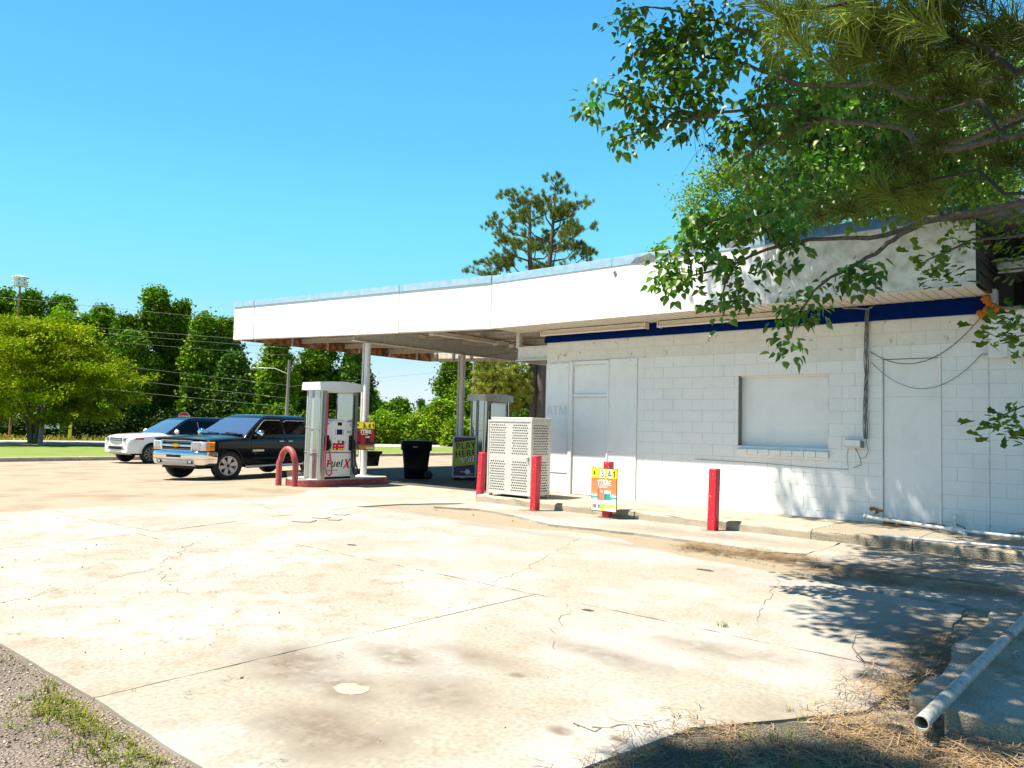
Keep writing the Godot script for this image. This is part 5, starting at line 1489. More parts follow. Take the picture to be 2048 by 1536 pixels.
func build_objects() -> void:
	pump_island(0.05, 2.62, "chipped red edged concrete island under the nearer fuel pump")
	pump_island(-5.1, -2.95, "red edged concrete island under the farther shaded fuel pump")
	fuel_pump(Vector3(-15.22, LOT + 0.17, 1.75), "steel and white fuel pump with FuelX lettering, nearer of two", false)
	fuel_pump(Vector3(-15.30, LOT + 0.17, -3.92), "shaded steel fuel pump behind the perforated cabinet, farther of two", true)
	var st := S(true)
	var hp := [Vector3(-15.86, LOT - 0.1, 2.72), Vector3(-15.86, 0.48, 2.72)]
	for k in 9:
		var a := PI - PI * (k + 0.5) / 9.0
		hp.append(Vector3(-15.60 + cos(a) * 0.26, 0.50 + sin(a) * 0.30, 2.68 - 0.03 * k / 9.0))
	hp.append(Vector3(-15.34, 0.48, 2.62))
	hp.append(Vector3(-15.34, LOT - 0.1, 2.62))
	tube(st, hp, [0.07], 14)
	tag(obj("hoop_barrier", st, M.old_red), "faded red bent pipe barrier at the end of the near pump island", "barrier")
	red_post(-10.92, 1.10, 0.95, Vector2(-0.01, -0.045), "red square bollard left of the perforated cabinet")
	red_post(-8.64, 2.10, 0.99, Vector2(-0.005, -0.02), "chipped red square bollard in front of the perforated cabinet")
	red_post(-7.20, 1.95, 0.95, Vector2(0.0, -0.015), "red square bollard that carries the orange price sign")
	red_post(-5.27, 2.0, 0.94, Vector2(-0.01, -0.02), "red square bollard standing alone in front of the boarded window")
	price_sign(Vector3(-7.205, 0.07, 2.045), 0.02, "orange TIME price sign fixed to a short red bollard", false)
	price_sign(Vector3(-15.45, 0.77, 0.56), deg_to_rad(38), "dark red TIME price sign fixed to the canopy post behind the pump", true, 0.50, 0.71)
	play_sign()
	bottle_cage()
	wheeled_bin()
	var t := thing("windscreen_bin", "black windscreen washing bin hung on the canopy post behind the pump", "bin", Vector3(-15.72, 0.35, 0.16))
	st = S(true)
	rect_loft(st, [[0.0, 0.14, 0.18, 0.03, 0.0], [0.36, 0.17, 0.22, 0.03, 0.0]])
	obj("bucket", st, M.black_plastic, t)
	st = S(true)
	rect_loft(st, [[0.30, 0.19, 0.25, 0.03, 0.0], [0.38, 0.20, 0.26, 0.03, 0.0]])
	obj("rim", st, M.black_plastic, t)
	# the long white pipe on the pad
	t = thing("loose_pipe", "long weathered white plastic pipe lying over the concrete pad at lower right", "pipe")
	var a := Vector3(-0.925, 0.085, 8.70)
	var b := Vector3(-0.80, 0.10, 3.0)
	st = S(true)
	tube(st, [a, a.lerp(b, 0.3), a.lerp(b, 0.6), b], [0.033], 16, false)
	tube(st, [a.lerp(b, 0.001), a.lerp(b, 0.4)], [0.030], 16, false)
	for k in 16:
		var t0 := TAU * k / 16
		var t1 := TAU * (k + 1) / 16
		var p := func(r: float, an: float) -> Vector3: return a + Vector3(cos(an) * r, sin(an) * r, 0.001)
		face(st, [p.call(0.030, t0), p.call(0.035, t0), p.call(0.035, t1), p.call(0.030, t1)], Vector3(0, 0, 1))
	obj("pipe", st, M.old_pvc, t)
	st = S(true)
	tube(st, [a.lerp(b, 0.36), a.lerp(b, 0.38)], [0.0395], 16)
	obj("coupling", st, M.pole_wood, t)
	o_tag_stub()
	# a dry stalk or two, leaning sticks
	st = S(true)
	tube(st, [Vector3(-0.55, -0.06, 8.35), Vector3(-0.52, 0.1, 8.32), Vector3(-0.47, 0.22, 8.3)], [0.008, 0.006, 0.004], 6)
	tag(obj("dry_stalk", st, M.pale_bark), "dry reddish stalk standing in pine straw right of the loose pipe", "twig")
	st = S(true)
	tube(st, [Vector3(-1.55, -0.045, 7.4), Vector3(-1.66, 0.01, 7.3), Vector3(-1.68, 0.06, 7.15), Vector3(-1.6, 0.075, 7.05)], [0.005, 0.004, 0.003], 5)
	tag(obj("fallen_twig", st, M.bark), "thin arched twig lying by the broken edge of the concrete pad", "twig")
	build_roadside()

func o_tag_stub() -> void:
	var o := one_box("wood_block", Vector3(-0.93, -0.03, 8.42), Vector3(0.08, 0.17, 0.07), M.bark, null, 0.006)
	tag(o, "dark wooden block propping the near end of the loose white pipe", "wood block")

func build_roadside() -> void:
	# nest box house on a tall pole
	var at := Vector3(-69.04, -0.50, -6.92)
	var t := thing("bird_house", "white two storey martin house on a tall leaning brown pole", "bird house", at)
	var top := 12.09
	var st := S(true)
	tube(st, [Vector3(0, 0, 0), Vector3(0.25, top, 0)], [0.10, 0.07], 8)
	obj("pole", st, M.rust_wood, t)
	for k in 2:
		var y := top + 0.05 + k * 0.34
		st = S()
		var lz := [[y - 0.03, 0.62], [y, 0.62]]
		for q in [[y - 0.04, 0.60, 0.05], [y + 0.0, 0.44, 0.30]]:
			lathe(st, [Vector2(0, q[0]), Vector2(q[1], q[0]), Vector2(q[1], q[0] + q[2]), Vector2(0, q[0] + q[2])], 6, Transform3D(Basis(), Vector3(0.25, 0, 0)))
		obj("storey", st, M.white_plastic, t)
		st = S()
		for j in 6:
			var an := TAU * (j + 0.5) / 6
			var b := Basis(Vector3.UP, -an)
			lathe(st, [Vector2(0.05, 0.0), Vector2(0.05, 0.012), Vector2(0, 0.012)], 10, Transform3D(b * Basis(Vector3(0, 0, 1), -PI / 2), Vector3(0.25, y + 0.15, 0) + b * Vector3(0.385, 0, 0)))
		obj("entrance", st, M.black_plastic, t)
	st = S()
	lathe(st, [Vector2(0.66, top + 0.70), Vector2(0.64, top + 0.74), Vector2(0.0, top + 0.92)], 6, Transform3D(Basis(), Vector3(0.25, 0, 0)))
	lathe(st, [Vector2(0.66, top + 0.70), Vector2(0.0, top + 0.70)], 6, Transform3D(Basis(), Vector3(0.25, 0, 0)))
	obj("roof", st, M.white_plastic, t)
	# stop sign seen over the white car
	var d := Vector3(-49.95, -0.45, -11.53)
	t = thing("stop_sign", "red octagonal stop sign rising behind the white car roof", "road sign", d, 0.95)
	st = S(true)
	tube(st, [Vector3(0, 0, -0.03), Vector3(0, 2.0, -0.03)], [0.03], 6)
	obj("post", st, M.galvanised, t)
	for q in [[0.40, M.white_ink, 0.0], [0.38, M.red_ink, 0.004]]:
		var p := PackedVector2Array()
		for k in 8: p.append(Vector2(cos(PI / 8 + TAU * k / 8), sin(PI / 8 + TAU * k / 8)) * q[0])
		st = S()
		prism(st, p, 0.0, 0.006 + q[2], Transform3D(Basis(), Vector3(0, 2.0, 0)))
		obj("plate", st, q[1], t)
	lettering("lettering", "STOP", 0.25, M.white_ink, t, Transform3D(Basis(Vector3(0.8, 0, 0), Vector3.UP, Vector3(0, 0, 1)), Vector3(-0.30, 2.0 - 0.125, 0.013)))
	# white arrow sign across the road
	t = thing("arrow_sign", "white roadside board with a blue arrow on two posts", "sign", Vector3(-70.98, -0.50, -10.54), 0.95)
	for x in [-0.55, 0.55]: one_box("post", Vector3(x, 0.9, -0.04), Vector3(0.07, 1.9, 0.07), M.rust_wood, t)
	one_box("board", Vector3(0, 1.35, 0), Vector3(1.15, 0.95, 0.03), M.white_plastic, t, 0.005)
	st = S()
	prism(st, poly2([-0.35, 1.17, -0.2, 1.10, -0.2, 1.15, 0.45, 1.15, 0.45, 1.19, -0.2, 1.19, -0.2, 1.24]), 0.015, 0.022)
	obj("arrow", st, M.screen, t)
	lettering("lettering", "E", 0.2, M.ink, t, Transform3D(Basis(), Vector3(-0.52, 1.52, 0.017)))
	lettering("lettering", "C", 0.2, M.ink, t, Transform3D(Basis(), Vector3(-0.52, 1.26, 0.017)))
	# yellow marker by the far roadside
	t = thing("hazard_marker", "narrow yellow hazard marker post with black stripes across the road", "road sign", Vector3(-65.48, -0.50, -10.01), 0.95 + 0.5)
	one_box("post", Vector3(0, 0.9, 0), Vector3(0.22, 1.8, 0.05), M.yellow, t, 0.005)
	one_box("plate", Vector3(0.25, 2.0, 0), Vector3(0.75, 0.45, 0.02), M.yellow, t, 0.004, Basis(Vector3(0, 0, 1), 0.7))
	st = S()
	for k in 3: box(st, Vector3(0.0, 1.0 + k * 0.33, 0.027), Vector3(0.2, 0.07, 0.006), Basis(Vector3(0, 0, 1), 0.5))
	obj("stripe", st, M.ink, t)
	t = thing("fence_post", "weathered round wooden post standing by the low branching tree", "post", Vector3(-53.20, -0.40, -4.08))
	st = S(true)
	tube(st, [Vector3(0, 0, 0), Vector3(0.12, 2.35, 0)], [0.15, 0.13], 10)
	obj("shaft", st, M.pole_wood, t)
	for q in [[-56.23, -23.33, 7.13, 0.12, 0.0, "weathered utility pole with a lamp arm behind the black truck", 1], [-41.68, -30.64, 10.32, 0.12, 0.0, "weathered utility pole behind the farther canopy post", 0]]:
		t = thing("utility_pole", q[5], "utility pole", Vector3(q[0], -0.5, q[1]), 0.0, "utility poles beyond the road")
		st = S(true)
		tube(st, [Vector3(0, 0, 0), Vector3(q[3], q[2], q[4])], [0.16, 0.11], 10)
		obj("shaft", st, M.pole_wood, t)
		if q[6]:
			st = S(true)
			var top2 := Vector3(q[3], q[2] - 1.2, q[4])
			var r := Vector3(0.756, 0.026, -0.654)
			tube(st, [top2, top2 - r * 1.2 + Vector3(0, 0.5, 0), top2 - r * 2.6 + Vector3(0, 0.55, 0)], [0.04], 6)
			obj("lamp_arm", st, M.galvanised, t)
			one_box("lamp_head", top2 - r * 2.8 + Vector3(0, 0.52, 0), Vector3(0.5, 0.12, 0.5), M.galvanised, t, 0.04)
	# wires strung along the road
	for q in [[-68.44, 10.28, 1.19, -50.74, 8.76, -19.57, 0.0, "topmost of the wires crossing in front of the left hand wood"], [-68.47, 8.5, 1.08, -50.76, 7.45, -19.65, 0.0, "second of the wires crossing in front of the left hand wood"], [-68.48, 8.1, 1.06, -50.77, 7.03, -19.68, 0.0, "third of the wires crossing in front of the left hand wood"], [-68.48, 7.56, 1.02, -50.78, 6.47, -19.71, 0.0, "fourth of the wires crossing in front of the left hand wood"], [-68.5, 6.54, 0.96, -50.82, 4.21, -19.85, 0.0, "fifth of the wires crossing in front of the left hand wood"], [-68.52, 5.61, 0.91, -50.84, 3.23, -19.91, 0.0, "sixth of the wires crossing in front of the left hand wood"], [-68.54, 4.47, 0.84, -50.85, 2.57, -19.95, 0.0, "lowest of the wires crossing in front of the left hand wood"], [-54.33, 4.29, -22.1, -45.72, 6.41, -34.71, 0.0, "single wire crossing the sky gap between the canopy posts"]]:
		st = S(true)
		tube(st, sag(Vector3(q[0], q[1], q[2]), Vector3(q[3], q[4], q[5]), q[6], 20), [0.010], 4)
		tag(obj("power_line", st, M.cable_grey), q[7], "wire", "wires along the road")

# ---------------------------------------------------------------- vehicles: front towards +z, origin under the front axle
func keyed(keys: Array, z: float, c: int) -> float:
	# keys run from the front (large z) to the rear
	if z >= keys[0][0]: return keys[0][c]
	for i in keys.size() - 1:
		if z <= keys[i][0] and z >= keys[i + 1][0]:
			var t: float = (keys[i][0] - z) / maxf(keys[i][0] - keys[i + 1][0], 1e-5)
			return lerpf(keys[i][c], keys[i + 1][c], t)
	return keys[keys.size() - 1][c]

func body_shell(keys: Array, arches: Array, belly: float) -> SurfaceTool:
	# keys: z, sill height, shoulder height, top height, half width
	var zs := []
	for k in keys: zs.append(k[0])
	var z: float = keys[0][0]
	while z > keys[keys.size() - 1][0]:
		zs.append(z)
		z -= 0.07
	for a in arches:
		for i in 15:
			var an := PI * i / 14.0
			zs.append(a[0] + cos(an) * a[2])
		zs.append(a[0] + a[2] + 0.002)
		zs.append(a[0] - a[2] - 0.002)
	zs.sort()
	zs.reverse()
	var rings := []
	var last := 99.0
	for v in zs:
		if last - v < 0.0015: continue
		if v < keys[keys.size() - 1][0]: continue
		last = v
		var yl := keyed(keys, v, 1)
		var ys := keyed(keys, v, 2)
		var yt := keyed(keys, v, 3)
		var w := keyed(keys, v, 4)
		for a in arches:
			var q: float = a[2] * a[2] - (v - a[0]) * (v - a[0])
			if q > 0: yl = maxf(yl, a[1] + sqrt(q))
		yl = minf(yl, ys - 0.03)
		var half := []
		for j in 8:
			var y := lerpf(yl, ys, j / 7.0)
			half.append(Vector3(w * (1.0 - 0.05 * pow((y - belly) / 0.5, 2)), y, v))
		var wt: float = half[7].x
		half.append(Vector3(wt - 0.018, ys + (yt - ys) * 0.22, v))
		half.append(Vector3(wt - 0.07, ys + (yt - ys) * 0.45, v))
		half.append(Vector3(wt - 0.18, ys + (yt - ys) * 0.70, v))
		half.append(Vector3(wt * 0.5, yt - (yt - ys) * 0.05, v))
		half.append(Vector3(0, yt, v))
		var ring := half.duplicate()
		for j in range(half.size() - 2, -1, -1): ring.append(Vector3(-half[j].x, half[j].y, v))
		rings.append(ring)
	var st := S(true)
	for i in rings.size() - 1:
		for j in rings[i].size() - 1:
			var c := Vector3(0, 0.6, rings[i][j].z)
			face(st, [rings[i][j], rings[i][j + 1], rings[i + 1][j + 1], rings[i + 1][j]], rings[i][j] + rings[i][j + 1] - c * 2.0)
	st.set_smooth_group(FLAT)
	for e in [0, rings.size() - 1]:
		var r: Array = rings[e]
		for j in r.size() / 2:
			var k: int = r.size() - 1 - j
			face(st, [r[j], r[j + 1], r[k - 1], r[k]] if j + 1 < k - 1 else [r[j], r[j + 1], r[k]], Vector3(0, 0, 1 if e == 0 else -1))
	return st

func cab_loop(l: Array) -> Array:
	# level: y, front z, rear z, half width, corner radius
	var p := []
	var y: float = l[0]
	var r: float = l[4]
	for q in 4:
		var cx: float = [l[3] - r, -l[3] + r, -l[3] + r, l[3] - r][q]
		var cz: float = [l[1] - r, l[1] - r, l[2] + r, l[2] + r][q]
		for k in 5:
			var a := PI / 2 * (q + k / 4.0)
			p.append(Vector3(cx + cos(a) * r, y, cz + sin(a) * r))
	return p

func cab_shell(levels: Array) -> SurfaceTool:
	var st := S(true)
	for i in levels.size() - 1:
		var a := cab_loop(levels[i])
		var b := cab_loop(levels[i + 1])
		var c := Vector3(0, 0, (levels[i][1] + levels[i][2]) / 2)
		for k in a.size():
			var k2 := (k + 1) % a.size()
			var o: Vector3 = a[k] + a[k2] - c * 2.0
			face(st, [a[k], a[k2], b[k2], b[k]], Vector3(o.x, 0.6 if i > 0 else 0.0, o.z))
	face(st, cab_loop(levels[levels.size() - 1]), Vector3.UP)
	return st

func at_level(levels: Array, y: float, c: int) -> float:
	for i in levels.size() - 1:
		if y <= levels[i + 1][0]: return lerpf(levels[i][c], levels[i + 1][c], clampf((y - levels[i][0]) / (levels[i + 1][0] - levels[i][0]), 0.0, 1.0))
	return levels[levels.size() - 1][c]

func side_patch(st: SurfaceTool, levels: Array, poly: Array, s: float, off: float) -> void:
	# quad in (z, y): lower front, lower rear, upper rear, upper front
	for i in 6:
		for j in 6:
			var q := []
			for e in [[i, j], [i + 1, j], [i + 1, j + 1], [i, j + 1]]:
				var u: float = e[0] / 6.0
				var v: float = e[1] / 6.0
				var lo: Vector2 = poly[0].lerp(poly[1], u)
				var hi: Vector2 = poly[3].lerp(poly[2], u)
				var p := lo.lerp(hi, v)
				q.append(Vector3(s * (at_level(levels, p.y, 3) + off), p.y, p.x))
			face(st, q, Vector3(s, 0.1, 0))

func end_patch(st: SurfaceTool, levels: Array, y0: float, y1: float, inset: float, off: float, front := true) -> void:
	for j in 6:
		var ya := lerpf(y0, y1, j / 6.0)
		var yb := lerpf(y0, y1, (j + 1) / 6.0)
		var c := 1 if front else 2
		var za := at_level(levels, ya, c) + (off if front else -off)
		var zb := at_level(levels, yb, c) + (off if front else -off)
		var wa := at_level(levels, ya, 3) - inset
		var wb := at_level(levels, yb, 3) - inset
		for k in 6:
			var f0 := -1.0 + k / 3.0
			var f1 := -1.0 + (k + 1) / 3.0
			var bow := func(f: float) -> float: return (-0.014 - 0.03 * f * f) * (1.0 if front else -1.0)
			face(st, [Vector3(f0 * wa, ya, za + bow.call(f0) + 0.05), Vector3(f1 * wa, ya, za + bow.call(f1) + 0.05), Vector3(f1 * wb, yb, zb + bow.call(f1) + 0.05), Vector3(f0 * wb, yb, zb + bow.call(f0) + 0.05)], Vector3(0, 0.3, 1 if front else -1))

func road_wheel(t: Node3D, at: Vector3, side: float, r: float, w: float, rr: float, spokes: int, sw: float, rim: Material, steer := 0.0) -> void:
	var n := Node3D.new()
	n.name = "wheel"
	t.add_child(n, true)
	n.transform = Transform3D(Basis(Vector3.UP, steer) * Basis(Vector3(0, side, 0), Vector3(side, 0, 0), Vector3(0, 0, -1)), at)
	# own axis y points outwards
	var st := S(true)
	lathe(st, [Vector2(rr - 0.01, -w / 2), Vector2(r - 0.05, -w / 2), Vector2(r - 0.012, -w / 2 + 0.03), Vector2(r, -w / 2 + 0.07), Vector2(r, w / 2 - 0.07), Vector2(r - 0.012, w / 2 - 0.03), Vector2(r - 0.05, w / 2), Vector2(rr + 0.015, w / 2 + 0.004), Vector2(rr, w / 2 - 0.01)], 40)
	obj("tyre", st, M.rubber, n)
	st = S(true)
	lathe(st, [Vector2(rr, w / 2 - 0.012), Vector2(rr - 0.004, w / 2 + 0.004), Vector2(rr - 0.025, w / 2), Vector2(rr - 0.035, w / 2 - 0.10), Vector2(rr - 0.05, -w / 2 + 0.02)], 40)
	st.set_smooth_group(FLAT)
	for k in spokes:
		var a := TAU * k / spokes + 0.26
		var d := Vector3(cos(a), 0, sin(a))
		var e := Vector3(-sin(a), 0, cos(a))
		var y0 := w / 2 - 0.035
		var p := [d * 0.05 + e * sw * 0.55, d * 0.05 - e * sw * 0.55, d * (rr - 0.012) - e * sw, d * (rr - 0.012) + e * sw]
		var up := Vector3(0, y0, 0)
		var top := []
		for v in p: top.append(v + up + Vector3(0, 0.012 if v.length() > 0.15 else 0.0, 0))
		face(st, top, Vector3.UP)
		for j in 4:
			var j2 := (j + 1) % 4
			face(st, [top[j], top[j2], top[j2] - Vector3(0, 0.05, 0), top[j] - Vector3(0, 0.05, 0)], p[j] + p[j2] - d * rr)
	st.set_smooth_group(0)
	lathe(st, [Vector2(0.085, w / 2 - 0.05), Vector2(0.08, w / 2 - 0.022), Vector2(0.045, w / 2 - 0.012)], 20)
	obj("rim", st, rim, n)
	st = S(true)
	lathe(st, [Vector2(0.045, w / 2 - 0.02), Vector2(0.042, w / 2 - 0.008), Vector2(0.0, w / 2 - 0.006)], 16)
	obj("hub_cap", st, M.black_plastic, n)
	st = S(true)
	lathe(st, [Vector2(rr - 0.04, -0.02), Vector2(0.0, -0.02)], 24)
	obj("brake_disc", st, M.rubber, n)

func band(st: SurfaceTool, plan: Array, prof: Array) -> void:
	# plan: points (x, z) seen from above, left to right; prof: (height, inset) from top to bottom
	for i in plan.size() - 1:
		for j in prof.size() - 1:
			var q := []
			for e in [[i, j], [i + 1, j], [i + 1, j + 1], [i, j + 1]]:
				var p: Vector2 = plan[e[0]]
				var a: Vector2 = plan[maxi(e[0] - 1, 0)]
				var b: Vector2 = plan[mini(e[0] + 1, plan.size() - 1)]
				var t := (b - a).normalized()
				var o := Vector2(t.y, -t.x)
				if o.dot(p - Vector2(0, p.y - 1.0) * 1.0) < 0: o = -o
				var f: Vector2 = p - o * prof[j if e[1] == j else j + 1][1]
				q.append(Vector3(f.x, prof[e[1]][0], f.y))
			var m: Vector3 = q[0] + q[1]
			face(st, q, Vector3(m.x * 0.5, 0.0, 1.0))

func pickup() -> void:
	var t := thing("pickup_truck", "black crew cab pickup truck with chrome grille and bumper beyond the near pump", "pickup truck", Vector3(-20.83, -0.25, 2.02), deg_to_rad(17))
	var keys := [[0.93, 0.62, 1.02, 1.10, 0.80], [0.905, 0.61, 1.05, 1.14, 0.88], [0.85, 0.60, 1.07, 1.165, 0.945], [0.75, 0.58, 1.085, 1.18, 0.98], [0.45, 0.55, 1.10, 1.215, 1.0], [-0.1, 0.48, 1.12, 1.25, 1.005], [-0.75, 0.46, 1.145, 1.275, 1.005], [-3.58, 0.46, 1.18, 1.28, 1.005], [-3.64, 0.48, 1.20, 1.24, 1.005], [-4.75, 0.55, 1.22, 1.26, 1.0], [-4.85, 0.6, 1.20, 1.24, 0.98]]
	obj("body", body_shell(keys, [[0.0, 0.42, 0.475], [-3.64, 0.42, 0.475]], 0.95), M.black_paint, t)
	var lv := [[1.20, -0.62, -3.62, 0.955, 0.10], [1.30, -0.70, -3.62, 0.945, 0.10], [1.73, -1.42, -3.52, 0.775, 0.10], [1.82, -1.60, -3.48, 0.72, 0.10], [1.865, -1.76, -3.42, 0.64, 0.12], [1.885, -1.98, -3.3, 0.45, 0.14]]
	obj("cab", cab_shell(lv), M.black_paint, t)
	var st := S(true)
	end_patch(st, lv, 1.25, 1.77, 0.075, 0.006)
	obj("windscreen", st, M.shield_glass, t)
	for s in [1.0, -1.0]:
		st = S(true)
		side_patch(st, lv, [Vector2(-0.98, 1.30), Vector2(-2.22, 1.30), Vector2(-2.18, 1.71), Vector2(-1.50, 1.71)], s, 0.004)
		obj("side_window", st, M.tinted_glass, t)
		st = S(true)
		side_patch(st, lv, [Vector2(-2.32, 1.30), Vector2(-3.40, 1.30), Vector2(-3.36, 1.71), Vector2(-2.29, 1.71)], s, 0.004)
		obj("side_window", st, M.tinted_glass, t)
		# pale rain guards over the windows
		st = S(true)
		var g := []
		for k in 13:
			var u := k / 12.0
			var zy := Vector2(-1.0, 1.37).lerp(Vector2(-1.46, 1.70), minf(u * 2.2, 1.0)) if u < 0.4545 else Vector2(-1.46, 1.71).lerp(Vector2(-2.18, 1.715), (u - 0.4545) / 0.5455)
			g.append(Vector3(s * (at_level(lv, zy.y, 3) + 0.02), zy.y, zy.x))
		tube(st, g, [0.016], 6)
		var g2 := []
		for k in 8:
			var zy := Vector2(-2.30, 1.66).lerp(Vector2(-2.42, 1.715), minf(k / 2.0, 1.0)) if k < 2 else Vector2(-2.42, 1.715).lerp(Vector2(-3.36, 1.715), (k - 2) / 5.0)
			g2.append(Vector3(s * (at_level(lv, zy.y, 3) + 0.02), zy.y, zy.x))
		tube(st, g2, [0.016], 6)
		obj("rain_guard", st, M.satin_chrome, t)
		# door seams and handles
		st = S()
		for z in [-0.80, -2.27, -3.1]: box(st, Vector3(s * 1.002, 0.88, z), Vector3(0.006, 0.60, 0.010))
		box(st, Vector3(s * 0.99, 0.60, -1.85), Vector3(0.03, 0.05, 2.0))
		obj("door_seam", st, M.black_plastic, t)
		st = S()
		for z in [-2.05, -2.45]: cbox(st, Vector3(s * 1.022, 1.09, z), Vector3(0.03, 0.035, 0.20), 0.012)
		obj("door_handle", st, M.chrome, t)
		st = S(true)
		tube(st, [Vector3(s * 1.02, 0.40, -0.55), Vector3(s * 1.04, 0.38, -0.62), Vector3(s * 1.04, 0.38, -3.0), Vector3(s * 1.0, 0.42, -3.06)], [0.045], 10)
		obj("running_board", st, M.satin_chrome, t)
		st = S(true)
		var pr := []
		for k in 9: pr.append(Vector2(sin(PI * k / 8.0) * 0.5, -cos(PI * k / 8.0) * 0.5))
		lathe(st, pr, 14, Transform3D(Basis.from_scale(Vector3(0.27, 0.20, 0.15)), Vector3(s * 1.13, 1.325, -0.98)))
		obj("mirror", st, M.chrome, t)
		st = S()
		cbox(st, Vector3(s * 1.13, 1.325, -1.03), Vector3(0.24, 0.17, 0.08), 0.02)
		cbox(st, Vector3(s * 0.98, 1.25, -0.98), Vector3(0.16, 0.07, 0.09), 0.015)
		obj("mirror_arm", st, M.black_plastic, t)
		# lamps that wrap the corner
		var pl := []
		for q in [[0.575, 0.955], [0.70, 0.952], [0.80, 0.945], [0.895, 0.915], [0.96, 0.865], [1.0, 0.765], [1.018, 0.62]]: pl.append(Vector2(s * q[0], q[1]))
		st = S(true)
		band(st, pl.slice(0, 6), [[1.085, 0.004], [1.08, -0.012], [0.845, -0.012], [0.84, 0.004]])
		obj("headlight", st, M.lamp_clear, t)
		st = S(true)
		band(st, pl.slice(4, 7), [[1.082, 0.0], [1.078, -0.017], [0.985, -0.017], [0.98, -0.013]])
		band(st, pl.slice(4, 7), [[0.965, -0.013], [0.96, -0.017], [0.85, -0.017], [0.846, 0.0]])
		obj("indicator", st, M.lamp_amber, t)
		st = S()
		for k in 2:
			box(st, Vector3(s * (0.66 + 0.0 * k), 1.02 - k * 0.12, 0.962), Vector3(0.10, 0.085, 0.02))
			box(st, Vector3(s * (0.79), 1.02 - k * 0.12, 0.955), Vector3(0.10, 0.085, 0.02), Basis(Vector3.UP, s * 0.15))
		obj("reflector", st, M.chrome, t)
		lettering("lettering", "SILVERADO", 0.055, M.chrome, t, Transform3D(Basis(Vector3(0, 0, -1.15 * s), Vector3.UP, Vector3(s, 0, 0)), Vector3(s * 1.004, 0.80, -0.86 if s > 0 else -1.4)), "Droid Sans", true, 0.006)
		lettering("lettering", "1500 LT", 0.035, M.cable_grey, t, Transform3D(Basis(Vector3(0, 0, -1.1 * s), Vector3.UP, Vector3(s, 0, 0)), Vector3(s * 1.004, 0.73, -0.9 if s > 0 else -1.2)), "Droid Sans", false, 0.004)
		for z in [0.0, -3.64]:
			road_wheel(t, Vector3(s * 0.865, 0.42, z), s, 0.42, 0.265, 0.27, 6, 0.064, M.alloy, -0.36 if z == 0.0 else 0.0)
			# lip of the arch
			st = S(true)
			var ar := []
			for k in 17:
				var an := PI * k / 16.0
				ar.append(Vector3(s * 1.0, 0.42 + sin(an) * 0.478, z + cos(an) * 0.478))
			tube(st, ar, [0.014], 6)
			obj("arch_lip", st, M.black_paint, t)
	one_box("underbody", Vector3(0, 0.62, -1.85), Vector3(1.36, 0.56, 5.3), M.black_plastic, t)
	one_box("bed_floor", Vector3(0, 1.255, -4.25), Vector3(1.55, 0.03, 1.1), M.black_plastic, t)
	# hood shield and wiper cowl
	st = S(true)
	var hp := []
	for k in 11:
		var f := -1.0 + k / 5.0
		hp.append(Vector3(f * 0.93, 1.165 - 0.03 * f * f, 0.955 - 0.10 * f * f))
	tube(st, hp, [0.028], 6)
	obj("bonnet_shield", st, M.black_plastic, t)
	st = S()
	for s in [1, -1]: box(st, Vector3(s * 0.42, 1.285, -0.60), Vector3(0.7, 0.03, 0.12), Basis(Vector3.UP, s * 0.05))
	obj("cowl", st, M.black_plastic, t)
	st = S(true)
	tube(st, [Vector3(0.6, 1.31, -0.62), Vector3(0.1, 1.33, -0.70)], [0.01], 5)
	tube(st, [Vector3(-0.1, 1.31, -0.62), Vector3(-0.6, 1.33, -0.70)], [0.01], 5)
	obj("wiper", st, M.black_plastic, t)
	# grille
	var arc := func(w: float, z: float, k: float) -> Array:
		var p := []
		for i in 13:
			var f := -1.0 + i / 6.0
			p.append(Vector2(f * w, z - k * f * f))
		return p
	st = S(true)
	band(st, arc.call(0.56, 0.955, 0.03), [[1.11, 0.0], [0.83, 0.0]])
	obj("grille_mesh", st, M.black_plastic, t)
	st = S(true)
	for q in [[1.115, 1.085], [1.065, 1.052], [1.005, 0.935], [0.885, 0.872], [0.855, 0.825]]:
		band(st, arc.call(0.57, 0.975, 0.03), [[q[0], 0.02], [q[0] - 0.005, -0.012], [q[1] + 0.005, -0.012], [q[1], 0.02]])
	for s in [-1, 1]: cbox(st, Vector3(s * 0.55, 0.97, 0.955), Vector3(0.045, 0.29, 0.05), 0.01)
	obj("grille_bar", st, M.chrome, t)
	st = S()
	prism(st, poly2([-0.13, -0.012, -0.12, -0.035, -0.035, -0.035, -0.04, -0.05, 0.035, -0.05, 0.04, -0.035, 0.115, -0.035, 0.13, 0.012, 0.12, 0.035, 0.035, 0.035, 0.04, 0.05, -0.035, 0.05, -0.04, 0.035, -0.115, 0.035]), 0.99, 1.008, Transform3D(Basis(), Vector3(0, 0.97, 0)))
	obj("emblem", st, M.gold, t)
	# bumper: chrome above and round the corners, silver apron low in the middle
	var plan := []
	for q in [[-1.015, 0.50], [-1.01, 0.66], [-0.985, 0.80], [-0.90, 0.91], [-0.70, 0.985], [-0.35, 1.03], [0.0, 1.045], [0.35, 1.03], [0.70, 0.985], [0.90, 0.91], [0.985, 0.80], [1.01, 0.66], [1.015, 0.50]]: plan.append(Vector2(q[0], q[1]))
	st = S(true)
	band(st, plan, [[0.825, 0.10], [0.82, 0.02], [0.79, -0.012], [0.72, -0.022], [0.62, -0.018], [0.60, 0.0]])
	for e in [[0, 5], [8, 13]]: band(st, plan.slice(e[0], e[1]), [[0.605, -0.015], [0.52, 0.0], [0.455, 0.03], [0.44, 0.08]])
	obj("bumper", st, M.chrome, t)
	st = S(true)
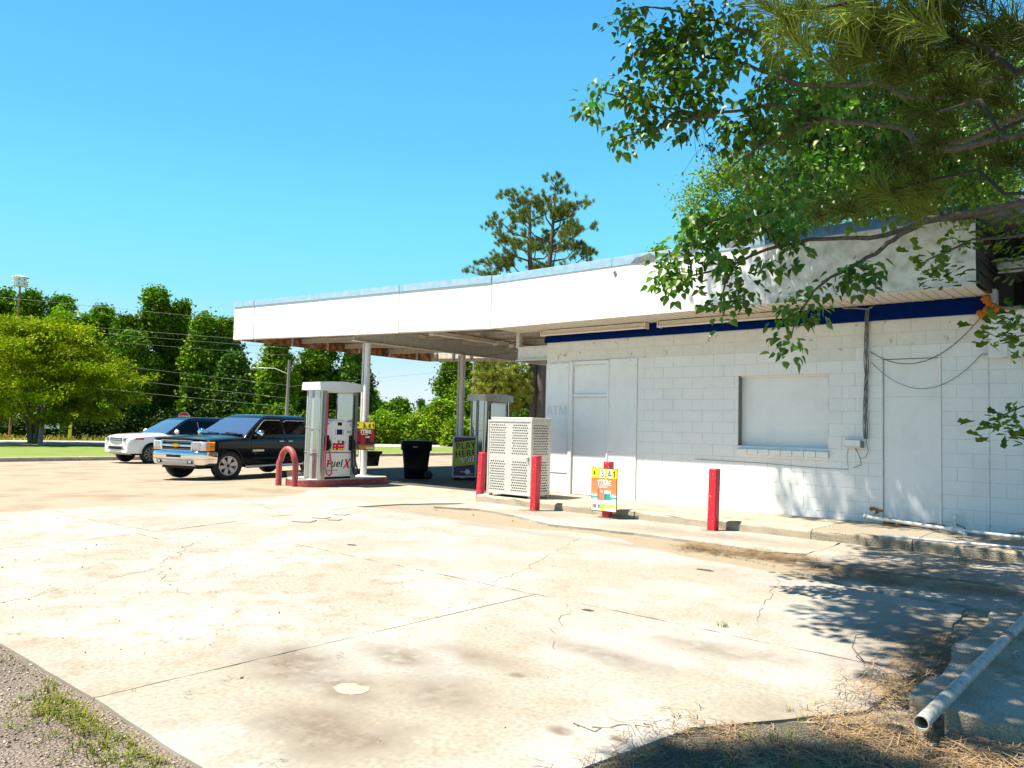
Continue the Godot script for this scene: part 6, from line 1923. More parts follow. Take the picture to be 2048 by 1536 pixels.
	band(st, plan.slice(4, 9), [[0.61, -0.004], [0.54, -0.004], [0.45, 0.02], [0.42, 0.07], [0.41, 0.2]])
	obj("apron", st, pm("silver_paint", Color(0.42, 0.44, 0.47), 0.3, 0.4), t)
	st = S()
	cbox(st, Vector3(0, 0.685, 1.052), Vector3(0.52, 0.075, 0.04), 0.01)
	for s in [-1, 1]:
		cbox(st, Vector3(s * 0.56, 0.53, 1.005), Vector3(0.17, 0.09, 0.04), 0.01, Basis(Vector3.UP, s * 0.2))
	obj("bumper_opening", st, M.black_plastic, t)
	st = S()
	for s in [-1, 1]: cbox(st, Vector3(s * 0.56, 0.53, 1.018), Vector3(0.10, 0.06, 0.03), 0.01, Basis(Vector3.UP, s * 0.2))
	obj("fog_lamp", st, M.lamp_clear, t)
	st = S(true)
	tube(st, [Vector3(0.72, 1.40, -1.3), Vector3(0.55, 1.38, -1.2)], [0.02], 6)
	obj("tail_gate", S_box(Vector3(0, 0.95, -4.86), Vector3(1.6, 0.5, 0.03)), M.black_paint, t)
	obj("rear_bumper", S_box(Vector3(0, 0.62, -4.93), Vector3(1.9, 0.2, 0.16)), M.chrome, t)

func S_box(c: Vector3, s: Vector3) -> SurfaceTool:
	var st := S()
	cbox(st, c, s, 0.015)
	return st

func white_suv() -> void:
	var t := thing("white_car", "white four wheel drive car with black roof parked behind the pickup truck", "car", Vector3(-32.38, -0.41, -1.10), deg_to_rad(7))
	t.scale = Vector3.ONE * 1.06
	var keys := [[0.88, 0.42, 0.82, 0.98, 0.78], [0.84, 0.40, 0.88, 1.03, 0.86], [0.74, 0.40, 0.94, 1.085, 0.93], [0.55, 0.40, 0.985, 1.12, 0.965], [0.1, 0.40, 1.03, 1.155, 0.985], [-0.55, 0.40, 1.07, 1.18, 0.99], [-0.8, 0.38, 1.09, 1.18, 0.99], [-3.6, 0.38, 1.12, 1.19, 0.985], [-3.95, 0.42, 1.08, 1.14, 0.94], [-4.08, 0.5, 1.0, 1.06, 0.86]]
	obj("body", body_shell(keys, [[0.0, 0.40, 0.43], [-2.92, 0.40, 0.43]], 0.85), M.white_car_paint, t)
	var lv := [[1.12, -0.55, -3.85, 0.955, 0.12], [1.20, -0.66, -3.82, 0.94, 0.12], [1.66, -1.42, -3.66, 0.755, 0.12], [1.75, -1.62, -3.62, 0.70, 0.12], [1.81, -1.85, -3.55, 0.62, 0.14], [1.835, -2.1, -3.3, 0.42, 0.16]]
	obj("cab", cab_shell(lv), M.black_paint, t)
	var st := S(true)
	end_patch(st, lv, 1.15, 1.71, 0.085, 0.006)
	obj("windscreen", st, M.shield_glass, t)
	for s in [1.0, -1.0]:
		for w in [[-0.95, -1.95, -1.90, -1.55], [-2.05, -2.85, -2.82, -2.0], [-2.93, -3.55, -3.45, -2.9]]:
			st = S(true)
			side_patch(st, lv, [Vector2(w[0], 1.20), Vector2(w[1], 1.20), Vector2(w[2], 1.66), Vector2(w[3], 1.66)], s, 0.004)
			obj("side_window", st, M.tinted_glass, t)
		st = S()
		box(st, Vector3(s * 0.87, 1.43, -2.0), Vector3(0.008, 0.46, 0.03), Basis(Vector3(0, 0, 1), s * 0.40))
		box(st, Vector3(s * 0.87, 1.43, -2.88), Vector3(0.008, 0.46, 0.03), Basis(Vector3(0, 0, 1), s * 0.40))
		obj("pillar_trim", st, M.cable_grey, t)
		st = S(true)
		var pr := []
		for k in 9: pr.append(Vector2(sin(PI * k / 8.0) * 0.5, -cos(PI * k / 8.0) * 0.5))
		lathe(st, pr, 14, Transform3D(Basis.from_scale(Vector3(0.25, 0.19, 0.15)), Vector3(s * 1.08, 1.23, -0.92)))
		obj("mirror", st, M.white_car_paint, t)
		st = S()
		cbox(st, Vector3(s * 0.97, 1.16, -0.92), Vector3(0.14, 0.05, 0.08), 0.012)
		obj("mirror_arm", st, M.black_plastic, t)
		var pl := []
		for q in [[0.50, 0.895], [0.62, 0.89], [0.74, 0.85], [0.86, 0.77], [0.935, 0.66], [0.965, 0.50], [0.975, 0.34]]: pl.append(Vector2(s * q[0], q[1]))
		st = S(true)
		band(st, pl.slice(0, 5), [[0.985, 0.03], [0.98, 0.0], [0.875, -0.012], [0.87, 0.02]])
		obj("headlight", st, M.lamp_smoked, t)
		st = S(true)
		for q in [[0.60, 0.90], [0.74, 0.86], [0.85, 0.785]]:
			lathe(st, [Vector2(0.0, 0.0), Vector2(0.03, 0.0), Vector2(0.034, 0.012), Vector2(0.0, 0.02)], 12, Transform3D(Basis(Vector3.RIGHT, PI / 2), Vector3(s * q[0], 0.925, q[1] + 0.012)))
		obj("lamp_ring", st, M.lamp_clear, t)
		st = S(true)
		band(st, pl.slice(4, 7), [[0.985, 0.0], [0.98, -0.012], [0.925, -0.012], [0.92, 0.0]])
		obj("marker_lamp", st, M.lamp_red, t)
		st = S(true)
		band(st, pl.slice(1, 4), [[0.79, -0.004], [0.785, -0.016], [0.765, -0.016], [0.76, -0.004]])
		band(st, pl.slice(1, 4), [[0.735, -0.004], [0.73, -0.016], [0.715, -0.016], [0.71, -0.004]])
		obj("bumper_vent", st, M.galvanised, t)
		for z in [0.0, -2.92]:
			road_wheel(t, Vector3(s * 0.845, 0.37, z), s, 0.37, 0.265, 0.258, 10, 0.026, M.dark_alloy, -0.15 if z == 0.0 else 0.0)
			st = S(true)
			var ar := []
			for k in 17:
				var an := PI * k / 16.0
				ar.append(Vector3(s * 0.985, 0.40 + sin(an) * 0.432, z + cos(an) * 0.432))
			tube(st, ar, [0.012], 6)
			obj("arch_lip", st, M.white_car_paint, t)
		st = S()
		for z in [-0.85, -1.98, -2.6]: box(st, Vector3(s * 0.992, 0.8, z), Vector3(0.006, 0.55, 0.010))
		box(st, Vector3(s * 0.96, 0.40, -1.45), Vector3(0.06, 0.10, 1.95))
		obj("door_seam", st, M.black_plastic, t)
	one_box("underbody", Vector3(0, 0.55, -1.5), Vector3(1.32, 0.46, 4.2), M.black_plastic, t)
	st = S(true)
	var pl2 := []
	for i in 13:
		var f := -1.0 + i / 6.0
		pl2.append(Vector2(f * 0.80, 0.91 - 0.10 * f * f))
	band(st, pl2, [[0.655, 0.0], [0.65, -0.014], [0.545, -0.014], [0.54, 0.0]])
	obj("lower_intake", st, M.black_plastic, t)
	st = S(true)
	band(st, pl2.slice(3, 10), [[0.99, 0.0], [0.84, -0.006]])
	obj("grille_mesh", st, M.black_plastic, t)
	st = S(true)
	for y in [0.985, 0.93, 0.875]: band(st, pl2.slice(3, 10), [[y, 0.03], [y - 0.004, -0.02], [y - 0.036, -0.02], [y - 0.04, 0.02]])
	obj("grille_bar", st, M.satin_chrome, t)
	st = S(true)
	band(st, pl2, [[0.475, 0.0], [0.47, -0.012], [0.40, 0.02], [0.34, 0.16], [0.33, 0.3]])
	obj("skid_plate", st, M.galvanised, t)
	st = S()
	for s in [-1, 1]: box(st, Vector3(s * 0.5, 0.60, 0.89), Vector3(0.12, 0.03, 0.02))
	obj("fog_lamp", st, M.lamp_clear, t)

# ---------------------------------------------------------------- trees
func clump(n: int, spread: Vector3, size: float, flat: float, sd: int, narrow := 0.55) -> ArrayMesh:
	# n small folded leaves spread through a ball
	var r := RandomNumberGenerator.new()
	r.seed = sd
	var st := S()
	for i in n:
		var p := Vector3(r.randfn(0, 0.42), r.randfn(0, 0.42), r.randfn(0, 0.42)) * spread
		var up := Vector3(r.randfn(0, 1), r.randfn(0, 1) + flat, r.randfn(0, 1)).normalized()
		var d := up.cross(Vector3(r.randfn(0, 1), r.randfn(0, 1), r.randfn(0, 1))).normalized()
		d = (d + Vector3(0, -0.25, 0)).normalized()
		var w := d.cross(up).normalized()
		var l := size * r.randf_range(0.7, 1.3)
		var k := r.randf_range(0.6, 1.35)
		st.set_color(Color(k * r.randf_range(0.85, 1.2), k, k * r.randf_range(0.7, 1.1)))
		var mid := p + d * l * 0.45
		var fold := up * l * 0.08
		face(st, [p, mid + w * l * narrow * 0.5 + fold, p + d * l], up)
		face(st, [p, p + d * l, mid - w * l * narrow * 0.5 + fold], up)
	st.generate_normals()
	return st.commit()

func in_ball(r: RandomNumberGenerator, shell: float) -> Vector3:
	var v := Vector3(r.randfn(0, 1), r.randfn(0, 1), r.randfn(0, 1)).normalized()
	return v * pow(r.randf(), shell)

func crown(t: Node3D, lobes: Array, meshes: Array, m: Material, smin: float, smax: float, r: RandomNumberGenerator, tint: Vector2, called := "foliage", layered := 0.0) -> void:
	# lobes: centre, radii, count
	var wh := []
	var tn := []
	for k in meshes.size():
		wh.append([])
		tn.append([])
	for l in lobes:
		var lt := r.randf_range(tint.x, tint.y)
		for i in int(l[2]):
			var v := in_ball(r, 0.42)
			var p: Vector3 = l[0] + v * l[1]
			if layered > 0.0: p.y += sin(p.x * 1.9 + p.z * 1.3) * layered
			var s := r.randf_range(smin, smax)
			var b := Basis.from_euler(Vector3(r.randfn(0, 0.35), r.randf() * TAU, r.randfn(0, 0.35))).scaled(Vector3.ONE * s)
			var k := r.randi() % meshes.size()
			wh[k].append(Transform3D(b, p))
			var q := lt * r.randf_range(0.7, 1.3)
			tn[k].append(Color(q * r.randf_range(0.9, 1.15), q, q * r.randf_range(0.8, 1.1)))
	for k in meshes.size():
		if wh[k].size(): scatter(called, meshes[k], m, wh[k], tn[k], t)

func trunk(t: Node3D, h: float, r0: float, tips: Array, bark: Material, rr: RandomNumberGenerator, bend := 0.3, fork := 0.35) -> void:
	var st := S(true)
	var p := []
	var rad := []
	for i in 8:
		var u := i / 7.0
		p.append(Vector3(sin(u * 3.0) * bend * u, h * u, cos(u * 2.3) * bend * u - bend * u))
		rad.append(r0 * (1.15 if i == 0 else 1.0) * lerpf(1.0, 0.35, u))
	tube(st, p, rad, 9)
	obj("trunk", st, bark, t)
	if tips.is_empty(): return
	st = S(true)
	for q in tips:
		var u := clampf(fork + rr.randf() * (0.9 - fork), 0.1, 0.95)
		var k := int(u * 7.0)
		var a: Vector3 = p[k]
		var m: Vector3 = a.lerp(q, 0.5) + Vector3(rr.randfn(0, 0.2), rr.randf_range(0.0, 0.4), rr.randfn(0, 0.2))
		tube(st, [a, m, q], [r0 * 0.4, r0 * 0.25, r0 * 0.08], 6)
	obj("limb", st, bark, t)

func broad_tree(called: String, label: String, at: Vector3, h: float, r: float, base: float, leaves: Array, m: Material, n: int, sd: int, size: float, tint := Vector2(0.75, 1.2), bark: Material = null, group := "trees and bushes beyond the road", cat := "tree") -> Node3D:
	var rr := RandomNumberGenerator.new()
	rr.seed = sd
	var t := thing(called, label, cat, at, 0.0, group)
	var lobes := []
	var tips := []
	var count := 21
	var hc := h - base
	for i in count:
		var u := (i + 0.5) / count
		var prof := sin(PI * pow(u * 0.88 + 0.12, 0.8))
		var a := i * 2.4 + rr.randf() * 0.8
		var d := r * prof * rr.randf_range(0.35, 0.72)
		var lr := r * rr.randf_range(0.24, 0.42) * (1.0 - 0.35 * u)
		var c := Vector3(cos(a) * d, base + hc * (0.10 + u * 0.84) - lr * 0.4 * u, sin(a) * d)
		lobes.append([c, Vector3(lr * 1.1, minf(lr * 0.85, hc * 0.2), lr * 1.1), n / count])
		if i % 2 == 0: tips.append(c)
	trunk(t, base + hc * 0.8, clampf(h * 0.022, 0.06, 0.4), tips, bark if bark else M.bark, rr, h * 0.03)
	crown(t, lobes, leaves, m, size * 0.75, size * 1.3, rr, tint)
	return t

func needle_tuft(n: int, l: float, w: float, sd: int, droop: float) -> ArrayMesh:
	# needles round a short twig along +y
	var r := RandomNumberGenerator.new()
	r.seed = sd
	var st := S()
	for i in n:
		var a := r.randf() * TAU
		var e := r.randf_range(0.15, 1.15)
		var d := Vector3(cos(a) * sin(e), cos(e), sin(a) * sin(e))
		var p := Vector3(0, -r.randf() * l * 0.55, 0)
		var q := l * r.randf_range(0.75, 1.1)
		var s := d.cross(Vector3(r.randfn(0, 1), r.randfn(0, 1), r.randfn(0, 1))).normalized() * w
		var m := p + d * q * 0.5
		var t := p + d * q + Vector3(0, -droop * q, 0)
		var k := r.randf_range(0.6, 1.4)
		st.set_color(Color(k * r.randf_range(0.9, 1.25), k, k))
		face(st, [p - s, p + s, m + s, m - s], d.cross(s))
		face(st, [m - s, m + s, t], d.cross(s))
	st.generate_normals()
	return st.commit()

func build_trees() -> void:
	pm("black_bark", Color(0.035, 0.027, 0.02), 0.9)
	leaf_mat("leaf_dark", Color(0.075, 0.140, 0.016), Color(0.30, 0.50, 0.03))
	leaf_mat("leaf_mid", Color(0.150, 0.238, 0.014), Color(0.46, 0.68, 0.03))
	leaf_mat("leaf_light", Color(0.230, 0.325, 0.020), Color(0.58, 0.80, 0.04))
	leaf_mat("leaf_yellow", Color(0.285, 0.345, 0.006), Color(0.70, 0.82, 0.02))
	leaf_mat("leaf_tallow", Color(0.120, 0.215, 0.030), Color(0.55, 0.84, 0.07), 0.5)
	M.leaf_tallow.metallic_specular = 0.5
	M.leaf_tallow.roughness = 0.42
	leaf_mat("leaf_oak", Color(0.110, 0.185, 0.030), Color(0.45, 0.68, 0.05), 0.5)
	leaf_mat("needles", Color(0.150, 0.185, 0.032), Color(0.34, 0.42, 0.06), 0.5)
	leaf_mat("needles_far", Color(0.165, 0.205, 0.035), Color(0.36, 0.44, 0.06), 0.6)
	var far := []
	for i in 3: far.append(clump(24, Vector3(0.75, 0.6, 0.75), 0.33, 1.1, 400 + i))
	var layer := []
	for i in 3: layer.append(clump(24, Vector3(0.8, 0.22, 0.8), 0.26, 1.6, 410 + i, 0.5))
	for q in [["broadleaf_tree", "dark tree cut by the left edge behind the martin house", -95.6, -13.0, 16.1, 4.0, 2.5, "leaf_mid", 1125, 11, 1.0, 0.7, 1.25],
		["broadleaf_tree", "dark upright tree directly behind the martin house", -91.0, -14.4, 15.8, 3.1, 2.5, "leaf_mid", 1125, 18, 1.0, 0.7, 1.25],
		["broadleaf_tree", "dark rounded tree right of the martin house pole", -90.9, -17.2, 15.6, 3.5, 2.5, "leaf_mid", 1187, 25, 1.0, 0.7, 1.25],
		["broadleaf_tree", "bright green tree peeping over the spreading yellow green tree", -81.9, -14.4, 12.6, 2.4, 2.0, "leaf_light", 812, 32, 1.0, 0.7, 1.25],
		["broadleaf_tree", "fresh green tree behind the right side of the spreading tree", -83.1, -18.6, 14.0, 3.4, 0.5, "leaf_mid", 1375, 39, 1.0, 0.7, 1.25],
		["broadleaf_tree", "tallest green tree of the left hand wood", -75.0, -20.3, 15.4, 2.7, 1.0, "leaf_mid", 1875, 46, 1.0, 0.7, 1.3],
		["broadleaf_tree", "slender tree close right of the tallest tree in the wood", -75.0, -22.9, 14.4, 1.7, 1.0, "leaf_mid", 875, 53, 1.0, 0.7, 1.25],
		["broadleaf_tree", "green tree in the wood above the black truck windscreen", -69.5, -22.5, 12.5, 2.2, 0.5, "leaf_mid", 1250, 60, 1.0, 0.65, 1.2],
		["broadleaf_tree", "pale tree at the right of the left hand wood by the canopy corner", -69.6, -25.0, 12.5, 1.9, 0.5, "leaf_light", 1125, 67, 1.0, 0.6, 1.0],
		["broadleaf_tree", "mid green tree between the spreading tree and the tallest tree", -76.0, -18.1, 12.3, 2.4, 0.5, "leaf_mid", 1250, 74, 1.0, 0.6, 1.1],
		["broadleaf_tree", "leafy tree filling the dip behind the spreading tree", -81.3, -16.2, 12.3, 2.5, 0.5, "leaf_mid", 1125, 81, 1.0, 0.6, 1.1],
		["broadleaf_tree", "deep green tree low in front of the tallest tree", -72.5, -17.2, 10.2, 2.3, 0.5, "leaf_mid", 1125, 88, 1.0, 0.6, 1.1],
		["broadleaf_tree", "dark tree bulging at the right end of the left hand wood", -63.4, -22.4, 8.2, 1.9, 0.3, "leaf_dark", 1000, 95, 1.0, 0.7, 1.1],
		["broadleaf_tree", "light green tree by the lamp pole seen under the canopy", -64.1, -27.1, 11.0, 2.2, 0.5, "leaf_light", 1125, 102, 1.0, 0.7, 1.25],
		["broadleaf_tree", "small pale tree left of the lamp pole seen under the canopy", -66.9, -27.3, 7.6, 1.4, 0.3, "leaf_light", 562, 109, 1.0, 0.7, 1.25],
		["broadleaf_tree", "mid green tree behind the near pump top", -64.5, -32.0, 12.2, 2.7, 1.0, "leaf_mid", 1250, 116, 1.0, 0.6, 1.1],
		["broadleaf_tree", "dark tree right of the near pump beside the canopy post", -61.7, -34.5, 10.9, 2.2, 1.2, "leaf_dark", 1062, 123, 1.0, 0.9, 1.5],
		["broadleaf_tree", "small green tree against the sky gap right of the canopy post", -63.7, -38.0, 5.8, 1.4, 0.5, "leaf_mid", 375, 130, 1.0, 0.7, 1.25],
		["broadleaf_tree", "distant rounded tree in the sky gap over the refuse bin", -114.9, -86.5, 7.0, 3.5, 0.0, "leaf_mid", 625, 137, 1.8, 0.7, 1.25],
		["broadleaf_tree", "distant low tree left in the sky gap", -109.3, -78.1, 5.9, 2.4, 0.0, "leaf_mid", 500, 144, 1.7, 0.7, 1.25],
		["broadleaf_tree", "tiny pointed tree on the skyline over the refuse bin", -104.4, -82.3, 7.0, 0.8, 0.0, "leaf_dark", 150, 151, 1.0, 0.7, 1.25],
		["broadleaf_tree", "low distant tree right in the sky gap", -95.8, -76.5, 5.0, 2.6, 0.0, "leaf_mid", 500, 158, 1.6, 0.7, 1.25],
		["roadside_bush", "bright bush right of the dark red price sign", -56.3, -33.9, 3.0, 1.9, 0.0, "leaf_light", 625, 165, 1.0, 0.7, 1.25],
		["roadside_bush", "bright bush beyond the lawn above the refuse bin", -54.9, -36.4, 2.8, 2.0, 0.0, "leaf_light", 687, 172, 1.0, 0.7, 1.25],
		["roadside_bush", "tall bright bush left of the farther canopy post", -53.6, -38.9, 4.5, 2.0, 0.0, "leaf_light", 812, 179, 1.0, 0.7, 1.25],
		["roadside_bush", "low pale bush right above the pavement sign", -48.2, -35.6, 2.4, 1.3, 0.0, "leaf_light", 437, 186, 1.0, 0.7, 1.25],
		["broadleaf_tree", "bright tree behind the pavement sign", -54.9, -43.0, 6.4, 2.0, 0.0, "leaf_light", 750, 193, 1.0, 0.7, 1.25],
		["broadleaf_tree", "oak with an overhanging bough left of the farther canopy post", -58.3, -45.4, 10.7, 2.4, 4.0, "leaf_mid", 812, 200, 1.0, 0.7, 1.25],
		["broadleaf_tree", "mid green tree behind the farther canopy post", -57.1, -49.1, 11.0, 2.9, 1.0, "leaf_mid", 1062, 207, 1.0, 0.7, 1.25],
		["broadleaf_tree", "dark tree behind the farther pump", -50.1, -44.5, 7.9, 2.5, 0.0, "leaf_dark", 875, 214, 1.0, 0.7, 1.25],
		["broadleaf_tree", "dark tree behind the forked pine trunk", -49.1, -48.0, 9.9, 2.8, 0.0, "leaf_dark", 1125, 221, 1.0, 0.7, 1.25],
		["broadleaf_tree", "small tree top showing above the bare patches of the fascia", -31.7, -42.0, 17.6, 1.1, 8.0, "leaf_light", 437, 228, 1.0, 0.7, 1.25],
		["roadside_bush", "shade darkened bush at the left edge under the trees", -80.8, -10.0, 1.6, 2.7, 0.0, "leaf_dark", 650, 235, 1.0, 0.22, 0.5],  # low tints down to the truck bonnet bush paint in shade under trees
		["roadside_bush", "shade darkened bush behind the white arrow sign", -79.0, -12.9, 1.8, 2.8, 0.0, "leaf_dark", 650, 242, 1.0, 0.22, 0.5],
		["roadside_bush", "shade darkened bush right of the yellow marker under the trees", -74.9, -15.1, 2.0, 2.7, 0.0, "leaf_dark", 650, 249, 1.0, 0.22, 0.5],
		["roadside_bush", "shade darkened bush above the white car bonnet", -71.1, -17.1, 2.4, 2.7, 0.0, "leaf_dark", 650, 256, 1.0, 0.22, 0.5],
		["roadside_bush", "shade darkened bush left of the stop sign", -67.4, -19.0, 2.5, 2.7, 0.0, "leaf_dark", 650, 263, 1.0, 0.22, 0.5],
		["roadside_bush", "shade darkened bush above the black truck bonnet", -64.9, -21.1, 2.7, 2.7, 0.0, "leaf_dark", 650, 270, 1.0, 0.22, 0.5],
		["roadside_bush", "mid green bush above the black truck roof", -61.5, -22.7, 3.1, 1.8, 0.0, "leaf_mid", 650, 277, 1.0, 0.6, 1.1],
		["roadside_bush", "bush at the foot of the lamp pole", -60.1, -25.2, 3.2, 2.0, 0.0, "leaf_mid", 650, 284, 1.0, 0.6, 1.1],
		["roadside_bush", "dark bush behind the near pump", -57.8, -27.3, 3.0, 2.0, 0.0, "leaf_dark", 650, 291, 1.0, 0.6, 1.1],
		["roadside_bush", "bush behind the canopy post", -57.1, -30.6, 3.4, 1.8, 0.0, "leaf_mid", 650, 298, 1.0, 0.6, 1.1],
		["roadside_bush", "bush behind the farther pump", -48.9, -40.3, 3.6, 2.4, 0.0, "leaf_mid", 650, 305, 1.0, 0.6, 1.1],
		["roadside_bush", "bush at the foot of the forked pine", -45.0, -41.1, 3.4, 2.3, 0.0, "leaf_dark", 650, 312, 1.0, 0.6, 1.1]]:
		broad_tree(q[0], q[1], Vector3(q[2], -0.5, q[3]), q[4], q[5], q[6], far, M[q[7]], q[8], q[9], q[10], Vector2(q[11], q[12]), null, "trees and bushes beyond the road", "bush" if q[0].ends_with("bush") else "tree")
	spreading_tree(layer)
	tall_pine()
	tallow_tree()
	near_pine()
	near_oak()

func spreading_tree(layer: Array) -> void:
	var r := RandomNumberGenerator.new()
	r.seed = 77
	var t := thing("spreading_tree", "low spreading yellow green tree with several stems on the left verge", "tree", Vector3(-55.17, -0.40, -4.36))
	var st := S(true)
	var lobes := []
	for i in 9:
		var a := TAU * i / 9.0 + r.randf() * 0.4
		var e := Vector3(cos(a) * r.randf_range(1.6, 3.0), r.randf_range(3.6, 5.6), sin(a) * r.randf_range(1.6, 3.0))
		tube(st, [Vector3(cos(a) * 0.25, -0.1, sin(a) * 0.25), Vector3(cos(a) * 0.45, 1.3, sin(a) * 0.45), e * Vector3(0.55, 0.62, 0.55), e], [0.10, 0.085, 0.06, 0.025], 7)
	tube(st, [Vector3(0, -0.2, 0), Vector3(0, 0.4, 0)], [0.55, 0.30], 10)
	obj("stem", st, M.bark, t)
	# flat sprays in tiers
	for i in 58:
		var u := pow((i + 0.5) / 58.0, 0.75)
		var a := i * 2.39996
		var rad := 5.7 * (sin(PI * clampf(0.22 + u * 0.70, 0.0, 1.0)) * 0.95) * r.randf_range(0.45, 1.0)
		var c := Vector3(cos(a) * rad, 1.45 + u * (8.36 - 2.05), sin(a) * rad)
		var q := r.randf_range(1.1, 1.9)
		lobes.append([c, Vector3(q, 0.34, q), 34])
	crown(t, lobes, layer, M.leaf_yellow, 0.7, 1.15, r, Vector2(0.5, 1.3), "foliage", 0.12)

func tall_pine() -> void:
	var r := RandomNumberGenerator.new()
	r.seed = 91
	var t := thing("tall_pine", "tall forked pine rising behind the white canopy", "tree", Vector3(-26.47, -0.50, -19.96))
	var h: float = 15.63
	var st := S(true)
	for s in [-1.0, 1.0]:
		tube(st, [Vector3(s * 0.28, -0.3, 0), Vector3(s * 0.26, h * 0.25, 0), Vector3(s * 0.35, h * 0.5, 0.1), Vector3(s * 0.75, h * 0.75, 0.1), Vector3(s * 0.9, h * 0.94, 0)], [0.30, 0.26, 0.2, 0.13, 0.05], 10)
	obj("trunk", st, M.bark, t)
	st = S(true)
	var wh := []
	var tn := []
	for i in 52:
		var u := (i + 0.5) / 52.0
		var a := i * 2.4 + r.randfn(0, 0.4)
		var y := lerpf(h * 0.40, h * 0.955, u)
		var rad := 3.45 * (1.02 - 0.60 * u * u) * r.randf_range(0.38, 1.1)
		var s := 1.0 if cos(a) > 0 else -1.0
		var o := Vector3(s * lerpf(0.3, 0.9, u), y - 0.9, 0)
		var e := Vector3(cos(a) * rad + s * 0.4 * u, y + r.randf_range(-0.2, 0.8), sin(a) * rad)
		var m := o.lerp(e, 0.6) + Vector3(0, -0.3, 0)
		tube(st, [o, m, e], [0.06, 0.04, 0.015], 5)
		for w in 5:
			# a clump of shoots at the end of each twig
			var c := m.lerp(e, [0.35, 0.6, 0.8, 0.95, 1.05][w]) + Vector3(r.randfn(0, 0.38), r.randf_range(0.0, 0.4), r.randfn(0, 0.38))
			tube(st, [m.lerp(e, 0.3 + 0.15 * w), c], [0.018, 0.01], 4)
			for k in 9:
				var b := c + Vector3(r.randfn(0, 0.17), r.randfn(0, 0.13), r.randfn(0, 0.17))
				var d := (Vector3(cos(a) * 0.4, 1.0, sin(a) * 0.4) + Vector3(r.randfn(0, 0.4), r.randfn(0, 0.2), r.randfn(0, 0.4))).normalized()
				var sd := d.cross(Vector3.RIGHT).normalized()
				wh.append(Transform3D(Basis(sd, d, sd.cross(d)).scaled(Vector3.ONE * r.randf_range(0.75, 1.15)), b))
				var q := r.randf_range(0.7, 1.4)
				tn.append(Color(q, q, q * 0.8))
	obj("limb", st, M.bark, t)
	scatter("foliage", needle_tuft(46, 0.26, 0.008, 921, 0.05), M.needles_far, wh, tn, t)
	# lower boughs that show under the canopy
	wh = []
	tn = []
	for i in 650:
		var v := in_ball(r, 0.5)
		var p := Vector3(-1.5, 4.3, 1.3) + v * Vector3(1.9, 1.7, 1.7)
		var d := Vector3(r.randfn(0, 0.5), 1.0, r.randfn(0, 0.5)).normalized()
		var sd := d.cross(Vector3.RIGHT).normalized()
		wh.append(Transform3D(Basis(sd, d, sd.cross(d)).scaled(Vector3.ONE * r.randf_range(0.9, 1.5)), p))
		var q := r.randf_range(0.9, 1.9)
		tn.append(Color(q * 1.15, q, q * 0.9))
	scatter("low_foliage", needle_tuft(46, 0.26, 0.008, 922, 0.25), M.needles_far, wh, tn, t)

# a leaf spray that hangs from a twig: pointed heart shaped leaves
func hanging_spray(n: int, sd: int, size: float, spread: float, oak := false) -> ArrayMesh:
	var r := RandomNumberGenerator.new()
	r.seed = sd
	var st := S()
	for i in n:
		var a := r.randf() * TAU
		var p := Vector3(cos(a) * r.randf(), -r.randf() * 1.1, sin(a) * r.randf()) * spread
		var d := Vector3(cos(a) * 0.7, -1.0 + r.randfn(0, 0.45), sin(a) * 0.7).normalized()
		if oak: d = Vector3(cos(a), r.randfn(-0.1, 0.35), sin(a)).normalized()
		var up := (Vector3(cos(a), 1.35, sin(a)) + Vector3(r.randfn(0, 0.45), r.randfn(0, 0.45), r.randfn(0, 0.45))).normalized()
		var w := d.cross(up).normalized()
		up = w.cross(d).normalized()
		var l := size * r.randf_range(0.7, 1.25)
		var k := r.randf_range(0.6, 1.3)
		var young := r.randf() < 0.12
		st.set_color(Color(k * (1.7 if young else r.randf_range(0.85, 1.15)), k * (1.4 if young else 1.0), k * r.randf_range(0.7, 1.0)))
		var o := [[0.0, 0.0], [0.10, 0.30], [0.34, 0.42], [0.62, 0.28], [1.08, 0.0]]
		if oak: o = [[0.0, 0.02], [0.30, 0.10], [0.45, 0.24], [0.58, 0.13], [0.80, 0.30], [1.0, 0.0]]
		for s in [-1.0, 1.0]:
			var pts := [p]
			for q in o.slice(1): pts.append(p + d * l * q[0] + w * s * l * q[1] + up * l * q[1] * 0.35)
			face(st, pts, up)
	st.generate_normals()
	return st.commit()

func sprays(t: Node3D, blobs: Array, meshes: Array, m: Material, per: float, r: RandomNumberGenerator, smin := 0.8, smax := 1.2, called := "foliage") -> void:
	# blobs: x, y, z, radius, vertical radius
	var lobes := []
	for b in blobs:
		var vol: float = maxf(3.0, per * pow(b[3], 1.6) * pow(b[4], 0.8))
		lobes.append([Vector3(b[0], b[1], b[2]), Vector3(b[3], b[4], b[3]), vol])
	crown(t, lobes, meshes, m, smin, smax, r, Vector2(0.8, 1.2), called)

func limbs(t: Node3D, paths: Array, bark: Material, called := "limb") -> void:
	for q in paths:
		var pts := []
		for k in range(2, q.size(), 3): pts.append(Vector3(q[k], q[k + 1], q[k + 2]))
		# smooth the path
		var c := Curve3D.new()
		for k in pts.size():
			var d: Vector3 = (pts[mini(k + 1, pts.size() - 1)] - pts[maxi(k - 1, 0)]) / 6.0
			c.add_point(pts[k], -d, d)
		var n := pts.size() * 4
		var sm := []
		var rad := []
		for k in n + 1:
			sm.append(c.sample_baked(c.get_baked_length() * k / n, true) + Vector3(rng.randfn(0, 0.006), rng.randfn(0, 0.006), rng.randfn(0, 0.006)))
			rad.append(lerpf(q[0], q[1], float(k) / n))
		var st := S(true)
		tube(st, sm, rad, 8)
		obj(called, st, bark, t)

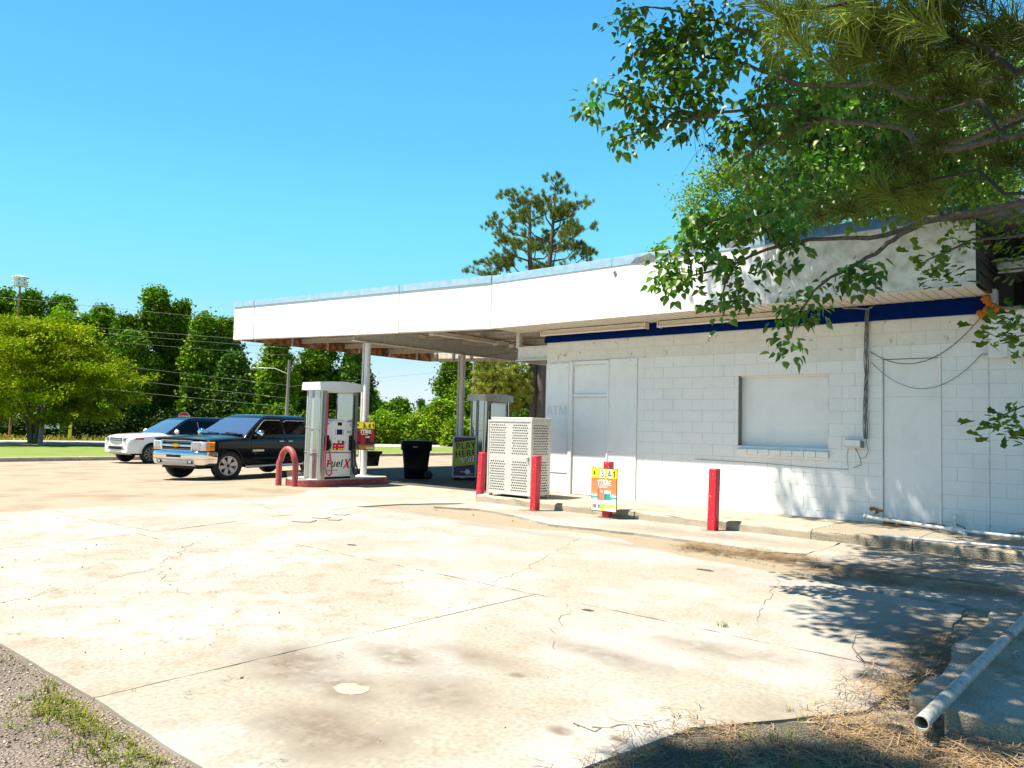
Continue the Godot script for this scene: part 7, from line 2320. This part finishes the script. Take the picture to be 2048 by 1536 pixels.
func tallow_tree() -> void:
	var r := RandomNumberGenerator.new()
	r.seed = 55
	var t := thing("tallow_tree", "broad leaved tree whose boughs hang in from the right over the white fascia", "tree")
	limbs(t, [[0.22, 0.15, 0.9, -0.1, 4.9, 0.85, 1.6, 4.85, 0.6, 3.2, 4.8, 0.3, 4.9, 5.0, 0.2, 7.5, 5.4]], M.pale_bark, "trunk")
	limbs(t, [[0.042, 0.009, 0.3, 4.9, 5.0, -1.28, 4.12, 6.13, -1.81, 4.39, 6.08, -2.09, 4.44, 6.07, -2.56, 4.6, 6.09, -2.96, 4.89, 6.05, -3.38, 5.1, 6.03, -3.81, 5.26, 6.16], [0.036, 0.007, 0.35, 4.2, 5.1, -1.29, 3.69, 6.11, -1.69, 4.02, 5.95, -2.33, 4.23, 5.99, -2.67, 4.45, 6.04, -2.97, 4.48, 6.03, -3.34, 4.51, 6.09, -3.77, 4.64, 6.21, -4.33, 4.86, 6.44], [0.042, 0.007, 0.5, 3.6, 4.9, -1.0, 3.25, 5.82, -1.49, 3.22, 5.85, -1.86, 3.13, 5.9, -2.28, 3.15, 6.0, -2.66, 3.13, 6.06, -3.01, 2.99, 6.22, -3.3, 2.89, 6.33, -3.56, 2.85, 6.42], [0.024, 0.005, -1.49, 3.22, 5.85, -1.64, 3.14, 5.91, -1.96, 2.93, 5.97, -2.32, 2.74, 6.0, -2.5, 2.51, 6.0, -2.57, 2.32, 5.99], [0.02, 0.005, -2.33, 4.23, 5.99, -2.68, 4.14, 6.02, -2.9, 4.06, 6.07, -3.15, 3.88, 6.15], [0.025, 0.006, -2.56, 4.6, 6.09, -2.95, 5.18, 6.07, -3.44, 5.49, 6.12, -3.91, 5.69, 6.28, -4.16, 5.71, 6.36], [0.025, 0.005, -3.34, 4.51, 6.09, -3.81, 4.44, 6.23, -4.19, 4.39, 6.36], [0.026, 0.005, -2.66, 3.13, 6.06, -2.9, 3.38, 6.15, -3.19, 3.4, 6.27, -3.41, 3.28, 6.33], [0.02, 0.004, -3.01, 2.99, 6.22, -3.09, 2.84, 6.21, -3.17, 2.66, 6.2], [0.05, 0.015, 0.3, 5.5, 5.1, -1.31, 5.03, 4.9, -2.14, 5.79, 4.09, -2.68, 5.65, 4.02], [0.05, 0.015, 0.3, 5.0, 5.1, -1.24, 4.51, 4.13, -2.16, 4.87, 2.97, -2.95, 4.76, 3.12]], M.pale_bark)
	var sp := []
	for i in 3: sp.append(hanging_spray(13, 500 + i, 0.075, 0.16))
	sprays(t, [[-4.16, 5.7, 6.36, 0.21, 0.19], [-3.75, 5.49, 6.26, 0.31, 0.25], [-3.29, 5.44, 6.12, 0.36, 0.27], [-3.92, 5.23, 6.25, 0.28, 0.19], [-3.52, 5.15, 6.17, 0.32, 0.22], [-3.16, 5.15, 6.11, 0.24, 0.19], [-4.41, 4.9, 6.51, 0.15, 0.12], [-4.47, 4.76, 6.56, 0.08, 0.12], [-4.21, 4.95, 6.35, 0.14, 0.09], [-4.01, 4.8, 6.29, 0.24, 0.21], [-3.64, 4.82, 6.24, 0.28, 0.2], [-3.32, 4.74, 6.09, 0.28, 0.18], [-4.2, 4.41, 6.37, 0.13, 0.14], [-4.01, 4.55, 6.28, 0.21, 0.14], [-3.73, 4.52, 6.17, 0.24, 0.15], [-3.19, 4.34, 6.08, 0.25, 0.15], [-2.96, 4.61, 6.04, 0.25, 0.19], [-2.79, 4.22, 5.99, 0.24, 0.17], [-2.5, 4.38, 6.02, 0.27, 0.18], [-3.62, 2.85, 6.47, 0.11, 0.13], [-3.45, 3.03, 6.4, 0.21, 0.17], [-3.23, 3.28, 6.3, 0.26, 0.21], [-3.39, 3.45, 6.32, 0.17, 0.13], [-2.97, 3.38, 6.21, 0.28, 0.21], [-2.65, 3.43, 6.08, 0.28, 0.17], [-3.17, 2.7, 6.21, 0.11, 0.14], [-2.91, 2.83, 6.12, 0.16, 0.16], [-2.77, 2.97, 6.07, 0.16, 0.12], [-2.55, 3.2, 6.1, 0.22, 0.12], [-2.5, 2.54, 6.0, 0.2, 0.2], [-2.58, 2.34, 6.0, 0.13, 0.15], [-2.35, 2.69, 6.02, 0.15, 0.16], [-2.12, 2.82, 5.97, 0.15, 0.1], [-1.99, 2.92, 5.99, 0.08, 0.06], [-3.08, 3.03, 6.28, 0.21, 0.13], [-3.59, 3.16, 6.47, 0.09, 0.09], [-2.88, 5.22, 6.01, 0.19, 0.19], [-2.67, 4.76, 6.06, 0.23, 0.18], [-2.32, 4.58, 6.01, 0.22, 0.16]], sp, M.leaf_tallow, 350.0, r)
	sprays(t, [[-2.89, 5.02, 4.68, 0.32, 0.24], [-2.69, 5.04, 3.98, 0.39, 0.28], [-2.46, 5.39, 3.27, 0.41, 0.35], [-2.98, 4.79, 3.02, 0.5, 0.31], [-2.51, 4.99, 2.63, 0.5, 0.37], [-2.04, 5.13, 2.23, 0.5, 0.37], [-1.67, 4.84, 1.88, 0.44, 0.37], [-3.18, 4.66, 3.85, 0.41, 0.24], [-3.26, 4.14, 4.54, 0.33, 0.22], [-3.1, 4.19, 3.74, 0.41, 0.24], [-2.76, 4.43, 2.79, 0.5, 0.24], [-2.19, 4.6, 2.32, 0.5, 0.22], [-1.53, 5.13, 2.45, 0.35, 0.35], [-1.92, 5.53, 2.82, 0.47, 0.35], [-1.52, 5.72, 2.48, 0.35, 0.35], [-2.23, 5.62, 3.75, 0.44, 0.28], [-1.8, 5.85, 3.4, 0.39, 0.33], [-1.38, 5.98, 3.05, 0.33, 0.33], [-2.69, 5.66, 4.16, 0.33, 0.28], [-2.96, 5.6, 4.78, 0.27, 0.21], [-3.72, 4.59, 4.3, 0.24, 0.18], [-2.61, 6.1, 4.25, 0.38, 0.27], [-2.19, 6.06, 3.89, 0.44, 0.27]], sp, M.leaf_tallow, 230.0, r, 0.9, 1.3)
	sprays(t, [[-3.25, 6.29, 1.72, 0.42, 0.36], [-3.12, 5.65, 1.78, 0.42, 0.36], [-3.6, 5.59, 1.84, 0.42, 0.36], [-4.0, 6.31, 2.14, 0.42, 0.36], [-2.5, 4.93, 1.3, 0.42, 0.36], [-3.63, 6.49, 1.79, 0.42, 0.36], [-4.16, 5.35, 1.68, 0.42, 0.36], [-2.02, 5.07, 1.27, 0.42, 0.36], [-2.4, 6.18, 1.85, 0.42, 0.36], [-4.45, 5.21, 1.26, 0.42, 0.36], [-3.43, 6.54, 2.2, 0.42, 0.36], [-2.31, 5.77, 1.58, 0.42, 0.36], [-4.93, 5.52, 1.44, 0.42, 0.36], [-2.97, 5.02, 1.5, 0.42, 0.36], [-2.08, 5.3, 1.63, 0.42, 0.36], [-2.48, 5.41, 1.79, 0.42, 0.36], [-4.04, 5.09, 1.29, 0.42, 0.36], [-2.82, 6.01, 1.84, 0.42, 0.36], [-4.08, 6.73, 2.13, 0.42, 0.36], [-4.03, 6.01, 1.84, 0.42, 0.36], [-3.46, 5.84, 1.46, 0.42, 0.36], [-3.32, 5.07, 1.26, 0.42, 0.36], [-3.34, 5.21, 1.71, 0.42, 0.36], [-2.18, 4.65, 1.38, 0.42, 0.36], [-4.44, 5.83, 1.45, 0.42, 0.36], [-2.95, 6.37, 2.14, 0.42, 0.36], [-3.91, 5.69, 1.52, 0.42, 0.36], [-2.45, 5.39, 1.31, 0.42, 0.36], [-4.6, 5.01, 1.64, 0.42, 0.36], [-3.71, 5.32, 1.46, 0.42, 0.36], [-2.91, 5.53, 1.33, 0.42, 0.36], [-1.89, 5.79, 1.5, 0.42, 0.36], [-4.35, 6.26, 1.65, 0.42, 0.36], [-3.57, 6.16, 2.07, 0.42, 0.36]], sp, M.leaf_tallow, 150.0, r, 0.9, 1.3)
	sprays(t, [[-6.18, 11.4, 4.07, 0.6, 0.5], [-5.75, 12.91, 4.6, 0.6, 0.5], [-7.33, 12.86, 4.63, 0.6, 0.5], [-7.33, 11.65, 4.43, 0.6, 0.5], [-5.69, 11.85, 4.51, 0.6, 0.5], [-4.67, 11.34, 4.07, 0.6, 0.5], [-4.96, 12.41, 4.46, 0.6, 0.5], [-6.66, 12.24, 4.5, 0.6, 0.5], [-6.18, 10.35, 3.83, 0.6, 0.5], [-5.54, 10.67, 3.98, 0.6, 0.5], [-4.53, 10.31, 3.81, 0.6, 0.5], [-6.8, 10.03, 3.86, 0.6, 0.5], [-7.54, 10.87, 3.84, 0.6, 0.5], [-8.13, 11.87, 4.51, 0.6, 0.5], [-5.29, 9.96, 3.76, 0.6, 0.5], [-6.41, 13.18, 4.69, 0.6, 0.5], [-8.2, 12.64, 4.57, 0.6, 0.5], [-6.81, 10.88, 4.09, 0.6, 0.5], [-7.51, 9.96, 3.79, 0.6, 0.5], [-4.83, 13.09, 4.66, 0.6, 0.5], [-5.99, 9.67, 3.71, 0.6, 0.5], [-5.42, 11.38, 4.06, 0.6, 0.5]], sp, M.leaf_tallow, 42.0, r, 1.0, 1.5)
	sprays(t, [[-2.89, 7.99, 8.42, 0.6, 0.4], [-3.01, 8.37, 11.16, 0.6, 0.4], [-4.4, 8.43, 3.78, 0.6, 0.4], [-1.48, 5.94, 7.84, 0.6, 0.4], [-5.31, 8.35, 5.27, 0.6, 0.4], [-1.75, 8.22, 5.21, 0.6, 0.4], [-1.56, 7.22, 5.42, 0.6, 0.4], [-4.11, 7.71, 5.83, 0.6, 0.4], [-1.67, 5.65, 8.55, 0.6, 0.4], [-2.94, 8.39, 5.12, 0.6, 0.4], [-2.86, 7.99, 4.25, 0.6, 0.4], [-3.65, 8.35, 6.28, 0.6, 0.4], [-1.43, 7.2, 3.47, 0.6, 0.4], [-2.16, 6.97, 7.79, 0.6, 0.4], [-1.81, 5.99, 6.6, 0.6, 0.4], [-1.7, 7.49, 9.11, 0.6, 0.4], [-1.65, 8.16, 7.11, 0.6, 0.4], [-2.66, 7.04, 6.96, 0.6, 0.4], [-3.69, 6.62, 7.93, 0.6, 0.4], [-2.63, 7.68, 9.63, 0.6, 0.4], [-4.3, 8.05, 8.84, 0.6, 0.4], [-2.45, 8.21, 6.3, 0.6, 0.4], [-1.86, 8.47, 9.14, 0.6, 0.4], [-1.62, 7.03, 9.78, 0.6, 0.4], [-2.5, 7.34, 4.52, 0.6, 0.4], [-4.53, 7.44, 6.93, 0.6, 0.4], [-1.83, 8.06, 8.11, 0.6, 0.4], [-3.53, 8.27, 4.63, 0.6, 0.4], [-1.85, 7.39, 10.93, 0.6, 0.4], [-5.17, 8.55, 6.96, 0.6, 0.4], [-2.19, 6.34, 10.32, 0.6, 0.4], [-4.09, 7.53, 8.13, 0.6, 0.4], [-2.27, 5.95, 7.48, 0.6, 0.4], [-2.69, 7.37, 6.06, 0.6, 0.4], [-2.91, 7.5, 7.85, 0.6, 0.4], [-1.67, 6.76, 6.8, 0.6, 0.4], [-1.8, 6.19, 5.86, 0.6, 0.4], [-2.8, 6.9, 9.73, 0.6, 0.4], [-3.67, 7.83, 3.78, 0.6, 0.4], [-3.01, 6.39, 7.25, 0.6, 0.4], [-3.42, 6.0, 8.69, 0.6, 0.4], [-4.69, 7.81, 5.21, 0.6, 0.4], [-1.73, 7.64, 4.46, 0.6, 0.4], [-3.36, 8.01, 10.12, 0.6, 0.4], [-1.99, 7.46, 6.98, 0.6, 0.4], [-3.05, 7.62, 10.83, 0.6, 0.4], [-2.44, 6.09, 8.58, 0.6, 0.4], [-1.4, 7.16, 7.5, 0.6, 0.4], [-1.59, 6.52, 8.69, 0.6, 0.4], [-3.91, 8.29, 9.58, 0.6, 0.4], [-2.16, 6.75, 5.07, 0.6, 0.4], [-3.01, 7.21, 8.69, 0.6, 0.4], [-4.05, 8.31, 6.95, 0.6, 0.4], [-2.57, 8.47, 7.49, 0.6, 0.4], [-3.5, 6.73, 6.16, 0.6, 0.4], [-1.41, 6.93, 4.74, 0.6, 0.4], [-1.57, 7.87, 6.4, 0.6, 0.4], [-1.1, 6.25, 10.58, 0.6, 0.4], [-4.47, 7.03, 6.05, 0.6, 0.4], [-3.54, 7.98, 7.46, 0.6, 0.4], [-2.3, 7.48, 5.3, 0.6, 0.4], [-2.34, 5.81, 9.76, 0.6, 0.4]], sp, M.leaf_tallow, 120.0, r, 1.1, 1.7)
	# bare fruit stalks
	var st := S(true)
	for q in [[-3.55, 4.51, 6.14], [-3.48, 4.46, 6.08], [-3.35, 4.23, 6.08], [-3.38, 4.21, 6.1], [-3.27, 4.34, 6.02]]:
		var a := Vector3(q[0], q[1], q[2])
		for k in 7:
			var e := a + Vector3(r.randfn(0, 0.09), -r.randf_range(0.12, 0.30), r.randfn(0, 0.09))
			tube(st, [a, a.lerp(e, 0.5) + Vector3(r.randfn(0, 0.02), 0.03, 0), e], [0.0035, 0.002], 4)
			tube(st, [e + Vector3(0, 0.008, 0), e - Vector3(0, 0.008, 0)], [0.009], 5)
	obj("fruit_stalk", st, M.bark, t)

func near_oak() -> void:
	var r := RandomNumberGenerator.new()
	r.seed = 66
	var t := thing("oak_tree", "oak with lobed leaves reaching in at the right edge before the store", "tree")
	limbs(t, [[0.2, 0.14, 1.5, -0.1, 3.4, 1.5, 2.0, 3.4, 1.45, 4.0, 3.3, 1.4, 6.0, 3.2]], M.bark, "trunk")
	limbs(t, [[0.04, 0.006, 1.45, 4.2, 3.35, -0.76, 3.14, 5.34, -1.13, 3.08, 5.66, -1.35, 2.95, 5.84, -1.5, 2.87, 5.96], [0.05, 0.03, 1.45, 4.6, 3.35, -0.84, 3.55, 4.91, -1.28, 3.41, 5.15, -1.68, 3.32, 5.49], [0.03, 0.004, 1.42, 3.4, 3.35, -0.63, 2.3, 6.09, -0.79, 2.23, 6.49, -0.91, 2.21, 6.72], [0.025, 0.004, 1.42, 2.4, 3.35, -0.58, 1.7, 6.67, -0.72, 1.65, 6.91, -0.84, 1.57, 7.14]], M.bark)
	var sp := []
	for i in 3: sp.append(hanging_spray(10, 520 + i, 0.078, 0.12, true))
	sprays(t, [[-1.33, 2.96, 5.82, 0.14, 0.15], [-1.45, 2.95, 5.92, 0.1, 0.11], [-1.22, 3.11, 5.74, 0.14, 0.11], [-1.4, 2.79, 5.87, 0.07, 0.06], [-1.15, 3.26, 5.42, 0.21, 0.09], [-1.04, 3.06, 5.31, 0.13, 0.13], [-0.96, 2.93, 5.24, 0.08, 0.09], [-0.97, 3.27, 5.27, 0.17, 0.17], [-0.83, 2.26, 6.53, 0.06, 0.05], [-0.78, 2.15, 6.48, 0.03, 0.06], [-0.89, 2.19, 6.71, 0.03, 0.02], [-0.76, 1.61, 6.94, 0.05, 0.03], [-0.81, 1.55, 7.12, 0.03, 0.02], [-0.78, 2.33, 6.49, 0.04, 0.04], [-1.1, 3.54, 5.13, 0.22, 0.17]], sp, M.leaf_oak, 170.0, r)
	# the crown of the tree that stands behind the store
	r.seed = 67
	t = thing("yard_tree", "fine leaved light green tree standing behind the store roof", "tree", Vector3(-10.39, -0.3, -12.69))
	trunk(t, 7.0, 0.22, [Vector3(-1.5, 6.5, 0.3), Vector3(1.5, 7.0, -0.3), Vector3(0.3, 8.0, 0.8)], M.bark, r)
	var fine := []
	for i in 3: fine.append(clump(30, Vector3(0.5, 0.42, 0.5), 0.13, 0.5, 540 + i, 0.45))
	var lb := []
	for b in [[-1.19, 9.32, 2.94, 0.69, 0.9], [-0.28, 9.78, 3.03, 0.75, 0.59], [-0.15, 10.69, 1.44, 0.9, 0.59], [-1.05, 8.06, 3.7, 0.43, 0.59], [-0.37, 8.63, 2.82, 0.9, 0.75], [0.57, 9.36, 1.52, 1.06, 0.9], [1.68, 10.1, 1.01, 1.23, 0.9], [2.45, 11.2, -0.5, 1.39, 0.9], [1.81, 8.69, 1.37, 1.06, 0.75], [2.55, 9.67, -1.22, 1.23, 0.9], [3.58, 10.89, -2.05, 1.23, 1.06], [5.1, 11.02, -1.9, 1.39, 1.06], [4.2, 9.74, -2.69, 1.23, 0.75], [5.81, 9.56, -1.81, 1.23, 0.9], [6.54, 10.8, -3.35, 0.9, 1.23], [1.22, 11.47, 0.65, 0.9, 0.59], [3.62, 12.0, -0.73, 1.23, 0.9], [4.96, 12.99, -2.71, 1.39, 0.9], [6.55, 12.13, -2.37, 0.9, 0.9], [2.26, 12.46, -0.58, 0.9, 0.65], [5.93, 14.53, -3.89, 1.06, 0.9], [4.95, 14.0, -1.35, 0.9, 0.75], [-0.37, 8.81, 0.91, 0.98, 0.65], [6.84, 9.02, -2.98, 0.82, 0.82]]: lb.append([Vector3(b[0], b[1], b[2]), Vector3(b[3], b[4], b[3]), int(75.0 * b[3] * b[4] * b[3]) + 12])
	crown(t, lb, fine, M.leaf_light, 0.8, 1.2, r, Vector2(0.7, 1.1))

func near_pine() -> void:
	var r := RandomNumberGenerator.new()
	r.seed = 44
	var t := thing("near_pine", "long needled pine whose boughs droop across the top right corner", "tree")
	limbs(t, [[0.26, 0.18, 2.0, -0.1, 10.4, 2.0, 2.5, 10.4, 1.95, 5.5, 10.35, 1.9, 9.0, 10.3]], M.bark, "trunk")
	limbs(t, [[0.03, 0.008, 1.95, 5.2, 10.35, -0.18, 3.39, 9.23, -0.54, 3.26, 9.4, -0.88, 3.21, 9.56, -1.14, 3.18, 9.65], [0.025, 0.008, 1.95, 4.6, 10.35, -0.26, 3.04, 9.15, -0.6, 3.17, 9.05, -0.84, 3.26, 9.13, -1.07, 3.36, 9.21], [0.02, 0.006, 1.95, 4.0, 10.3, -0.22, 2.62, 9.61, -0.44, 2.62, 9.67, -0.66, 2.72, 9.46], [0.02, 0.006, 1.95, 3.6, 10.3, -0.2, 2.51, 9.05, -0.65, 2.65, 8.79, -0.97, 2.68, 8.67, -1.22, 2.66, 8.62], [0.08, 0.015, 1.95, 6.6, 10.3, 0.2, 6.4, 11.3, -1.8, 5.9, 11.7, -3.7, 5.5, 11.9], [0.05, 0.012, 0.2, 6.4, 11.3, -1.0, 5.9, 12.2, -2.6, 5.4, 12.6]], M.black_bark)
	var wh := []
	var tn := []
	for q in [[-1.02, 2.9, 10.18, -0.36, 0.23, 0.51, 3, 1.6], [-0.97, 2.94, 10.15, -0.36, 0.23, 0.51, 3, 1.6], [-0.87, 2.99, 9.93, -0.36, 0.23, 0.51, 3, 1.6], [-1.11, 3.28, 9.5, -0.36, 0.23, 0.51, 3, 1.6], [-1.07, 3.31, 9.34, -0.36, 0.23, 0.51, 3, 1.6], [-1.02, 3.23, 9.28, -0.36, 0.23, 0.51, 3, 1.0], [-0.95, 3.3, 9.23, -0.36, 0.23, 0.51, 3, 1.0], [-0.91, 3.26, 9.06, -0.36, 0.23, 0.51, 3, 1.0], [-0.84, 3.34, 9.01, -0.36, 0.23, 0.51, 3, 1.0], [-0.97, 3.22, 8.98, -0.36, 0.23, 0.51, 3, 1.0], [-0.8, 3.1, 9.08, -0.36, 0.23, 0.51, 3, 0.6], [-0.69, 3.19, 9.13, -0.36, 0.23, 0.51, 3, 0.6], [-0.67, 3.26, 8.72, -0.36, 0.23, 0.51, 3, 0.6], [-0.56, 3.38, 8.63, -0.36, 0.23, 0.51, 3, 0.6], [-1.09, 3.31, 8.96, -0.36, 0.23, 0.51, 3, 1.0], [-1.15, 3.3, 9.27, -0.36, 0.23, 0.51, 3, 1.6], [-0.76, 3.06, 8.78, -0.36, 0.23, 0.51, 3, 0.6], [-0.7, 3.11, 8.46, -0.36, 0.23, 0.51, 3, 0.6], [-0.8, 2.94, 8.81, -0.36, 0.23, 0.51, 3, 0.6], [-0.84, 2.8, 8.83, -0.36, 0.23, 0.51, 3, 0.6], [-1.18, 2.67, 8.58, -0.36, 0.23, 0.51, 3, 1.0], [-1.29, 2.68, 8.55, -0.36, 0.23, 0.51, 3, 1.0], [-1.07, 2.68, 8.62, -0.36, 0.23, 0.51, 3, 1.0], [-0.97, 2.7, 8.67, -0.36, 0.23, 0.51, 3, 1.0], [-0.6, 3.23, 8.39, -0.36, 0.23, 0.51, 3, 0.6], [-0.68, 2.88, 8.3, -0.36, 0.23, 0.51, 3, 0.6], [-0.73, 3.29, 9.17, -0.36, 0.23, 0.51, 3, 0.6], [-0.58, 3.24, 9.17, -0.36, 0.23, 0.51, 3, 0.6]]:
		for k in int(q[6]):
			var d := (Vector3(q[3], q[4], q[5]) + Vector3(r.randfn(0, 0.25), r.randfn(0, 0.25), r.randfn(0, 0.25))).normalized()
			var sd := d.cross(Vector3(0.3, 0.2, 1.0)).normalized()
			var b := Vector3(q[0], q[1], q[2]) + (Vector3(r.randfn(0, 0.09), r.randfn(0, 0.07), r.randfn(0, 0.09)) if k else Vector3.ZERO)
			wh.append(Transform3D(Basis(sd, d, sd.cross(d)).scaled(Vector3.ONE * r.randf_range(0.85, 1.15)), b))
			var f := r.randf_range(0.75, 1.3) * float(q[7])
			tn.append(Color(f * 0.97, f, f * 0.85))
	# unseen high bough, laid out so its shade falls on the near ground
	var made := 0
	while made < 250:
		var sx := r.randf_range(-1.85, -0.3)
		var sz := r.randf_range(8.95, 11.4)
		if sz < 9.0 + maxf(0.0, -sx - 1.3): continue
		var hh := r.randf_range(5.0, 6.4)
		made += 1
		for k in 4:
			var d := (Vector3(-0.6, 0.3, 0.1) + Vector3(r.randfn(0, 0.25), r.randfn(0, 0.25), r.randfn(0, 0.25))).normalized()
			var sd := d.cross(Vector3(0.3, 0.2, 1.0)).normalized()
			wh.append(Transform3D(Basis(sd, d, sd.cross(d)), Vector3(sx - 0.3 * hh, hh, sz + 0.385 * hh) + Vector3(r.randfn(0, 0.09), r.randfn(0, 0.07), r.randfn(0, 0.09))))
			tn.append(Color(1, 1, 1))
	scatter("needle_tuft", needle_tuft(85, 0.24, 0.0017, 931, 0.40), M.needles, wh, tn, t)
